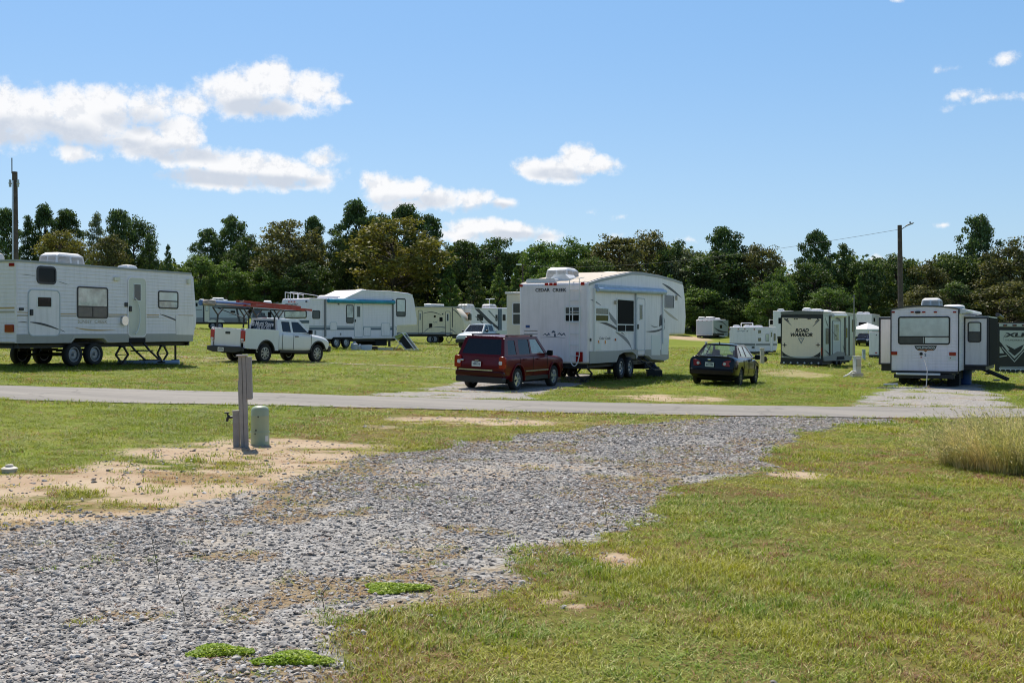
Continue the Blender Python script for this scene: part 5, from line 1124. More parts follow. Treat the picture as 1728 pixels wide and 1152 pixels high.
for a in ((1392, 534, 1394, 545, 1398, 552), (1391, 590, 1398, 596, 1404, 604), (1403, 556, 1407, 566, 1413, 568), (1422, 582, 1425, 592, 1429, 600), (1409, 538, 1414, 535, 1419, 542)): v.slab('swoosh', 'R', swoosh((a[0], a[1]), (a[2], a[3]), (a[4], a[5]), 2.2), M_DK, .018, .024)
v.slab('skirt', 'R', [(1389.5, 609), (1389.5, 602), (1400, 600), (1412, 593), (1424, 594), (1430, 600), (1437, 602), (1436, 608)], M_GREY, .018, .03)
p0_, p1_ = v.R(1402, 532.5), v.R(1424, 532.5); MB().cyl((p0_[0], -v.w / 2 - .14, p0_[1]), (p1_[0], -v.w / 2 - .14, p1_[1]), .1, n=10).build('awning', M_TRIM, v.root)
MB().box(.1, v.R(1446, 536)[0] - .2, -1.3, 1.26, zt + .08, zt + .16).build('roof', M_ROOF, v.root, bevel=.02)
for p_ in (1414, 1421): x = v.R(p_, 610)[0]; v.wheel(x, 'R', .38, .24, inset=.05); v.wheel(x, 'L', .38, .24, inset=.05); v.axle(x)
MB().prism([(v.R(1414, 610)[0] - .5, zb - .01), (v.R(1414, 610)[0] - .4, zb + .2), (v.R(1421, 610)[0] + .4, zb + .2), (v.R(1421, 610)[0] + .5, zb - .01)], v.fn('R'), .0, .04).build('wheel_well', M_UNDER, v.root, smooth=False)
v.chassis(.1, xe, zb - .25, zb - .02); v.jack(.6, .95, zb - .2, .2, 'y')
for y_ in (.9, -.9): MB().box(xe - .4, xe - .3, y_ - .05, y_ + .05, .02, zb).build('landing_leg', M_STEEL, v.root)
v.vent(1.9, .2, zt + .14, L=.5, h=.3); v.vent(3.4, 0, zt + .14, L=.8, h=.25); v.vent(4.6, -.2, zt + .14, L=.8, h=.2); v.vent(7.0, -.4, zt + .14, L=1.0, h=.14, m=M_ROOF)
RW = v

# ------------------------------------------------------------------ white trailer on the right with wide rear window
v = RV('travel_trailer', 'white travel trailer with wide rear window and slide boxes out on both sides', 'travel trailer', 1617, 42, 28, 2.44, RVG)
zb = v.B(1560, 625.8)[1]; zt = v.B(1617, 520.5)[1]; L_ = 9.0
ys = np.linspace(-1.22, 1.22, 9); arc = [(y, zt + .12 * (1 - (y / 1.22) ** 2)) for y in ys]
MB().prism([(-1.22, zb), (1.22, zb)] + arc[::-1], lambda u, q, a: (a, u, q), 0, L_).build('body', M_WHITE, v.root, bevel=.015)
MB().prism([(y, z + .02) for y, z in arc] + [(y, z - .035) for y, z in arc][::-1], lambda u, q, a: (a, u * 1.006, q), -.03, L_ + .03).build('roof', mat('dark_roof_edge', (.07, .07, .065), .5), v.root)
for y_ in (-1.235, 1.235): MB().box(-.02, .05, y_ - .02, y_ + .02, zb, zt - .04).build('corner_trim', M_DK, v.root, smooth=False)
v.window('B', (1515.5, 534), (1603.5, 581.5), pm=M_SHADE, r=.1, fw=.055, bars=[('h', .28, 0, 1), ('v', .49, 0, .28)], split=(.28, M_PANE2, .51, M_SHADE))
for p_ in (1507.5, 1539.5, 1559, 1578.5, 1611): v.lamp('B', p_, 526.5, .12, .055, M_RED)
v.lamp('B', 1549, 526.7, .2, .09, M_BLACK, name='camera_housing', t=.06, rd=.04)
bd = v.slab('badge', 'B', [(1543, 583), (1581, 583), (1579, 588), (1576, 591), (1565, 591.5), (1562, 594), (1559, 591.5), (1549, 591), (1545, 588)], mat('badge_olive', (.06, .065, .05), .5), 0, .008)
v.slab('badge_band', 'B', [(1549, 590.8), (1552, 589), (1557, 590), (1562, 588.6), (1567, 590), (1572, 589), (1576, 590.8), (1565, 591.3), (1562, 593.5), (1559, 591.3)], mat('badge_orange', (.35, .12, .04), .5), .009, .012, parent=bd)
v.text('B', 'WILDWOOD', (1546.5, 588.3), (1577.5, 585), M_TRIM, base=-.009, bold=.02, parent=bd); v.text('B', '2', (1559.8, 601), (1563.2, 596.5), M_BLUES, bold=.03)
c = v.B(1554.5, 596.8); MB().cyl((-.005, c[0], c[1]), (-.03, c[0], c[1]), .06, n=14).build('power_inlet', M_BLACK, v.root); v.lamp('B', 1554.5, 602.5, .04, .04, M_REDL)
v.lamp('B', 1509, 595.8, .23, .13, M_RED, name='tail_lamp'); v.lamp('B', 1607.5, 597, .24, .13, M_RED, name='tail_lamp'); v.slab('licence_plate', 'B', [(1600.5, 600.8), (1613.5, 600.8), (1613.5, 607.5), (1600.5, 607.5)], M_PLATE, 0, .012); v.lamp('B', 1604, 603.8, .04, .03, M_REDL, t=.018)
v.slab('frame_skirt', 'B', [(-1.22, zb - .09), (1.22, zb - .09), (1.22, zb), (-1.22, zb)], M_BLACK, -.1, .02, px=False)
bz = v.B(1550, 631)[1]; MB().box(-.3, -.16, v.B(1588, 630)[0], v.B(1514, 630)[0], bz - .03, bz + .05).build('bumper', M_TRIM, v.root, bevel=.01)
MB().box(.0, L_, -1.0, -.9, zb - .3, zb).box(.0, L_, .9, 1.0, zb - .3, zb).box(-.15, -.05, -1.1, 1.1, zb - .28, zb - .12).build('chassis', M_STEEL, v.root, smooth=False)
# slides: rear faces seen to both sides of the body
def slide(y0, y1, x0, x1, z0, z1, win=None):
    s_ = MB().box(x0, x1, y0, y1, z0, z1).build('slide_out', M_WHITE_S, v.root, bevel=.01)
    e = .05; MB().box(x0 - .015, x0 + .06, y0 - .01, y1 + .01, z1 - e, z1 + .02).box(x0 - .015, x0 + .06, y0 - .01, y1 + .01, z0 - .02, z0 + e - .01).box(x0 - .016, x0 + .062, (y0 if y0 < -1.3 else y1 - e) - .012, (y0 + e if y0 < -1.3 else y1) + .012, z0 - .021, z1 + .021).box(x0 - .016, x0 + .062, (y1 - e if y0 < -1.3 else y0), (y1 if y0 < -1.3 else y0 + e), z0 - .019, z1 + .019).build('slide_trim', M_DK, s_, smooth=False)
    MB().box(x0, x1, y0 - .005, y1 + .005, z1 + .003, z1 + .05).build('roof', M_TRIM, s_, smooth=False)
    return s_
x0 = 2.0; zt2 = v.B(1650, 535.5, x0)[1]; zb2 = v.B(1650, 617, x0)[1]; y0 = v.B(1668, 570, x0)[0]
s_ = slide(y0, -1.225, x0, 6.2, zb2, zt2)
v.window('B', (1633, 543), (1656, 577.5), base=x0, pm=M_SHADE, r=.09, fw=.045, bars=[('h', .5, 0, 1)], split=(.5, M_PANE2))
MB().box(x0 + .1, 6.2, y0 - .03, y0 - .006, zb2, zt2).build('side_panel', mat('painted_shade_side', (.018, .018, .018), .9, spec=.08), s_, smooth=False)  # near-black sheet paints in the shade on the slide's receding side
MB().box(x0 + .05, 6.1, y0 + .1, -1.2, zb2 - .18, zb2 - .02).build('slide_rail', M_STEEL, s_, smooth=False)
x0 = 1.6; zt3 = v.B(1490, 536.5, x0)[1]; zb3 = v.B(1490, 614, x0)[1]; y1 = v.B(1483.5, 570, x0)[0]; s_ = slide(1.225, y1, x0, 5.4, zb3, zt3)
MB().box(x0 + .05, 5.3, 1.2, y1 - .08, zb3 - .28, zb3 - .02).build('slide_rail', M_STEEL, s_, smooth=False)
v.ac(2.6, .05, zt + .1, L=1.0, w=.72, h=.38); v.vent(4.8, -.55, zt + .1, L=.8, h=.16)
aw = MB().cyl((6.4, y0 - .0, zt - .15), (8.8, y0 - .0, zt - .25), .09, n=10).build('awning', M_DK, v.root); MB().box(6.4, 6.48, -1.5, -1.24, zb + .3, zt - .1).build('awning_arm', M_DK, aw, smooth=False)
MB().prism([(0, zt + .02), (.3, zt - .06), (.3, zt - .14), (0, zt - .2)], lambda u, q, a: (a, -1.24 - u, q), .4, 5.8).build('slide_topper', M_TRIM, v.root, smooth=False)
for x in (4.0, 4.9): v.wheel(x, 'R', .36, .24, inset=.12); v.wheel(x, 'L', .36, .24, inset=.12); v.axle(x)
for x, y_ in ((.7, .45), (.7, -.35)): v.jack(x, y_, zb - .25, .28, 'y')
MB().box(1.5, 3.3, -1.1, .9, .25, zb - .05).build('holding_tank', M_UNDER, v.root, smooth=False)
for y_ in (.85, -.95): MB().box(.9, 1.5, y_ - .22, y_ + .22, .02, zb - .2).build('underbelly_box', M_UNDER, v.root, smooth=False)
mb = MB(); x_ = 6.8
for k in range(3): mb.box(x_, x_ + .8, -1.5 - k * .33, -1.25 - k * .33, zb - .05 - k * .28, zb - .01 - k * .28)
mb.bar((x_, -1.2, zb + .02), (x_, -2.5, .05), .05, .12).bar((x_ + .8, -1.2, zb + .02), (x_ + .8, -2.5, .05), .05, .12); mb.build('step', M_STEEL, v.root, smooth=False)
WW = v

# ------------------------------------------------------------------ black and white toy hauler at the right edge
v = RV('toy_hauler_trailer', 'black and silver toy hauler with pointed chevron graphics, cut by the right edge', 'toy hauler trailer', 1744, 80, 27, 2.56, RVG)
zb = v.B(1700, 624)[1]; zt = v.B(1700, 545)[1]; M_SLV = mat('silver_ramp', (.5, .51, .49), .4)
arc = [(y, zt + .06 * (1 - (y / 1.28) ** 2)) for y in np.linspace(-1.28, 1.28, 7)]
MB().prism([(-1.28, zb), (1.28, zb)] + arc[::-1], lambda u, q, a: (a, u, q), 0, 9.5).build('body', M_BLACK, v.root, bevel=.03)
rd = v.slab('ramp_door', 'B', [(1687, 557), (1744, 558), (1744, 620), (1687, 619)], M_SLV, 0, .04)
v.slab('light_bar', 'B', [(1686, 545.5), (1745, 546), (1745, 551.5), (1686, 551)], M_SLV, 0, .05)
for p_ in (1696, 1712, 1728): v.lamp('B', p_, 548.7, .3, .12, M_DK, base=-.05, rd=.05); v.lamp('B', p_, 548.9, .14, .06, M_RED, base=-.085, rd=.03)
K = lambda nm, pts, m, o=.041: v.slab(nm, 'B', pts, m, o, o + .005, parent=rd)
K('corner_panel', [(1687, 596), (1697, 595.5), (1702, 603), (1712, 611), (1722, 603), (1728, 595.5), (1744, 596), (1744, 619), (1687, 618)], M_BLACK)
K('chevron', [(1687, 576), (1690, 579), (1701, 594), (1712, 605), (1723, 594), (1738, 576), (1744, 569), (1744, 578), (1728, 598), (1712, 611), (1696, 598), (1687, 584)], M_BLACK, .046); K('chevron', [(1696.5, 581), (1712, 589), (1728, 581), (1723, 591), (1712, 600), (1701, 591), (1704, 590)], M_BLACK, .046)
K('chevron', [(1700, 591), (1712, 601.5), (1724, 591), (1725, 592), (1712, 603.5), (1699, 592)], M_SLV, .052); K('chevron', [(1708, 597), (1712, 594.5), (1716, 597), (1712, 600)], M_BLACK, .052); K('chevron', [(1691, 585), (1712, 609), (1733, 585), (1734, 586), (1712, 611), (1690, 586)], M_SLV, .052)
K('chevron', [(1686.8, 601), (1699, 599), (1699, 600.5), (1686.8, 602.5)], M_SLV, .052)
v.text('B', 'XLR', (1694.5, 568.5), (1737, 561.5), M_BLACK, base=-.046, bold=.05, shear=.1, parent=rd); v.text('B', 'THUNDERBOLT', (1696, 575), (1729, 572.5), M_DK, base=-.046, shear=.2, parent=rd); K('chevron', swoosh((1693.5, 575), (1692, 568), (1699, 563), 1.1), M_BLACK, .046)
v.slab('bumper', 'B', [(1686, 620.5), (1746, 621), (1746, 624), (1686, 623)], M_CLEAR, 0, .1)
for k in range(7): p_ = v.B(1688.5 + k * 8.5, 624.3); MB().cyl((-.1, p_[0], p_[1]), (-.14, p_[0], p_[1]), .05, n=10).build('marker_lamp', M_CLEAR, v.root)
v.slab('frame_skirt', 'B', [(-1.28, zb - .3), (1.28, zb - .3), (1.28, zb), (-1.28, zb)], M_BLACK, -.2, .02, px=False)
for x in (4, 4.95): v.wheel(x, 'R', .4, .24, inset=.03); v.wheel(x, 'L', .4, .24, inset=.03)
for y_ in (1.0, -1.0): v.jack(.5, y_, zb - .28, .2, 'y')
c = v.B(1681.5, 612.5); MB().prism(rrect(1.29, c[1] - .12, 1.42, c[1] + .12, .03), v.fn('B'), -.05, .03).build('tail_lamp', M_REDL, v.root)

# ------------------------------------------------------------------ far right background rigs
v = RV('travel_trailer', 'far white travel trailer behind the white canopy tent', 'travel trailer', 1471, 162, 26, 2.5, RVG)
zt = v.B(1460, 529.5)[1]; zb = .8
v.body([(0, zb), (0, zt), (8.5, zt), (9, zt - .8), (8.6, zb)], M_WHITE_S, bevel=.06); v.window('R', (1474, 536), (1476.5, 543), pm=M_PANE); v.window('B', (-.6, zb + 1.3), (.6, zb + 2.1), px=False, pm=M_PANE)
v.vent(.8, .5, zt, L=.9, h=.3); v.vent(2.2, -.2, zt, L=.9, h=.3)
for x in (4, 4.9): v.wheel(x, 'R', .4, .24, inset=.03); v.wheel(x, 'L', .4, .24, inset=.03)
v = RV('cargo_trailer', 'small white cargo trailer with red lamp, peeking out left of the wide windowed trailer', 'cargo trailer', 1506, 104, 22, 2.1, RVG)
zt = v.B(1480, 560.5)[1]; zb = v.B(1480, 599)[1]
v.body([(0, zb), (0, zt), (3.6, zt), (4, zb + .8), (3.6, zb)], M_WHITE_S, bevel=.04); v.lamp('B', 1478.5, 595, .2, .1, M_REDL, name='tail_lamp'); v.lamp('B', 1479, 565, .1, .08, M_DK); v.wheel(1.9, 'R', .34, .2, inset=-.16); v.wheel(1.9, 'L', .34, .2, inset=-.16)
v.slab('bumper', 'B', [(-1.05, zb - .22), (1.05, zb - .22), (1.05, zb), (-1.05, zb)], M_BLACK, -.1, .06, px=False)
# ------------------------------------------------------------------ cars
def paint(name, col, rough=.28, flake=0.0):
    m = mat(name, col, rough, coat=.2, spec=.22, dirt=.06 if max(col) > .3 else 0); return m


P_RED = paint('dark_red_paint', (.115, .003, .005)); P_BLK = paint('black_paint', (.004, .004, .005), .12); P_WHT = paint('white_paint', (.78, .78, .78), .35); P_SIL = paint('silver_paint', (.55, .58, .6), .3); P_NAVY = paint('navy_paint', (.02, .03, .06), .25)
G_DARK = glass('tinted_glass', (.18, .2, .2), .35); G_CLR = glass('clear_glass', (.86, .93, .90), .95); M_SEAT = mat('seat_fabric', (.10, .095, .09), .9)
M_INT = mat('dark_interior', (.02, .02, .02), .9)


def ev_mesh(o):
    dg = bpy.context.evaluated_depsgraph_get(); dg.update(); return bpy.data.meshes.new_from_object(o.evaluated_get(dg))


def shell(v, st, m, arches, name='body', hw=.85, ar=.4, lvl=2, crease=.35):
    """lower body lofted through stations (x, [(y,z) half ring bottom to top]); wheel arches are cut out"""
    k = len(st[0][1]); rings = []
    for x, hr in st:
        xs_ = x if isinstance(x, (list, tuple)) else [x] * k
        rings.append([(xs_[i], -y, z) for i, (y, z) in enumerate(hr)] + [(xs_[i], y, z) for i, (y, z) in reversed(list(enumerate(hr))) if y > 0.001])
    mb = MB().loft(rings); o = mb.build('tmp', m, None, smooth=True)
    sb = o.modifiers.new('s', 'SUBSURF'); sb.levels = lvl; sb.render_levels = lvl
    bm = bmesh.new(); bm.from_mesh(o.data); cl = bm.edges.layers.float.get('crease_edge') or bm.edges.layers.float.new('crease_edge')
    for e in bm.edges: e[cl] = crease
    bm.to_mesh(o.data); bm.free()
    me = ev_mesh(o); bpy.data.objects.remove(o); o = bpy.data.objects.new('tmp', me); COL.objects.link(o)
    cuts = []
    for ax_, az_, rr in arches:
        for sg in (-1, 1):
            c = MB().cyl((ax_, sg * (hw - .42), az_), (ax_, sg * (hw + .4), az_), rr, rr, 28).build('cut', m, None, smooth=False); cuts.append(c)
            b = o.modifiers.new('b', 'BOOLEAN'); b.operation = 'DIFFERENCE'; b.object = c; b.solver = 'EXACT'
    me = ev_mesh(o); bpy.data.objects.remove(o)
    for c in cuts: bpy.data.objects.remove(c)
    me.materials.clear(); me.materials.append(m); me.materials.append(M_UNDER); zmin = min(q.co.z for q in me.vertices)
    for p in me.polygons:
        c = p.center; p.material_index = 0
        if p.normal.z < -.75 and c.z < zmin + .3: p.material_index = 1
        for ax_, az_, rr in arches:
            if math.hypot(c.x - ax_, c.z - az_) < rr + .004 and (abs(p.normal.y) < .3 or abs(c.y) < hw - .36): 
                if math.hypot(c.x - ax_, c.z - az_) < rr + .002: p.material_index = 1
    me.shade_smooth(); me.set_sharp_from_angle(angle=math.radians(38))
    o = bpy.data.objects.new(name, me); COL.objects.link(o); o.parent = v.root; return o


def ngon_holes(mb, outer, holes, fn, inw, m=0):
    """flat panel with window openings; fn maps (u,v)->point, inw offsets inwards for thickness"""
    loops = [outer] + holes; tri = tessellate_polygon([[Vector((a, b, 0)) for a, b in L_] for L_ in loops]); pts = [p for L_ in loops for p in L_]
    a = [Vector(fn(*p)) for p in pts]; n = len(a); b = [p + Vector(inw) for p in a]
    mb.add(a + b, [t for t in tri] + [tuple(i + n for i in t[::-1]) for t in tri], m); o = 0
    for L_ in loops:
        k = len(L_); mb.add([a[o + i] for i in range(k)] + [b[o + i] for i in range(k)], [(i, (i + 1) % k, (i + 1) % k + k, i + k) for i in range(k)], m); o += k


def rpoly(pts, r=.04):
    """round the corners of a polygon"""
    out = []; n = len(pts)
    for i in range(n):
        p, a, b = Vector(pts[i]), Vector(pts[i - 1]), Vector(pts[(i + 1) % n]); da, db = (a - p), (b - p); k = min(r, da.length * .4, db.length * .4)
        A_, B_ = p + da.normalized() * k, p + db.normalized() * k
        for t in (0, .35, .65, 1): q = A_ * (1 - t) ** 2 + p * 2 * t * (1 - t) + B_ * t * t; out.append((q.x, q.y))
    return out


def cabin(v, m, zb, zr, yb, yr, side, sidewin, front, rear, roofx, fwin=None, rwin=None, gl=G_DARK, glf=G_CLR, glr=None, crown=.04, dz=0, glside=None):
    """side: outline (x,z); y runs from yb at zb to yr at zr. front/rear: (x at zb, x at zr)"""
    y_at = lambda z: yb + (yr - yb) * (z - zb) / (zr - zb); mb = MB()
    for sg in (-1, 1): ngon_holes(mb, side, [rpoly(w) for w in sidewin], lambda x, z: (x, sg * y_at(z), z), (0, -sg * .035, 0))
    def plane(xb, xr):
        return lambda t, s: (xb + (xr - xb) * s, t * y_at(zb + (zr - zb) * s), zb + (zr - zb) * s)
    for (xb, xr), win, iw in ((front, fwin, -.03), (rear, rwin, .03)):
        if win: f = plane(xb, xr); ngon_holes(mb, [(-1, 0), (1, 0), (1, 1), (-1, 1)], [rpoly(win, .06)], f, (iw, 0, -.01))
    # roof
    n = 8; k = 6; x0, x1 = roofx; rings = []
    for i in range(n + 1):
        t = i / n; x = x0 + (x1 - x0) * t; e = 4 * t * (1 - t)
        top = [(x, yr * (2 * j / k - 1), zr + crown * (1 - abs(2 * j / k - 1) ** 2.5) * (.35 + .65 * e ** .5)) for j in range(k + 1)]
        rings.append(top + [(x, yr, zr - .045), (x, -yr, zr - .045)])
    mb.loft(rings); o = mb.build('cabin', m, v.root, ang=40, bevel=.012)
    for sg in (-1, 1):
        for w, gg in zip(sidewin, glside or [gl] * len(sidewin)):
            W_ = [(x, z) for x, z in rpoly(w)]; MB().prism(W_, lambda x, z, a: (x, sg * (y_at(z) - .012 + a), z), -.008, 0).build('side_window', gg, o, smooth=False)
    for (xb, xr), win, gg, nm, iw in ((front, fwin, glf, 'windscreen', -.012), (rear, rwin, glr or gl, 'rear_window', .012)):
        if win: f = plane(xb, xr); MB().prism(rpoly(win, .06), lambda t, s, a: tuple(Vector(f(t, s)) + Vector((iw + a, 0, 0))), -.004, .004).build(nm, gg, o, smooth=False)
    return o


def seats(v, xs_, ys_, z0, z1):
    for x in xs_:
        for y in ys_:
            MB().loft([[(x + dx + a, y + b, z) for a, b in rrect(-.07, -.24 * k, .07, .24 * k, .05)] for z, k, dx in ((z0, 1, .1), (z1 - .2, .95, -.02), (z1 - .17, .5, -.03), (z1, .45, -.05))]).build('seat', M_SEAT, v.root)


def mirror(v, x, y, z, m, s=1):
    for sg in (-1, 1):
        o = MB().loft([[(x + dx, sg * (y + a), z + b) for a, b in rrect(0, -.09 * k, .2 * k, .09 * k, .05)] for dx, k in ((0, .95), (.05, 1), (.12, .7))]).bar((x + .05, sg * (y - .08), z - .04), (x + .05, sg * (y + .05), z - .02), .05).build('door_mirror', m, v.root)
        MB().prism(rrect(.02, -.075, .18, .075, .04), lambda a, b, q: (x - .004 + q, sg * (y + a), z + b), -.002, 0).build('mirror_glass', M_PANE, o, smooth=False)


def plate(v, x, y, z, w=.31, h=.155):
    o = MB().prism(rrect(y - w / 2, z - h / 2, y + w / 2, z + h / 2, .015), lambda a, b, q: (x - q, a, b), 0, .012).build('licence_plate', M_PLATE, v.root, smooth=False)
    mb = MB()
    for k in range(6): mb.box(x - .014, x - .012, y - .12 + k * .042, y - .095 + k * .042, z - .035, z + .03)
    mb.box(x - .014, x - .012, y - .07, y + .07, z + .045, z + .06); mb.build('plate_marks', M_INK, o, smooth=False); return o


# dark red SUV
v = RV('suv', 'dark red SUV with tinted rear windows and chrome strip, parked on gravel beside the road', 'SUV', 851, 32.9, 27, 1.70, 'parked cars and pickups', gx=1.8, tilt=(.86, 3.49))
def hr(wb, wm, zb, zm, zbelt, ztop, wt=None): wt = wt or wm - .05; return [(0, zb), (wb, zb), (wm - .02, zb + .12), (wm, zm), (wm - .01, zbelt), (wt, ztop), (0, ztop + .03)]
st = [([-.02, 0.0, -.02, -.02, .02, .05, .05], hr(.68, .80, .42, .70, .97, 1.03, .70)), ([.05] * 7, hr(.74, .85, .36, .70, .98, 1.05, .78)), ([.4] * 7, hr(.76, .865, .32, .70, .99, 1.06, .80)), ([1.4] * 7, hr(.76, .865, .30, .70, .99, 1.06, .80)), ([2.9] * 7, hr(.76, .865, .30, .70, .99, 1.05, .80)),
      ([3.25] * 7, hr(.76, .865, .30, .70, .98, 1.05, .76)), ([4.1] * 7, hr(.74, .85, .32, .68, .93, .98, .74)), ([4.33] * 7, hr(.70, .80, .36, .62, .86, .92, .68)), ([4.40] * 7, hr(.6, .74, .42, .6, .8, .86, .6))]
shell(v, st, P_RED, [(.86, .36, .43), (3.49, .36, .43)])
side = [(3.12, 1.04), (2.50, 1.60), (2.30, 1.63), (.35, 1.63), (.25, 1.58), (.04, 1.04)]
cabin(v, P_RED, 1.04, 1.63, .80, .66, side, [[(.30, 1.10), (.88, 1.10), (.88, 1.53), (.42, 1.53)], [(1.06, 1.10), (1.83, 1.10), (1.83, 1.55), (1.10, 1.55)], [(1.93, 1.10), (2.88, 1.10), (2.42, 1.55), (1.93, 1.55)]],
      (3.12, 2.48), (.03, .30), (.30, 2.48), fwin=[(-.88, .08), (.88, .08), (.86, .92), (-.86, .92)], rwin=[(-.86, .10), (.86, .10), (.84, .88), (-.84, .88)], glside=[G_DARK, G_DARK, G_CLR], glr=G_DARK)
MB().box(.2, 3.2, -.72, .72, .9, 1.06).build('interior', M_INT, v.root, smooth=False); seats(v, (2.1,), (-.36, .36), 1.0, 1.42); seats(v, (1.1,), (-.38, 0, .38), 1.0, 1.38)
for x in (.86, 3.49): v.wheel(x, 'R', .345, .215, M_ALLOY, inset=.0, style='alloy', hw=.87); v.wheel(x, 'L', .345, .215, M_ALLOY, inset=.0, style='alloy', hw=.87)
for sg in (-1, 1):
    for x in (.86, 3.49):   # arch flares
        n = 14; P_ = [(x + .47 * math.cos(a), .36 + .47 * math.sin(a)) for a in np.linspace(-.15, math.pi + .15, n)]; Q_ = [(x + .42 * math.cos(a), .36 + .42 * math.sin(a)) for a in np.linspace(-.15, math.pi + .15, n)]
        MB().prism(P_ + Q_[::-1], lambda a, b, q: (a, sg * q, b), .80, .895).build('wheel_arch', P_RED, v.root, bevel=.012)
    MB().prism(rrect(0, 0, .22, .36, .05), lambda a, b, q: (-.045 + q, sg * (.655 + a), .68 + b), 0, .09).build('tail_lamp', M_RED, v.root, bevel=.01); MB().prism(rrect(0, 0, .11, .11, .03), lambda a, b, q: (-.052 + q, sg * (.66 + a), .80 + b), 0, .02).build('reversing_lamp', M_CLEAR, v.root)
    MB().box(.5, 2.3, sg * .61, sg * .57, 1.655, 1.69).box(.5, .62, sg * .615, sg * .565, 1.62, 1.689).box(2.2, 2.3, sg * .615, sg * .565, 1.62, 1.689).build('roof_rail', M_BLACK, v.root, bevel=.01)
    MB().box(1.35, 3.0, sg * .865, sg * .882, .56, .60).build('side_moulding', M_CHROME, v.root, smooth=False); MB().box(1.3, 3.05, sg * .80, sg * .872, .30, .42).build('sill', M_BLACK, v.root, smooth=False)
    for x in (1.2, 2.15): MB().box(x, x + .16, sg * .862, sg * .895, .93, .96).build('door_handle', P_RED, v.root, smooth=False)
MB().prism(rrect(-.83, .42, .83, .60, .06), lambda a, b, q: (-.07 + q, a, b), 0, .2).build('bumper', paint('deep_red_paint', (.05, .003, .004)), v.root, bevel=.04)
MB().box(-.075, .02, -.46, .70, .605, .64).build('chrome_strip', M_CHROME, v.root, smooth=False); plate(v, -.035, .11, .80)
MB().prism(rrect(-.80, .24, .80, .425, .05), lambda a, b, q: (-.05 + q, a, b), 0, .22).build('rear_valance', M_BLACK, v.root); MB().ball((-.035, .63, .90), .015, .085, .03, m=0).build('badge', M_CHROME, v.root)
MB().box(-.04, -.02, .03, .16, .895, .915).build('badge', M_CHROME, v.root, smooth=False)
mirror(v, 2.85, .87, 1.12, M_BLACK); MB().box(.5, 4.0, -.55, .55, .2, .32).build('underbody', M_UNDER, v.root, smooth=False)
for x in (1.0, 1.9): MB().box(x, x + .012, -.868, -.862, .45, 1.02).build('door_gap', M_UNDER, v.root, smooth=False)
MB().box(2.93, 2.942, -.868, -.862, .45, 1.02).build('door_gap', M_UNDER, v.root, smooth=False)

# black sedan
v = RV('sedan', 'shiny black sedan with round red tail lamps, parked on grass near the tall fifth wheel', 'sedan', 1240, 37.6, 24, 1.66, 'parked cars and pickups', gx=2, tilt=(.98, 3.58))
def hs(wb, wm, zb, zm, zbelt, ztop, wt, cr=.02): return [(0, zb), (wb, zb), (wm - .02, zb + .12), (wm, zm), (wm - .015, zbelt), (wt, ztop), (0, ztop + cr)]
st = [([0, -.02, -.03, -.02, .03, .08, .06], hs(.6, .74, .38, .60, .88, .98, .58)), ([.06] * 7, hs(.68, .80, .30, .60, .90, 1.02, .66)), ([.3] * 7, hs(.72, .84, .26, .62, .91, 1.03, .70)), ([.8] * 7, hs(.74, .85, .24, .62, .92, 1.02, .72)), ([1.6] * 7, hs(.75, .855, .22, .62, .91, .98, .76)), ([2.9] * 7, hs(.75, .855, .22, .60, .89, .95, .76)),
      ([3.4] * 7, hs(.74, .85, .22, .6, .86, .93, .70)), ([4.05] * 7, hs(.72, .83, .24, .55, .75, .83, .62)), ([4.4] * 7, hs(.62, .74, .28, .5, .66, .72, .5)), ([4.53] * 7, hs(.5, .6, .34, .48, .58, .64, .42))]
shell(v, st, P_BLK, [(.98, .325, .37), (3.58, .325, .37)], hw=.84)
side = [(3.42, .94), (2.80, 1.30), (2.45, 1.425), (1.95, 1.45), (1.55, 1.44), (1.2, 1.39), (.95, 1.24), (.62, .98)]
cabin(v, P_BLK, .96, 1.43, .77, .56, [(3.35, .96), (2.75, 1.34), (2.5, 1.43), (1.35, 1.43), (1.15, 1.38), (.62, .96)],
      [[(1.02, 1.03), (1.27, 1.03), (1.36, 1.36), (1.24, 1.33)], [(1.34, 1.02), (2.05, 1.01), (2.05, 1.38), (1.43, 1.385)], [(2.12, 1.01), (3.05, 1.00), (2.62, 1.34), (2.42, 1.385), (2.12, 1.385)]],
      (3.38, 2.48), (.58, 1.28), (1.25, 2.52), fwin=[(-.90, .06), (.90, .06), (.88, .93), (-.88, .93)], rwin=[(-.86, .06), (.86, .06), (.86, .93), (-.86, .93)], gl=G_CLR, glr=G_CLR, crown=.05)
MB().box(.7, 3.2, -.70, .70, .86, .985).build('interior', mat('grey_interior', (.50, .50, .46), .9), v.root, smooth=False); seats(v, (2.2,), (-.36, .36), .9, 1.22); seats(v, (1.25,), (-.36, .36), .9, 1.08)
for x in (.98, 3.58): v.wheel(x, 'R', .315, .19, mat('dark_hubcap', (.16, .165, .17), .4, .5), hw=.83, inset=0, style='multi'); v.wheel(x, 'L', .315, .19, M_RIM, hw=.83, inset=0, style='multi')
for sg in (-1, 1):
    ps = [(.36, .74), (.42, .86), (.56, .90), (.74, .90), (.79, .86), (.76, .74), (.62, .69), (.48, .69)]
    o = MB().loft([[(x_ + (.10 if abs(a) > .66 else 0) * 1.0 + (.04 if abs(a) > .5 else 0), sg * a, b) for a, b in ps] for x_ in (-.05, .12)]).build('tail_lamp', M_RED, v.root, bevel=.01)
    MB().cyl((-.07, sg * .46, .78), (-.04, sg * .46, .78), .05, n=14).build('reversing_lamp', M_CLEAR, v.root)
    for x in (1.45, 2.25): MB().box(x, x + .15, sg * .855, sg * .885, .86, .885).build('door_handle', P_BLK, v.root, smooth=False)
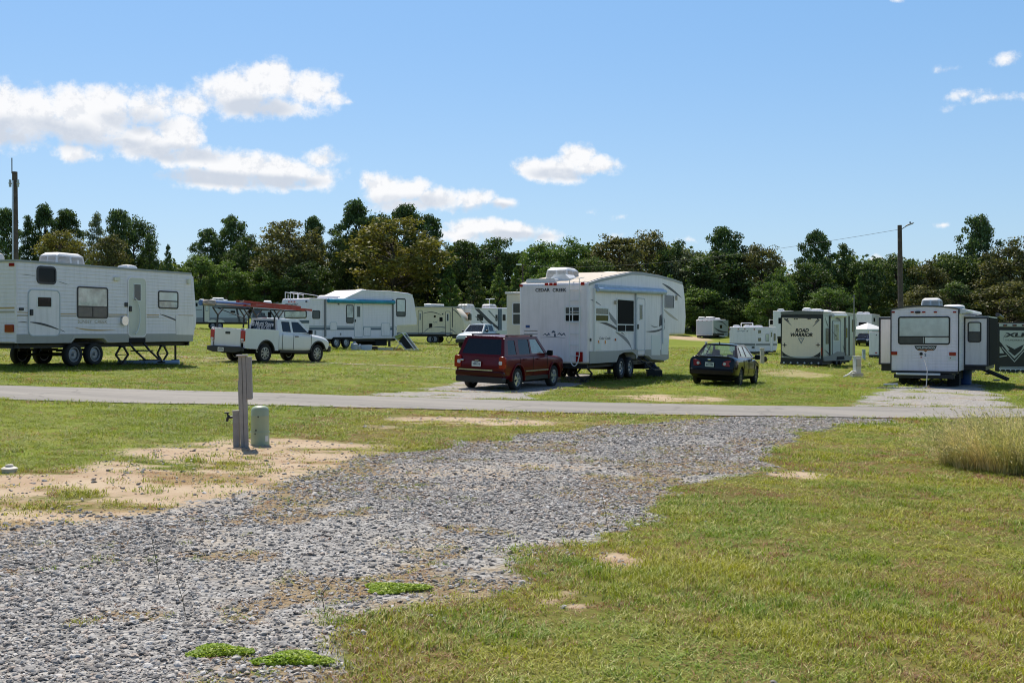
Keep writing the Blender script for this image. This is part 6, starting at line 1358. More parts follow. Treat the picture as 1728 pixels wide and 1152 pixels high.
plate(v, -.04, .06, .74); MB().ball((-.02, .09, .915), .012, .06, .035).build('badge', M_CHROME, v.root); MB().prism(rrect(-.76, .36, .76, .60, .08), lambda a, b, q: (-.075 + q, a, b), 0, .2).build('bumper', P_BLK, v.root, bevel=.05)
mirror(v, 2.95, .86, 1.0, P_BLK); MB().cyl((1.5, .1, 1.47), (1.36, .1, 1.53), .02, .012, 6).build('antenna', M_BLACK, v.root); MB().box(.5, 4.1, -.55, .55, .17, .26).build('underbody', M_UNDER, v.root, smooth=False)
for x in (1.3, 2.09, 3.05): MB().box(x, x + .012, -.862, -.852, .35, .93).build('door_gap', M_UNDER, v.root, smooth=False)
MB().box(-.02, .1, -.60, .60, 1.005, 1.03).build('boot_lip', P_BLK, v.root, bevel=.01)


# pickups
def pickup(v, m, four=False, z=0, hub=M_RIM, full=True, rear=True):
    def h(wb, wm, zb, zm, zt_, wt): return [(0, zb), (wb, zb), (wm - .01, zb + .1), (wm, zm), (wm - .005, zt_ - .12), (wt, zt_), (0, zt_ + .015)]
    # cab and nose
    st = [([1.98] * 7, h(.82, .925, .50, .9, 1.24, .84)), ([2.05] * 7, h(.82, .93, .48, .9, 1.25, .85)), ([3.6] * 7, h(.82, .93, .46, .9, 1.22, .84)), ([4.0] * 7, h(.82, .93, .48, .9, 1.22, .80)), ([4.9] * 7, h(.80, .92, .48, .86, 1.12, .78)), ([5.22] * 7, h(.74, .87, .50, .8, 1.03, .70)), ([5.36] * 7, h(.66, .78, .55, .75, .95, .62))]
    shell(v, st, m, [(4.46, .42, .47)], hw=.92)
    side = [(4.10, 1.21), (3.42, 1.76), (3.2, 1.80), (2.2, 1.80), (2.06, 1.74), (1.98, 1.21)]
    w = [[(2.28, 1.28), (2.80, 1.27), (2.80, 1.70), (2.30, 1.70)], [(2.92, 1.27), (3.86, 1.27), (3.35, 1.70), (2.92, 1.70)]] if not four else [[(2.2, 1.28), (2.95, 1.27), (2.95, 1.70), (2.25, 1.70)], [(3.05, 1.27), (3.88, 1.27), (3.35, 1.70), (3.05, 1.70)]]
    cabin(v, m, 1.21, 1.79, .85, .68, side, w, (4.12, 3.42), (1.97, 2.07), (2.05, 3.44), fwin=[(-.9, .06), (.9, .06), (.88, .92), (-.88, .92)], rwin=[(-.88, .10), (.88, .10), (.84, .88), (-.84, .88)], gl=G_DARK, glf=G_CLR, glr=G_DARK, crown=.05)
    MB().box(2.1, 4.0, -.78, .78, 1.08, 1.235).build('interior', M_INT, v.root, smooth=False); seats(v, (2.9,), (-.38, .38), 1.1, 1.6)
    # bed: floor, sides, front wall, tailgate
    o = MB()
    for sg in (-1, 1):
        n = 12; arch = [(1.22 + .47 * math.cos(a), .42 + .47 * math.sin(a)) for a in np.linspace(-.0, math.pi, n)]
        P_ = [(0.02, .58), (0.02, 1.33), (.06, 1.37), (1.93, 1.34), (1.95, 1.30), (1.95, .50), (1.69, .50)] + arch + [(.74, .55)]
        o.prism(P_, lambda a, b, q: (a, sg * q, b), .83, .935)
        MB().prism([(1.22 + .468 * math.cos(a), .42 + .468 * math.sin(a)) for a in np.linspace(0, math.pi, 14)] + [(1.22 + .45 * math.cos(a), .42 + .45 * math.sin(a)) for a in np.linspace(math.pi, 0, 14)], lambda a, b, q: (a, sg * q, b), .55, .937).build('arch_liner', M_UNDER, v.root, smooth=False)
        MB().box(.3, 1.9, sg * .6, sg * .829, .80, 1.0).build('wheel_housing', M_UNDER, v.root, smooth=False)
    o.build('bed', m, v.root, bevel=.02, smooth=True)
    MB().box(.06, 1.95, -.829, .829, .72, .80).box(1.88, 1.95, -.828, .828, .8, 1.28).build('bed_floor', M_BLACK, v.root, smooth=False)
    tg = MB().prism(rrect(-.70, .62, .70, 1.34, .03), lambda a, b, q: (q, a, b), -.03, .05).build('tailgate', m, v.root, bevel=.015); MB().prism(rrect(-.16, 1.12, .10, 1.22, .02), lambda a, b, q: (q, a, b), -.04, -.02).build('handle', M_BLACK, tg, smooth=False)
    for sg in (-1, 1):
        MB().prism(rrect(0, 0, .20, .42, .05), lambda a, b, q: (-.035 + q, sg * (.725 + a), .86 + b), 0, .17).build('tail_lamp', M_REDL, v.root, bevel=.012); MB().prism(rrect(0, 0, .15, .09, .02), lambda a, b, q: (-.045 + q, sg * (.74 + a), .87 + b), 0, .02).build('reversing_lamp', M_CLEAR, v.root)
        for x in (1.22, 4.46):
            n = 14; P_ = [(x + .52 * math.cos(a), .42 + .52 * math.sin(a)) for a in np.linspace(.1, math.pi - .1, n)]; Q_ = [(x + .465 * math.cos(a), .42 + .465 * math.sin(a)) for a in np.linspace(.1, math.pi - .1, n)]
            MB().prism(P_ + Q_[::-1], lambda a, b, q: (a, sg * q, b), .90, .955).build('wheel_arch', M_BLACK, v.root, bevel=.01)
        MB().box(2.95, 3.15, sg * .93, sg * .96, 1.08, 1.12).build('door_handle', M_BLACK, v.root, smooth=False); MB().box(2.1, 3.95, sg * .80, sg * .90, .42, .50).build('sill', M_BLACK, v.root, smooth=False)
    for x in (2.18, 2.86, 3.98): MB().box(x, x + .012, -.94, -.93, .55, 1.2).build('door_gap', M_UNDER, v.root, smooth=False)
    MB().prism([(-.93, .62), (-.93, .45), (-.6, .38), (.6, .38), (.93, .45), (.93, .62), (.7, .64), (-.7, .64)], lambda a, b, q: (q, a, b), -.2, -.01).build('bumper', M_BLACK, v.root, bevel=.03)
    plate(v, -.205, .15, .50, .32, .16); MB().box(5.2, 5.42, -.86, .86, .45, .72).build('front_bumper', M_BLACK, v.root, bevel=.05)
    for x in (1.22, 4.46): v.wheel(x, 'R', .385, .26, hub, hw=.94, inset=0.02, style='multi'); v.wheel(x, 'L', .385, .26, hub, hw=.94, inset=0.02, style='multi')
    mirror(v, 3.75, .95, 1.30, M_BLACK); MB().box(.2, 5.1, -.5, .5, .34, .5).cyl((1.22, -.8, .4), (1.22, .8, .4), .07, n=8).build('chassis', M_UNDER, v.root, smooth=False)


v = RV('pickup_truck', 'white extended cab pickup truck with black ladder rack over its bed', 'pickup truck', 412, 43.6, 30, 1.87, 'parked cars and pickups', gx=2.5, tilt=(1.22, 4.46))
pickup(v, P_WHT, hub=M_RIM)
v.text('B', 'B Mutti Store', (425.5, 549.5), (462, 543), M_TRIM, base=1.94, shear=.3, bold=.03); v.text('B', '706 957 3252', (433, 555), (457, 551), M_TRIM, base=1.94, shear=.1, bold=.01)
MB().box(2.02, 2.1, -.1, .1, 1.82, 1.85).build('brake_lamp', M_REDL, v.root)
# rack: four V-topped posts with cross bars
zr = 2.16
rk = bpy.data.objects.new('ladder_rack', None); COL.objects.link(rk); rk.parent = v.root
mb = MB()
for x, z0 in ((.25, 1.37), (1.75, 1.37), (2.25, 1.80)):
    for sg in (-1, 1):
        y_ = sg * .62 if z0 > 1.5 else sg * .86
        mb.bar((x, y_, z0), (x, y_ * .97, zr - .28), .05).bar((x, y_ * .97, zr - .30), (x - .3, y_ * .97, zr), .04).bar((x, y_ * .97, zr - .30), (x + .3, y_ * .97, zr), .04)
    mb.bar((x, -.9, zr), (x, .9, zr), .045)
    mb.bar((x, -.84, zr - .45), (x, .84, zr - .02), .03) if z0 < 1.5 and x < 1 else None
for sg in (-1, 1): mb.bar((-.1, sg * .8, zr), (2.9, sg * .62, zr), .045)
rk_o = mb.build('rack_frame', M_BLACK, v.root, smooth=False); bpy.data.objects.remove(rk); rk_o.name = 'ladder_rack'
TK = v


def onto(v, o):      # place a thing in the world from vehicle-local coordinates
    o.matrix_world = v.M; return o


def ladder(v, y, z, x0, x1, w, m, mr, lab, n=12, dz=0.0):
    r_ = empty('ladder', (0, 0, 0), 0, lab, 'ladder', 'ladders on the pickup rack'); onto(v, r_)
    for k in (-1, 1): MB().bar((x0, y + k * w / 2, z), (x1, y + k * w / 2, z + dz), .035, .09).build('rail', m, r_, smooth=False)
    for i in range(n): t_ = (i + .5) / n; x = x0 + (x1 - x0) * t_; MB().cyl((x, y - w / 2, z + dz * t_), (x, y + w / 2, z + dz * t_), .022, n=6).build('rung', mr, r_)


M_LRED = mat('red_fibreglass', (.42, .03, .02), .5, dirt=.25); M_ALU = mat('dull_aluminium', (.42, .42, .41), .4, .6)
ladder(v, -.42, zr + .14, .6, 4.3, .42, M_LRED, M_ALU, 'long red ladder lying on the right side of the pickup rack', dz=-.06); ladder(v, -.40, zr + .28, .2, 3.6, .40, M_LRED, M_ALU, 'shorter red ladder stacked on top of the other red one', dz=-.1)
ladder(v, .3, zr + .13, -.6, 3.4, .4, M_ALU, M_ALU, 'grey metal ladder lying beside the two red ladders')
MB_ = MB().cyl((-1.0, .55, zr + .16), (1.6, .45, zr + .14), .12, n=12); o = MB_.build('equipment_tube', mat('blue_plastic', (.04, .12, .30), .5, dirt=.3), None); onto(v, o); tag(o, 'long blue tube tied to the left side of the pickup rack', 'tube')
o = MB().loft([[(x_, .35 + a * k, zr + .17 + b * k) for a, b in rrect(-.16, -.1, .16, .12, .06)] for x_, k in ((-1.0, .5), (-.9, 1), (-.55, 1), (-.45, .6))]).build('tool_bundle', mat('grubby_cloth', (.38, .33, .30), .9, vary=.5, vscale=8), None); onto(v, o); tag(o, 'pale cloth bundle at the rear end of the pickup rack', 'bundle')

v = RV('pickup_truck', 'silver crew cab pickup truck, only its cab and bonnet showing above the red SUV', 'pickup truck', 822, 93, 206, 1.87, 'parked cars and pickups', gx=2.5)
pickup(v, P_SIL, True, hub=M_ALLOY); v.root.scale = (1.04, 1.04, 1.10)


def simple_suv(name, lab, px, d, th, m, grp='parked cars and pickups'):
    v = RV(name, lab, 'car', px, d, th, 1.8, grp, gx=2)
    st = [([0.0] * 7, hs(.6, .80, .40, .66, .95, 1.0, .70)), ([.3] * 7, hs(.72, .88, .30, .66, .98, 1.04, .78)), ([3.2] * 7, hs(.74, .9, .28, .66, .98, 1.02, .78)), ([4.3] * 7, hs(.7, .86, .32, .62, .86, .9, .7)), ([4.6] * 7, hs(.5, .7, .4, .6, .72, .78, .5))]
    shell(v, st, m, [(.9, .36, .42), (3.6, .36, .42)], hw=.88, lvl=1)
    cabin(v, m, 1.02, 1.6, .80, .64, [(3.3, 1.02), (2.5, 1.6), (.3, 1.6), (.05, 1.02)], [[(.3, 1.08), (1.1, 1.08), (1.1, 1.52), (.42, 1.52)], [(1.2, 1.08), (2.0, 1.08), (2.0, 1.52), (1.2, 1.52)], [(2.1, 1.08), (3.0, 1.08), (2.45, 1.52), (2.1, 1.52)]], (3.32, 2.48), (.04, .28), (.28, 2.5), fwin=[(-.88, .08), (.88, .08), (.86, .92), (-.86, .92)], rwin=[(-.86, .1), (.86, .1), (.84, .88), (-.84, .88)], gl=G_DARK, glf=G_CLR)
    for x in (.9, 3.6): v.wheel(x, 'R', .35, .22, M_ALLOY, hw=.89, inset=0, style='alloy'); v.wheel(x, 'L', .35, .22, M_ALLOY, hw=.89, inset=0, style='alloy')
    for sg in (-1, 1): MB().prism(rrect(0, 0, .2, .14, .04), lambda a, b, q: (4.32 + q, sg * (.55 + a), .68 + b), 0, .25).build('headlight', M_CLEAR, v.root); MB().prism(rrect(0, 0, .16, .28, .04), lambda a, b, q: (-.03 + q, sg * (.62 + a), .72 + b), 0, .08).build('tail_lamp', M_RED, v.root)
    mirror(v, 2.9, .9, 1.1, m); return v


simple_suv('parked_car', 'far dark blue car with pale windows, facing out under the white canopy tent', 1463, 152, 200, P_NAVY)
simple_suv('parked_car', 'far black car just left of the canopy tent, beside the cream toy hauler', 1450, 153, 205, P_BLK)

# ------------------------------------------------------------------ canopy tent
def tent(lab, px, d, w, hs_, hp):
    c = gp(px, d); r_ = empty('canopy_tent', c, math.radians(25), lab, 'canopy tent'); h = w / 2; M_TENT = mat('tent_canvas', (.78, .77, .74), .8)
    MB().add([(-h, -h, hs_), (h, -h, hs_), (h, h, hs_), (-h, h, hs_), (0, 0, hp), (-h, -h, hs_ - .22), (h, -h, hs_ - .22), (h, h, hs_ - .22), (-h, h, hs_ - .22)], [(0, 1, 4), (1, 2, 4), (2, 3, 4), (3, 0, 4), (0, 5, 6, 1), (1, 6, 7, 2), (2, 7, 8, 3), (3, 8, 5, 0)]).build('canopy', M_TENT, r_, smooth=False)
    for a in (-1, 1):
        for b in (-1, 1): MB().cyl((a * (h - .05), b * (h - .05), 0), (a * (h - .05), b * (h - .05), hs_), .04, n=6).build('leg', M_TRIM, r_)
    return c
tent('white peaked canopy tent with four thin legs, far right beyond the pedestals', 1464, 157, 3.6, 2.1, 3.0)

# ------------------------------------------------------------------ poles and wires
M_WOOD = mat('weathered_pole', (.115, .085, .07), .9, vary=.35, vscale=4)


def pole(px, d, ytop, r, lab, name='utility_pole', lean=0.0, m=M_WOOD, grp=None):
    c = gp(px, d); zt_ = topz(ytop, d); h = zt_ - c.z; r_ = empty(name, c, 0, lab, 'pole', grp)
    MB().cyl((0, 0, -.2), (lean * h, 0, h), r * 1.25, r * .85, 14).build('post', m, r_); return r_, c, h
r_, c, h = pole(26, 62, 290, .17, 'thick brown pole with thin antenna on top, far left edge')
MB().cyl((-.16, 0, h - .1), (-.16, 0, h + .78), .03, n=6).build('antenna', M_GREY, r_); MB().cyl((-.03, -.19, 0), (-.03, -.17, h - .5), .035, n=6).build('conduit', M_CHROME, r_)
for a in (-.24, .2): MB().cyl((a, -.05, h - .85), (a, -.05, h - .45), .07, n=8).ball((a, -.05, h - .65), .1, .1, .06).build('insulator', M_GREYW, r_)
r_, c, h = pole(1521.5, 67, 380, .15, 'brown utility pole with street light arm behind the wide windowed trailer', lean=-.016); PT = c + Vector((-.016 * h, 0, h - .25))
a = -.016 * h
o = MB().bar((a + .1, 0, h - .25), (a + .45, -.05, h - .02), .05).build('lamp_arm', M_GREY, r_, smooth=False); MB().loft([[(a + .35 + t, -.05 + y_, h - .04 + t * .35 + z_) for y_, z_ in rrect(-.1 * k, -.05 * k, .1 * k, .05 * k, .03)] for t, k in ((0, .5), (.1, 1), (.4, .9), (.5, .3))]).build('lamp_head', mat('lamp_grey', (.3, .29, .28), .5), r_)
MB().cyl((a + .62, -.05, h + .12), (a + .62, -.05, h + .2), .05, n=8).build('photocell', M_BLACK, r_)
r2, c2, h2 = pole(882, 150, 446, .13, 'thin dark pole with small lamp in front of the trees, above the fifth wheel', lean=0); MB().loft([[(-.1 - t, 0 + y_, h2 - .05 + z_) for y_, z_ in rrect(-.15, -.1 * k, .15, .1 * k, .03)] for t, k in ((0, .5), (.2, 1), (.8, .8))]).build('lamp_head', M_TRIM, r2)
r3, c3, h3 = pole(1441, 63, 497, .035, 'thin grey metal mast beside the cream toy hauler', 'thin_mast', m=mat('mast_grey', (.2, .19, .18), .6)); MB().cyl((0, 0, -.1), (0, 0, h3 * .42), .075, n=8).build('sleeve', mat('mast_tan', (.42, .36, .30), .7), r3)


def wire(p, q, sag, r, lab, n=24):
    pts = [p.lerp(q, i / n) - Vector((0, 0, sag * 4 * (i / n) * (1 - i / n))) for i in range(n + 1)]; o = MB().tube([tuple(x - p) for x in pts], r, 5).build('overhead_wire', mat('wire_grey', (.12, .12, .12), .6), None); o.location = p
    tag(o, lab, 'wire', None); return o
T2 = c2 + Vector((0, 0, h2 - .1)); wire(PT, T2, 1.0, .011, 'long sagging overhead wire running left from the lamp pole')

# ------------------------------------------------------------------ hook-up posts near the camera
M_POST = mat('taupe_painted_wood', (.35, .325, .305), .75, vary=.12, vscale=10, bump=.3, bscale=40); M_GREEN = mat('pale_green_box', (.38, .46, .31), .45, dirt=.25, vary=.06)
c = gp(412.5, 14.85); sc = 14.85 / F
r_ = empty('electric_hookup_post', c, math.radians(14), 'tall taupe electric hookup post with meter box, beside the green canister', 'hookup post', 'site hookup posts')
H = 1.225
MB().box(-.05, .05, -.05, .05, -.1, H).build('post', M_POST, r_, bevel=.004); MB().box(-.075, .075, -.09, .07, H, H + .02).build('cap', mat('weathered_cap', (.42, .40, .39), .8), r_, bevel=.004)
MB().box(.052, .115, -.05, .13, H - .585, H - .01).build('meter_box', M_POST, r_, bevel=.006); MB().box(.054, .118, -.056, -.051, H - .57, H - .02).build('box_lid', M_POST, r_, smooth=False)
MB().box(-.062, -.052, -.04, .04, .5, .9).build('cover_plate', M_GTRIM, r_, smooth=False); MB().box(-.004, .0, -.0535, -.05, .0, H - .02).build('board_joint', M_UNDER, r_, smooth=False)
r_.rotation_euler = (0, math.radians(-1.4), math.radians(8))
c = gp(399.5, 14.9)
r_ = empty('water_hookup_post', c, math.radians(8), 'short taupe water hookup post with black tap, leaning against the tall one', 'hookup post', 'site hookup posts')
MB().box(-.045, .04, -.045, .045, -.1, .475).build('post', M_POST, r_, bevel=.004); MB().box(-.05, .045, -.05, .05, .475, .487).build('cap', M_POST, r_, bevel=.003)
tp = MB().cyl((-.04, 0, .40), (-.12, 0, .39), .017, n=8).ball((-.10, 0, .40), .025).cyl((-.10, 0, .40), (-.12, 0, .45), .012, n=8).cyl((-.115, 0, .39), (-.125, 0, .34), .02, .016, 8).build('tap', M_BLACK, r_); MB().lathe([(.004, 0), (.035, .0), (.035, .015), (.004, .015)], (-.125, 0, .45), n=10).build('tap_handle', M_BLACK, tp)
r_.rotation_euler = (0, math.radians(-1.0), math.radians(8))
c = gp(438.5, 15.2)
r_ = empty('utility_canister', c, math.radians(20), 'pale green cylindrical utility canister with rounded top and white sticker', 'utility canister')
MB().lathe([(.128, -.05), (.126, .17), (.132, .172), (.130, .19), (.124, .19), (.122, .40), (.124, .405), (.122, .41), (.119, .47), (.115, .495), (.10, .52), (.07, .535), (.01, .54)], (0, 0, 0), n=32).build('shell', M_GREEN, r_, ang=60)
MB().prism(rrect(-.035, .10, .03, .165, .005), lambda a, b, q: (.135 * math.cos(-1.1 + a * 7), .135 * math.sin(-1.1 + a * 7), b), 0, 0).build('tmp', M_PLATE, r_) if False else None
mb = MB(); n = 6
for i in range(n):
    a0, a1 = -1.15 + i * .08, -1.15 + (i + 1) * .08; mb.add([(.1305 * math.cos(t), .1305 * math.sin(t), z_) for t in (a0, a1) for z_ in (.055, .13)], [(0, 2, 3, 1)])
mb.build('sticker', M_PLATE, r_); mb = MB()
for a0, z0 in ((-1.9, .385), (-2.25, .15), (-2.15, .20)): mb.box(.125 * math.cos(a0) - .008, .125 * math.cos(a0) + .008, .125 * math.sin(a0) - .006, .125 * math.sin(a0) + .006, z0, z0 + .02)
mb.build('latch', M_BLACK, r_, smooth=False)

# other hook-up pedestals
def pedestal(px, d, h, w, lab, m=M_GREYW, hose=False):
    c = gp(px, d); r_ = empty('hookup_pedestal', c, math.radians(10), lab, 'hookup pedestal', 'site hookup posts')
    MB().box(-w / 2, w / 2, -w / 2, w / 2, -.1, h).build('post', m, r_, bevel=.01); MB().box(-w * .58, w * .58, -w * .58, w * .58, h, h + .03).build('cap', m, r_, bevel=.008)
    MB().box(-w * .35, w * .35, -w / 2 - .05, -w / 2, h * .55, h * .9).build('socket_box', M_GTRIM, r_, smooth=False)
    if hose: MB().tube([(-.1, -.1, .25), (-.3, -.15, .28), (-.5, -.2, .15), (-.8, -.3, .04)], .045, 8).build('hose', M_TRIM, r_); MB().box(-.3, .2, -.22, .15, 0, .2).build('base', mat('concrete', (.45, .44, .41), .9), r_, bevel=.02)
    return r_
pedestal(1446.5, 50, .93, .27, 'thick grey pedestal with white hose at its base, nearest on the right', hose=True); pedestal(1457.5, 98, .9, .24, 'small grey pedestal beyond the thick hosed one')
r_ = pedestal(1286, 69, .95, .22, 'slim beige pedestal between the black sedan and the cream toy hauler', mat('beige_post', (.5, .46, .38), .8)); MB().ball((.2, 0, .28), .14, .12, .2).build('tap_box', M_BLACK, r_)
pedestal(1191.5, 108, .95, .2, 'tiny white pedestal just above the black sedan roof', M_TRIM); pedestal(1469.5, 140, 1.0, .25, 'far white pedestal in front of the dark blue car', M_TRIM)

# sewer cap bottom left
c = gp(15, 11.6); r_ = empty('drain_cover', c, 0, 'round off-white plastic drain cover on sandy ground at the left edge', 'drain cover'); M_PVC = mat('aged_plastic', (.60, .55, .46), .6, vary=.15, vscale=12)
MB().lathe([(.074, -.04), (.074, .03), (.082, .032), (.084, .045), (.06, .06), (.01, .062)], (0, 0, 0), n=28).build('collar', M_PVC, r_, ang=50); MB().lathe([(.042, .058), (.042, .078), (.036, .085), (.01, .087)], (0, 0, 0), n=8).build('plug', M_PVC, r_)

# ------------------------------------------------------------------ loose things round the trailers
def at(px, py): x, y = hit(px, py); return Vector((x, y, gz(x, y)))
def small(name, bm_fn, px, py, m, lab, cat, rz=0, grp=None):
    mb = MB(); bm_fn(mb); o = mb.build(name, m, None, bevel=0); o.location = at(px, py); o.rotation_euler = (0, 0, rz); return tag(o, lab, cat, grp)
small('drain_pipe', lambda b: b.cyl((-1.05, 0, .07), (1.05, 0, .07), .075, n=12), 251, 614.5, mat('pale_blue_pipe', (.35, .45, .6), .5), 'pale blue pipe lying on the grass under the long white trailer', 'pipe', .05)
def jug(b, r=.16, h=.36): b.lathe([(r * .9, 0), (r, .03), (r, h * .75), (r * .4, h * .95), (r * .35, h * 1.1)], (0, 0, 0), n=14)
M_JUG = mat('grey_jug', (.35, .38, .42), .5)
small('gas_bottle', lambda b: jug(b, .22, .5), 598, 590.5, M_JUG, 'large grey gas bottle under the teal awning trailer, nearest its wheels', 'gas bottle', 0, 'containers under the teal awning trailer')
small('water_jug', lambda b: jug(b, .16, .35), 607, 590.5, M_TRIM, 'small white jug between the gas bottle and the blue tub', 'jug', 0, 'containers under the teal awning trailer')
small('storage_tub', lambda b: b.loft([[(u, w_, z) for u, w_ in rrect(-.38 * k, -.22 * k, .38 * k, .22 * k, .05)] for z, k in ((0, .85), (.3, 1), (.34, .95))]), 618, 591, mat('pale_blue_tub', (.38, .45, .58), .5), 'pale blue storage tub under the teal awning trailer', 'tub', .2, 'containers under the teal awning trailer')
small('firewood_pile', lambda b: [b.cyl((-.3, y_, z_), (.3, y_ + .04, z_), .07, n=7) for y_, z_ in ((-.2, .07), (0, .07), (.2, .07), (-.1, .19), (.1, .19))], 629, 591, mat('dark_log', (.03, .025, .02), .9), 'small dark pile of logs right of the pale blue tub', 'log pile')
small('wooden_board', lambda b: b.box(-.6, .6, -.3, .3, .0, .14), 648, 590.5, mat('grey_board', (.34, .37, .38), .8), 'flat grey step block under the front of the teal awning trailer', 'step block', .1)
# folding lounge chair
p = at(683, 591.5); r_ = empty('folding_chair', p, math.radians(-20), 'folded garden chair frame with dark mesh and yellow green pad, lying by the landing legs', 'chair')
mb = MB().tube([(-.85, 0, .95), (.1, 0, .1), (.75, 0, .05)], .03, 6).tube([(-.85, .55, .95), (.1, .55, .1), (.75, .55, .05)], .03, 6).tube([(-.2, 0, 1.2), (.75, 0, .05)], .03, 6).tube([(-.2, .55, 1.2), (.75, .55, .05)], .03, 6).tube([(-.85, 0, .95), (-.2, 0, 1.2), (-.2, .55, 1.2), (-.85, .55, .95), (-.85, 0, .95)], .03, 6).tube([(-.75, 0, .04), (-.3, 0, .55), (.1, 0, .04)], .025, 6)
mb.build('frame', M_TRIM, r_); MB().prism([(-.1, 1.05), (.68, .12), (.05, .14), (-.5, .62)], lambda a, b, q: (a, q, b), .1, .45).build('mesh_seat', M_BLACK, r_, smooth=False); MB().prism([(-.82, .97), (-.22, 1.22), (-.12, 1.06), (-.6, .72)], lambda a, b, q: (a, q, b), .05, .5).build('pad', mat('lime_pad', (.45, .48, .15), .8), r_, smooth=False)
def grillf(b): b.lathe([(.05, .62), (.28, .7), (.34, .85), (.3, 1.0), (.1, 1.12), (.02, 1.13)], (0, 0, 0), n=14); [b.cyl((.22 * math.cos(t), .22 * math.sin(t), .7), (.32 * math.cos(t), .32 * math.sin(t), 0), .02, n=6) for t in (0, 2.1, 4.2)]
small('kettle_grill', grillf, 741, 579, mat('grey_enamel', (.22, .25, .27), .5), 'grey kettle grill on thin legs beside the cream travel trailer', 'grill')
small('folding_table', lambda b: (b.box(-.5, .5, -.3, .3, .5, .54), [b.bar((a * .4, c_ * .2, 0), (a * .4, c_ * .25, .5), .03) for a in (-1, 1) for c_ in (-1, 1)]), 751, 578, mat('pale_table', (.55, .5, .4), .6), 'low pale table right of the kettle grill', 'table')
q = WW.M @ Vector((3.2, -1.15, 0)); o = MB().lathe([(.2, 0), (.24, .05), (.26, .55), (.27, .6), (.24, .6)], (0, 0, 0), n=18).build('blue_bin', mat('bin_blue', (.01, .06, .2), .5), None); o.location = (q.x, q.y, gz(q.x, q.y)); tag(o, 'dark blue plastic bin under the right slide box of the wide windowed trailer', 'bin')
q = CC.M @ Vector((8.0, -1.05, 0)); o = MB().lathe([(.15, 0), (.17, .05), (.17, .36), (.07, .45), (.06, .5)], (0, 0, 0), n=14).build('water_jug', mat('jug_blue', (.02, .07, .2), .4), None); o.location = (q.x, q.y, gz(q.x, q.y)); tag(o, 'dark blue water jug under the front of the tall middle fifth wheel', 'jug')
for (lx, ly, hx) in ((7.2, -1.3, .3),): q = CC.M @ Vector((lx, ly, 0)); o = MB().box(-.3, .3, -.22, .22, 0, .3).box(-.2, .2, -.15, .15, .3, .42).build('storage_box', M_BLACK, None, bevel=.03); o.location = (q.x, q.y, gz(q.x, q.y)); tag(o, 'low black box beside the step of the tall middle fifth wheel', 'box')
p = at(1520, 655); pts = [(-.2 + .0, 0, .03), (-.9, -.1, .03), (-1.2, -.3, .03), (-.9, -.55, .03), (-.2, -.6, .03), (.6, -.35, .03), (1.0, .2, .05), (1.15, .5, .6), (1.2, .9, 1.0)]
o = MB().tube(pts, .016, 6).build('power_cord', M_GTRIM, None); o.location = p; tag(o, 'grey power cord looping on the gravel under the wide windowed trailer', 'cord')
small('sewer_hose_end', lambda b: b.cyl((-.35, 0, .06), (.2, .1, .07), .055, n=10), 1507, 652, M_JUG, 'short pale hose end on grass left of the wide windowed trailer', 'hose')

# low green weed mats growing out of the gravel, and the tall clump at the right
def mat_plant(px, py, rx_, ry_, n, lab, seed):
    rs = np.random.RandomState(seed); V = []; Fc = []
    for _ in range(n):
        a = rs.rand() * 6.283; r = math.sqrt(rs.rand()); k = 1 + .25 * math.sin(3 * a + seed); x, y = r * rx_ * k * math.cos(a), r * ry_ * k * math.sin(a); z = .010 + .018 * (1 - r * r) * (.3 + rs.rand())
        s = .007 + .008 * rs.rand(); nrm = Vector((rs.normal(0, .5), rs.normal(0, .5), 1)).normalized(); u = nrm.orthogonal().normalized(); u = Matrix.Rotation(rs.rand() * 6, 3, nrm) @ u; w_ = nrm.cross(u); c_ = Vector((x, y, z)); o = len(V)
        V += [tuple(c_ - u * s), tuple(c_ + w_ * s * .6), tuple(c_ + u * s), tuple(c_ - w_ * s * .6)]; Fc.append((o, o + 1, o + 2, o + 3))
    me = bpy.data.meshes.new('ground_weed'); me.from_pydata(V, [], Fc); me.materials.append(leafmat('weed_leaf', (.27, .41, .035), (.36, .46, .05), (.44, .48, .10), trans=.3, patch=3)); o = bpy.data.objects.new('ground_weed', me); COL.objects.link(o); o.location = at(px, py); return tag(o, lab, 'weed', 'green weed mats in the gravel')
mat_plant(665, 994, .20, .13, 4200, 'bright green weed mat alone on open gravel, highest of the three', 1); mat_plant(368, 1101, .15, .10, 3000, 'smallest bright green weed mat, leftmost near the bottom edge', 2); mat_plant(495, 1114, .18, .11, 3600, 'bushy green weed mat right of the smallest one, near the bottom edge', 3)


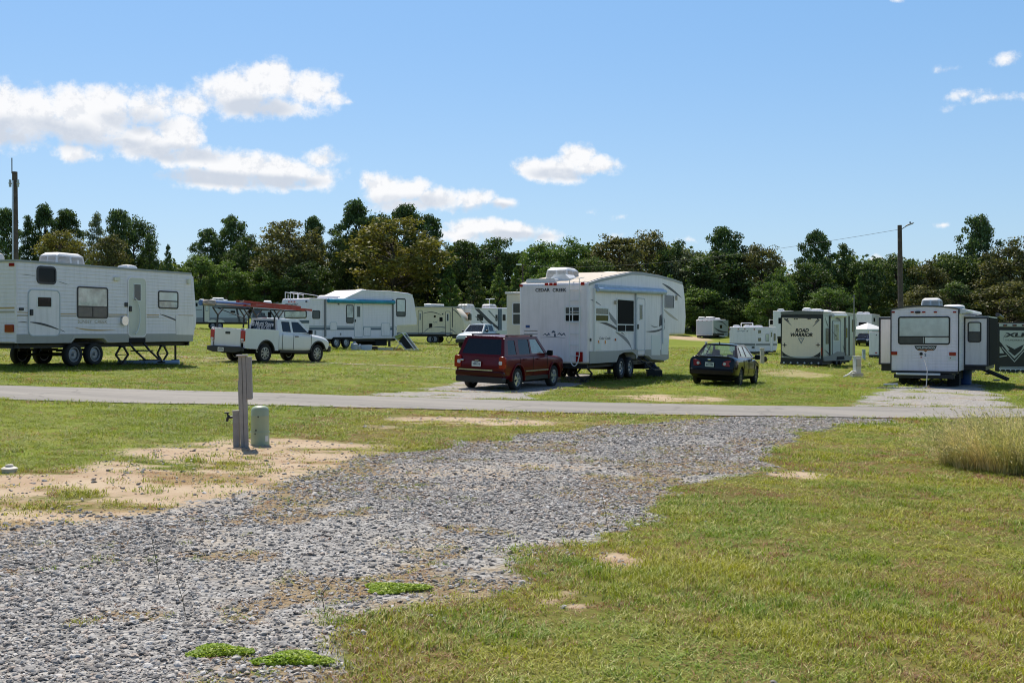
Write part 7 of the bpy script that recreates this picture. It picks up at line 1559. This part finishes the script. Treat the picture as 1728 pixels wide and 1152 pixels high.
def clump(px, py, d, rad, h, n, lab, seed, sx=1.0):
    rs = np.random.RandomState(seed); V = []; Fc = []; c = gp(px, d)
    for _ in range(n):
        a = rs.rand() * 6.283; r = rad * .75 * math.sqrt(rs.rand()); bx, by = r * math.cos(a) * sx, r * math.sin(a); th = a + rs.normal(0, .7); L_ = h * (.5 + .75 * rs.rand()); out = (.25 + .95 * rs.rand()) * L_ * (.45 + .7 * r / rad); w_ = .0022 + .0025 * rs.rand(); dxx, dyy = math.cos(th), math.sin(th); o = len(V); m_ = 5
        for i in range(m_ + 1):
            t = i / m_; x = bx + dxx * out * t ** 1.6; y = by + dyy * out * t ** 1.6; z = L_ * (t - .28 * t * t * out / L_ * 2); k = w_ * (1 - .75 * t); V += [(x - dyy * k, y + dxx * k, z), (x + dyy * k, y - dxx * k, z)]
        Fc += [(o + 2 * i, o + 2 * i + 1, o + 2 * i + 3, o + 2 * i + 2) for i in range(m_)]
        if rs.rand() < .45:   # feathery seed head
            for j in range(6):
                t = .8 + .04 * j; x = bx + dxx * out * t ** 1.6; y = by + dyy * out * t ** 1.6; z = L_ * (t - .28 * t * t * out / L_ * 2); q = len(V); s = .022; ja, jb = rs.normal(0, s), rs.normal(0, s); V += [(x, y, z), (x + ja, y + jb, z + .02), (x + ja * .8 + .006, y + jb * .8, z + .028)]; Fc.append((q, q + 1, q + 2))
    me = bpy.data.meshes.new('tall_grass_clump'); me.from_pydata(V, [], Fc); me.materials.append(leafmat('tall_grass', (.34, .36, .14), (.64, .52, .33), (.90, .72, .56), trans=.4, patch=2.0)); o = bpy.data.objects.new('tall_grass_clump', me); COL.objects.link(o); o.location = c; return tag(o, lab, 'grass clump', 'tall grass clumps')
clump(1718, 790, 14.9, 1.05, .80, 4200, 'big feathery clump of tall pale grass at the right edge', 5, 1.1); clump(1645, 790, 15.3, .6, .5, 1300, 'lower green tuft leaning out left of the big feathery clump', 6)
for i, (px, d, h_, lab) in enumerate(((268, 6.9, .30, 'single tall dark weed stem rising from gravel, bottom left'), (548, 6.3, .22, 'pale weed stem at the drive edge, bottom centre left'), (312, 6.2, .2, 'short leaning weed stem at the bottom edge'), (1026, 9.4, .3, 'dark weed stem beside the round bare sand patch'))):
    c = gp(px, d); mb = MB().tube([(0, 0, 0), (-.02, 0, h_ * .5), (-.05 if i != 1 else .06, 0, h_)], .0022, 5); rs = random.Random(i)
    for k in range(7): z_ = h_ * (.3 + .1 * k); mb.tube([(-.03 * z_ / h_, 0, z_), (rs.uniform(-.04, .03), rs.uniform(-.03, .03), z_ + .03)], .0014, 4)
    o = mb.build('weed_stem', mat('weed_stem', (.10, .09, .05), .8), None); o.location = c; tag(o, lab, 'weed stem', 'lone weed stems')
# ------------------------------------------------------------------ trees
M_BARK = mat('bark', (.075, .055, .042), .95, vary=.4, vscale=2)
LV = dict(
    pine=leafmat('pine_needles', (0.050, 0.092, 0.025), (0.090, 0.146, 0.034), (0.149, 0.201, 0.062), trans=.25, patch=.35),
    oak=leafmat('oak_leaves', (0.054, 0.092, 0.022), (0.099, 0.147, 0.032), (0.178, 0.215, 0.062), trans=.25, patch=.35),
    olive=leafmat('olive_leaves', (0.149, 0.140, 0.029), (0.235, 0.210, 0.044), (0.323, 0.283, 0.087), trans=.3, patch=.3),
    brown=leafmat('brownish_leaves', (0.099, 0.102, 0.032), (0.153, 0.147, 0.044), (0.235, 0.210, 0.077), trans=.28, patch=.35),
    green=leafmat('fresh_leaves', (0.085, 0.147, 0.029), (0.149, 0.229, 0.044), (0.261, 0.323, 0.092), trans=.35, patch=.35),
    grey=leafmat('greyish_leaves', (0.125, 0.147, 0.071), (0.185, 0.215, 0.109), (0.274, 0.297, 0.170), trans=.25, patch=.35))


def leaf_quads(cl, n, size, rs, up=.3, asp=1.0, shell_=.62):
    """cl: (cx,cy,cz,r,rz) clumps; n leaves shared out by volume"""
    cl = np.array(cl); w = cl[:, 3] ** 2; w /= w.sum(); idx = rs.choice(len(cl), n, p=w); c = cl[idx]
    d = rs.normal(0, 1, (n, 3)); d /= np.linalg.norm(d, axis=1)[:, None]; r = rs.rand(n) ** shell_
    p = c[:, :3] + d * r[:, None] * np.stack([c[:, 3], c[:, 3], c[:, 4]], -1)
    nr = d * .5 + rs.normal(0, .8, (n, 3)) + np.array([0, 0, up]); nr /= np.linalg.norm(nr, axis=1)[:, None]
    a = np.cross(nr, rs.normal(0, 1, (n, 3))); a /= np.linalg.norm(a, axis=1)[:, None] + 1e-9; b = np.cross(nr, a)
    s = size * rs.uniform(.5, 1.25, n)[:, None]; q = np.stack([p - a * s * asp, p + b * s * .62, p + a * s * asp, p - b * s * .62], 1)
    return q.reshape(-1, 3)


def crown_mesh(name, quads, m): return_ = quads_mesh(name, quads, np.arange(len(quads)).reshape(-1, 4)); return_.materials.append(m); return return_


def limbs(mb, x0, z0, ends, r, rs):
    for e in ends:
        e = Vector(e); b = Vector((0, 0, max(z0, e.z - .55 * math.hypot(e.x, e.y) - .5))); mid = b.lerp(e, .55) + Vector((0, 0, -.1 * (e - b).length)); mb.cyl(b, mid, r, r * .6, 5, cap=False).cyl(mid, e, r * .6, r * .15, 5, cap=False)


def proto(kind, seed):
    """trees are built 10 units tall, 1 unit = crown half width in x/y about 2.6"""
    rs = np.random.RandomState(seed); mb = MB(); cl = []; H = 10.0
    if kind in ('pine', 'thinpine'):
        z0 = 4.2 if kind == 'pine' else 3.0; n = 52 if kind == 'pine' else 34
        for i in range(n):
            t = (i + rs.rand()) / n; z = z0 + (H - z0 - .3) * t; rad = (2.5 * math.sin(math.pi * (.18 + .78 * t)) ** .8) * rs.uniform(.35, 1.0) * (1 if kind == 'pine' else .72); a = i * 2.4 + rs.rand()
            cl.append((rad * math.cos(a), rad * math.sin(a), z + .15 * rad, rs.uniform(.45, 1.0), rs.uniform(.28, .62)))
        cl.append((0, 0, H - .25, .45, .4)); nl, sz, asp = (11000, .125, 1.0) if kind == 'pine' else (5500, .125, 1.0)
    elif kind == 'youngpine':
        for i in range(38):
            t = (i + rs.rand()) / 38; z = .8 + 8.9 * t; rad = 2.4 * (1 - t) ** .8 * rs.uniform(.5, 1); a = i * 2.4; cl.append((rad * math.cos(a), rad * math.sin(a), z + .3 * rad, .34 + .42 * (1 - t), .28 + .3 * (1 - t)))
        nl, sz, asp = 9000, .115, 1.1
    else:
        lo = .9 if kind != 'highoak' else 3.5; n = 110
        for i in range(n):
            u = rs.uniform(-1, 1); a = rs.rand() * 6.283; k = rs.uniform(.55, 1.0) ** .5; s_ = math.sqrt(1 - u * u); f = 1 + .16 * math.sin(3 * a + seed) + .14 * math.sin(5 * a + 2 * u * 3)
            zc = (H + lo) / 2; zr_ = (H - lo) / 2 - .45; x, y, z = 2.35 * s_ * math.cos(a) * k * f, 2.35 * s_ * math.sin(a) * k * f, zc + zr_ * u * k * (1 + .08 * math.sin(2 * a + seed))
            if u < 0: x *= 1.0 - .18 * abs(u); y *= 1 - .18 * abs(u)
            cl.append((x, y, z, rs.uniform(.4, 1.15), rs.uniform(.3, .8)))
        nl, sz, asp = (14000, .12, 1.0) if kind != 'highoak' else (10000, .12, 1)
    br = .17 if kind != 'youngpine' else .1
    pts = [Vector((0, 0, -.3))]; 
    for i in range(1, 7): pts.append(Vector((rs.normal(0, .05) * i * .6, rs.normal(0, .05) * i * .6, H * .95 * i / 6)))
    for i in range(6): mb.cyl(pts[i], pts[i + 1], br * (1 - i / 6.6), br * (1 - (i + 1) / 6.6), 8, cap=False)
    limbs(mb, .8, 1.0, [(c[0], c[1], c[2]) for c in cl[::2]], .05, rs)
    return mb, leaf_quads(cl, nl, sz, rs, asp=asp)


PROTO = {}
def get_proto(kind, col, seed):
    k = (kind, col, seed)
    if k not in PROTO:
        b = (kind, seed)
        if b not in PROTO:
            mb, q = proto(kind, seed); t_ = mb.build('trunk', M_BARK, None, smooth=True); PROTO[b] = (t_.data, q); bpy.data.objects.remove(t_)
        tm, q = PROTO[b]; PROTO[k] = (tm, crown_mesh('crown', q, LV[col]))
    return PROTO[k]


NAMES = dict(pine='pine_tree', thinpine='pine_tree', youngpine='young_pine', oak='oak_tree', highoak='oak_tree', bush='shrub')


def tree(px, top, hw, d, kind, col, seed, lab, grp='trees along the tree line', squash=1.0):
    c = gp(px, d); h = topz(top, d) - c.z; w = hw * 1.12 / F * d / 2.75; r_ = empty(NAMES[kind], c, (px * 37 % 628) / 100, lab, 'tree' if kind != 'bush' else 'shrub', grp)
    tm, cm = get_proto(kind if kind != 'bush' else 'oak', col, seed)
    for n_, me in (('trunk', tm), ('crown', cm)):
        o = bpy.data.objects.new(n_, me); COL.objects.link(o); o.parent = r_
    r_.scale = (w, w, h / 10); return r_


TREES = [
    # left group, sky showing between the trunks
    (10, 352, 26, 178, 'pine', 'pine', 1, 'dark pine at the far left, just left of the thick pole'),
    (48, 364, 22, 182, 'thinpine', 'pine', 2, 'narrow pine right of the thick pole with bare lower trunk'),
    (76, 345, 26, 184, 'pine', 'pine', 3, 'tallest pine of the far left group'),
    (112, 354, 30, 186, 'pine', 'oak', 1, 'broad topped pine right of the tallest left pine'),
    (104, 384, 38, 176, 'highoak', 'olive', 4, 'yellowish olive broadleaf tree low in front of the left pines'),
    (163, 360, 24, 180, 'thinpine', 'grey', 5, 'sparse greyish tree with pale bare trunk above the white trailer'),
    (202, 354, 28, 182, 'pine', 'pine', 2, 'tall dark pine above the white trailer air conditioner'),
    (226, 364, 32, 186, 'highoak', 'oak', 6, 'dense dark tree stepping down to the right of the tall pine'),
    (185, 392, 32, 174, 'highoak', 'brown', 7, 'brownish broadleaf tree low behind the roof air conditioner'),
    (252, 396, 22, 180, 'thinpine', 'oak', 3, 'shorter dark pine at the right end of the left group'),
    (284, 410, 20, 170, 'youngpine', 'pine', 1, 'small pointed young pine in the left sky gap'),
    # second group
    (338, 428, 32, 172, 'oak', 'green', 1, 'low bushy green tree right of the first sky gap'),
    (352, 386, 30, 186, 'pine', 'pine', 4, 'dark pine behind the low bushy green tree'),
    (393, 364, 30, 188, 'pine', 'pine', 5, 'pointed pine above the pickup ladder rack'),
    (420, 392, 40, 182, 'oak', 'oak', 2, 'dark oak above the pickup cab'),
    (488, 362, 58, 178, 'oak', 'brown', 3, 'large round brownish oak above the pickup bonnet'),
    (530, 366, 24, 188, 'pine', 'pine', 1, 'pine peeking out right of the round brownish oak'),
    # tall centre
    (602, 338, 38, 192, 'pine', 'pine', 3, 'tallest centre pine, left peak of the clump'),
    (640, 352, 34, 194, 'highoak', 'oak', 5, 'dark tree between the two peaks of the centre clump'),
    (682, 345, 36, 192, 'pine', 'pine', 2, 'tall centre pine, right peak of the clump'),
    (722, 362, 34, 192, 'pine', 'pine', 5, 'pine with spreading right side branches over the sky'),
    (575, 392, 26, 186, 'oak', 'oak', 6, 'dark oak at the left foot of the centre clump'),
    (664, 360, 74, 176, 'oak', 'olive', 4, 'big yellowish olive tree filling the middle of the centre clump'),
    (785, 400, 46, 190, 'highoak', 'oak', 7, 'rounded dark oak right of the centre clump'),
    (838, 397, 40, 192, 'highoak', 'oak', 8, 'airy oak with sky holes above the silver pickup'),
    (758, 446, 32, 174, 'youngpine', 'green', 2, 'green young pine right of the big olive tree'),
    (800, 436, 34, 176, 'youngpine', 'oak', 3, 'dark young pine above the diagonal striped trailer'),
    (842, 444, 30, 172, 'youngpine', 'green', 1, 'green young pine just left of the tall middle fifth wheel'),
    (915, 400, 42, 184, 'oak', 'green', 5, 'green rounded tree behind the low pole lamp'),
    (968, 402, 40, 188, 'oak', 'green', 6, 'mid green tree above the rear of the tall fifth wheel'),
    (1042, 390, 50, 186, 'oak', 'brown', 7, 'brown tinged oak above the tall fifth wheel roof peak'),
    (1092, 387, 42, 190, 'oak', 'brown', 1, 'brown oak above the nose of the tall fifth wheel'),
    (1142, 404, 34, 188, 'oak', 'oak', 2, 'shorter dark tree right of the brown oak'),
    (1170, 416, 36, 186, 'highoak', 'grey', 3, 'thin topped greyish tree left of the round topped pine'),
    (1222, 384, 40, 186, 'pine', 'pine', 4, 'round topped pine above the black sedan'),
    (1215, 420, 56, 182, 'oak', 'oak', 8, 'broad dark oak under the round topped pine'),
    (1282, 403, 42, 184, 'oak', 'brown', 5, 'dark brown green oak left of the second sky gap'),
    (1318, 452, 26, 178, 'oak', 'green', 6, 'low green tree in the second sky gap'),
    (1378, 389, 32, 186, 'pine', 'pine', 5, 'knobbly tall pine right of the second sky gap'),
    (1372, 436, 44, 180, 'oak', 'oak', 3, 'dark oak under the knobbly pine'),
    (1424, 412, 32, 186, 'thinpine', 'oak', 2, 'open topped pine right of the knobbly one'),
    (1458, 432, 38, 182, 'oak', 'oak', 7, 'dark oak above the thin mast'),
    (1512, 427, 44, 184, 'oak', 'oak', 1, 'oak directly behind the utility pole with lamp'),
    (1566, 436, 38, 182, 'oak', 'brown', 2, 'brownish tree right of the lamp pole'),
    (1600, 421, 40, 186, 'oak', 'oak', 4, 'dark tree left of the tall right pine'),
    (1652, 364, 36, 186, 'pine', 'pine', 1, 'tallest pine on the right side'),
    (1650, 420, 50, 184, 'oak', 'oak', 5, 'dark oak under the tallest right pine'),
    (1704, 402, 48, 178, 'oak', 'brown', 6, 'large brownish oak at the right edge'),
    (1765, 395, 50, 180, 'oak', 'brown', 8, 'brownish oak cut by the right edge of the picture'),
    # lighter growth low in front
    (1186, 484, 40, 177, 'bush', 'green', 1, 'pale green vine covered shrub beyond the black sedan'),
    (1235, 500, 34, 176, 'bush', 'oak', 2, 'dark shrub right of the pale vine covered one'),
    (1300, 470, 34, 170, 'bush', 'green', 3, 'green shrub behind the cream toy hauler'),
    (1400, 480, 38, 170, 'bush', 'green', 5, 'green shrub right of the cream toy hauler'),
    (1450, 462, 26, 178, 'youngpine', 'green', 3, 'green young pine just right of the thin mast'),
    (1560, 482, 44, 170, 'bush', 'brown', 6, 'brownish shrub above the wide windowed trailer'),
    (1615, 470, 40, 170, 'bush', 'oak', 7, 'dark shrub above the right slide box'),
    (1700, 470, 60, 166, 'bush', 'brown', 4, 'big brownish shrub above the black toy hauler'),
    (1130, 462, 30, 170, 'youngpine', 'green', 2, 'green young pine at the nose of the tall fifth wheel'),
    (520, 440, 40, 172, 'bush', 'oak', 1, 'dark shrub below the round brownish oak'),
    (445, 450, 36, 172, 'bush', 'green', 2, 'green shrub behind the pickup cab'),
    (385, 440, 34, 172, 'bush', 'green', 6, 'green shrub behind the ladder rack'),
    (870, 450, 26, 174, 'youngpine', 'green', 1, 'green young pine directly left of the slide box'),
    (930, 440, 40, 172, 'bush', 'green', 7, 'green shrub above the slide topper of the tall fifth wheel'),
    (1000, 430, 40, 174, 'bush', 'oak', 8, 'dark shrub above the tall fifth wheel rear air conditioner'),
]
for t_ in TREES: tree(*t_)

# the woodland behind the campground, in one mesh with an added belt behind the camera
rs = np.random.RandomState(77); cl = []
def wood(px0, px1, d0, d1, top, n, gap=()):
    for _ in range(n):
        px = rs.uniform(px0, px1); d = rs.uniform(d0, d1); c = gp(px, d)
        tp = top(px) + 26 * (vnoise(px / 40., 3.3, 1, 3, 5) - .5)
        z1 = topz(tp, d); 
        if z1 < c.z + 2: continue
        z = c.z + (z1 - c.z) * rs.rand() ** .8; cl.append((c.x, c.y, z, rs.uniform(1.3, 2.6), rs.uniform(1.0, 2.0)))
topf = lambda p: np.interp(p, [-100, 0, 285, 300, 330, 540, 555, 580, 740, 900, 1150, 1310, 1330, 1345, 1370, 1800], [436, 436, 440, 450, 440, 430, 462, 420, 420, 430, 425, 440, 462, 455, 440, 430])
wood(-150, 1900, 196, 212, topf, 1500)
wood(-150, 1900, 186, 200, lambda p: topf(p) + 38, 700)
# unseen foliage belt added behind the camera to darken reflections and sky fill
for _ in range(900):
    a = rs.uniform(math.radians(75), math.radians(285)); R_ = rs.uniform(62, 78); x, y = R_ * 1.2 * math.sin(a), R_ * math.cos(a) - 8; z = gz(x, y) + rs.rand() ** .8 * (13 + 3 * math.sin(a * 9)); cl.append((x, y, z, rs.uniform(2, 3.6), rs.uniform(1.6, 2.8)))
fr, bk = cl[:-900], cl[-900:]
q = np.concatenate([leaf_quads(fr, 120000, .5, rs), leaf_quads(bk, 16000, 1.5, rs)]); wm = crown_mesh('woodland', q, LV['oak']); o = bpy.data.objects.new('woodland', wm); COL.objects.link(o)
tag(o, 'dense dark woodland undergrowth behind the trees, plus unseen belt added behind the camera', 'woodland', None, 'stuff')
# weedy growth along its foot
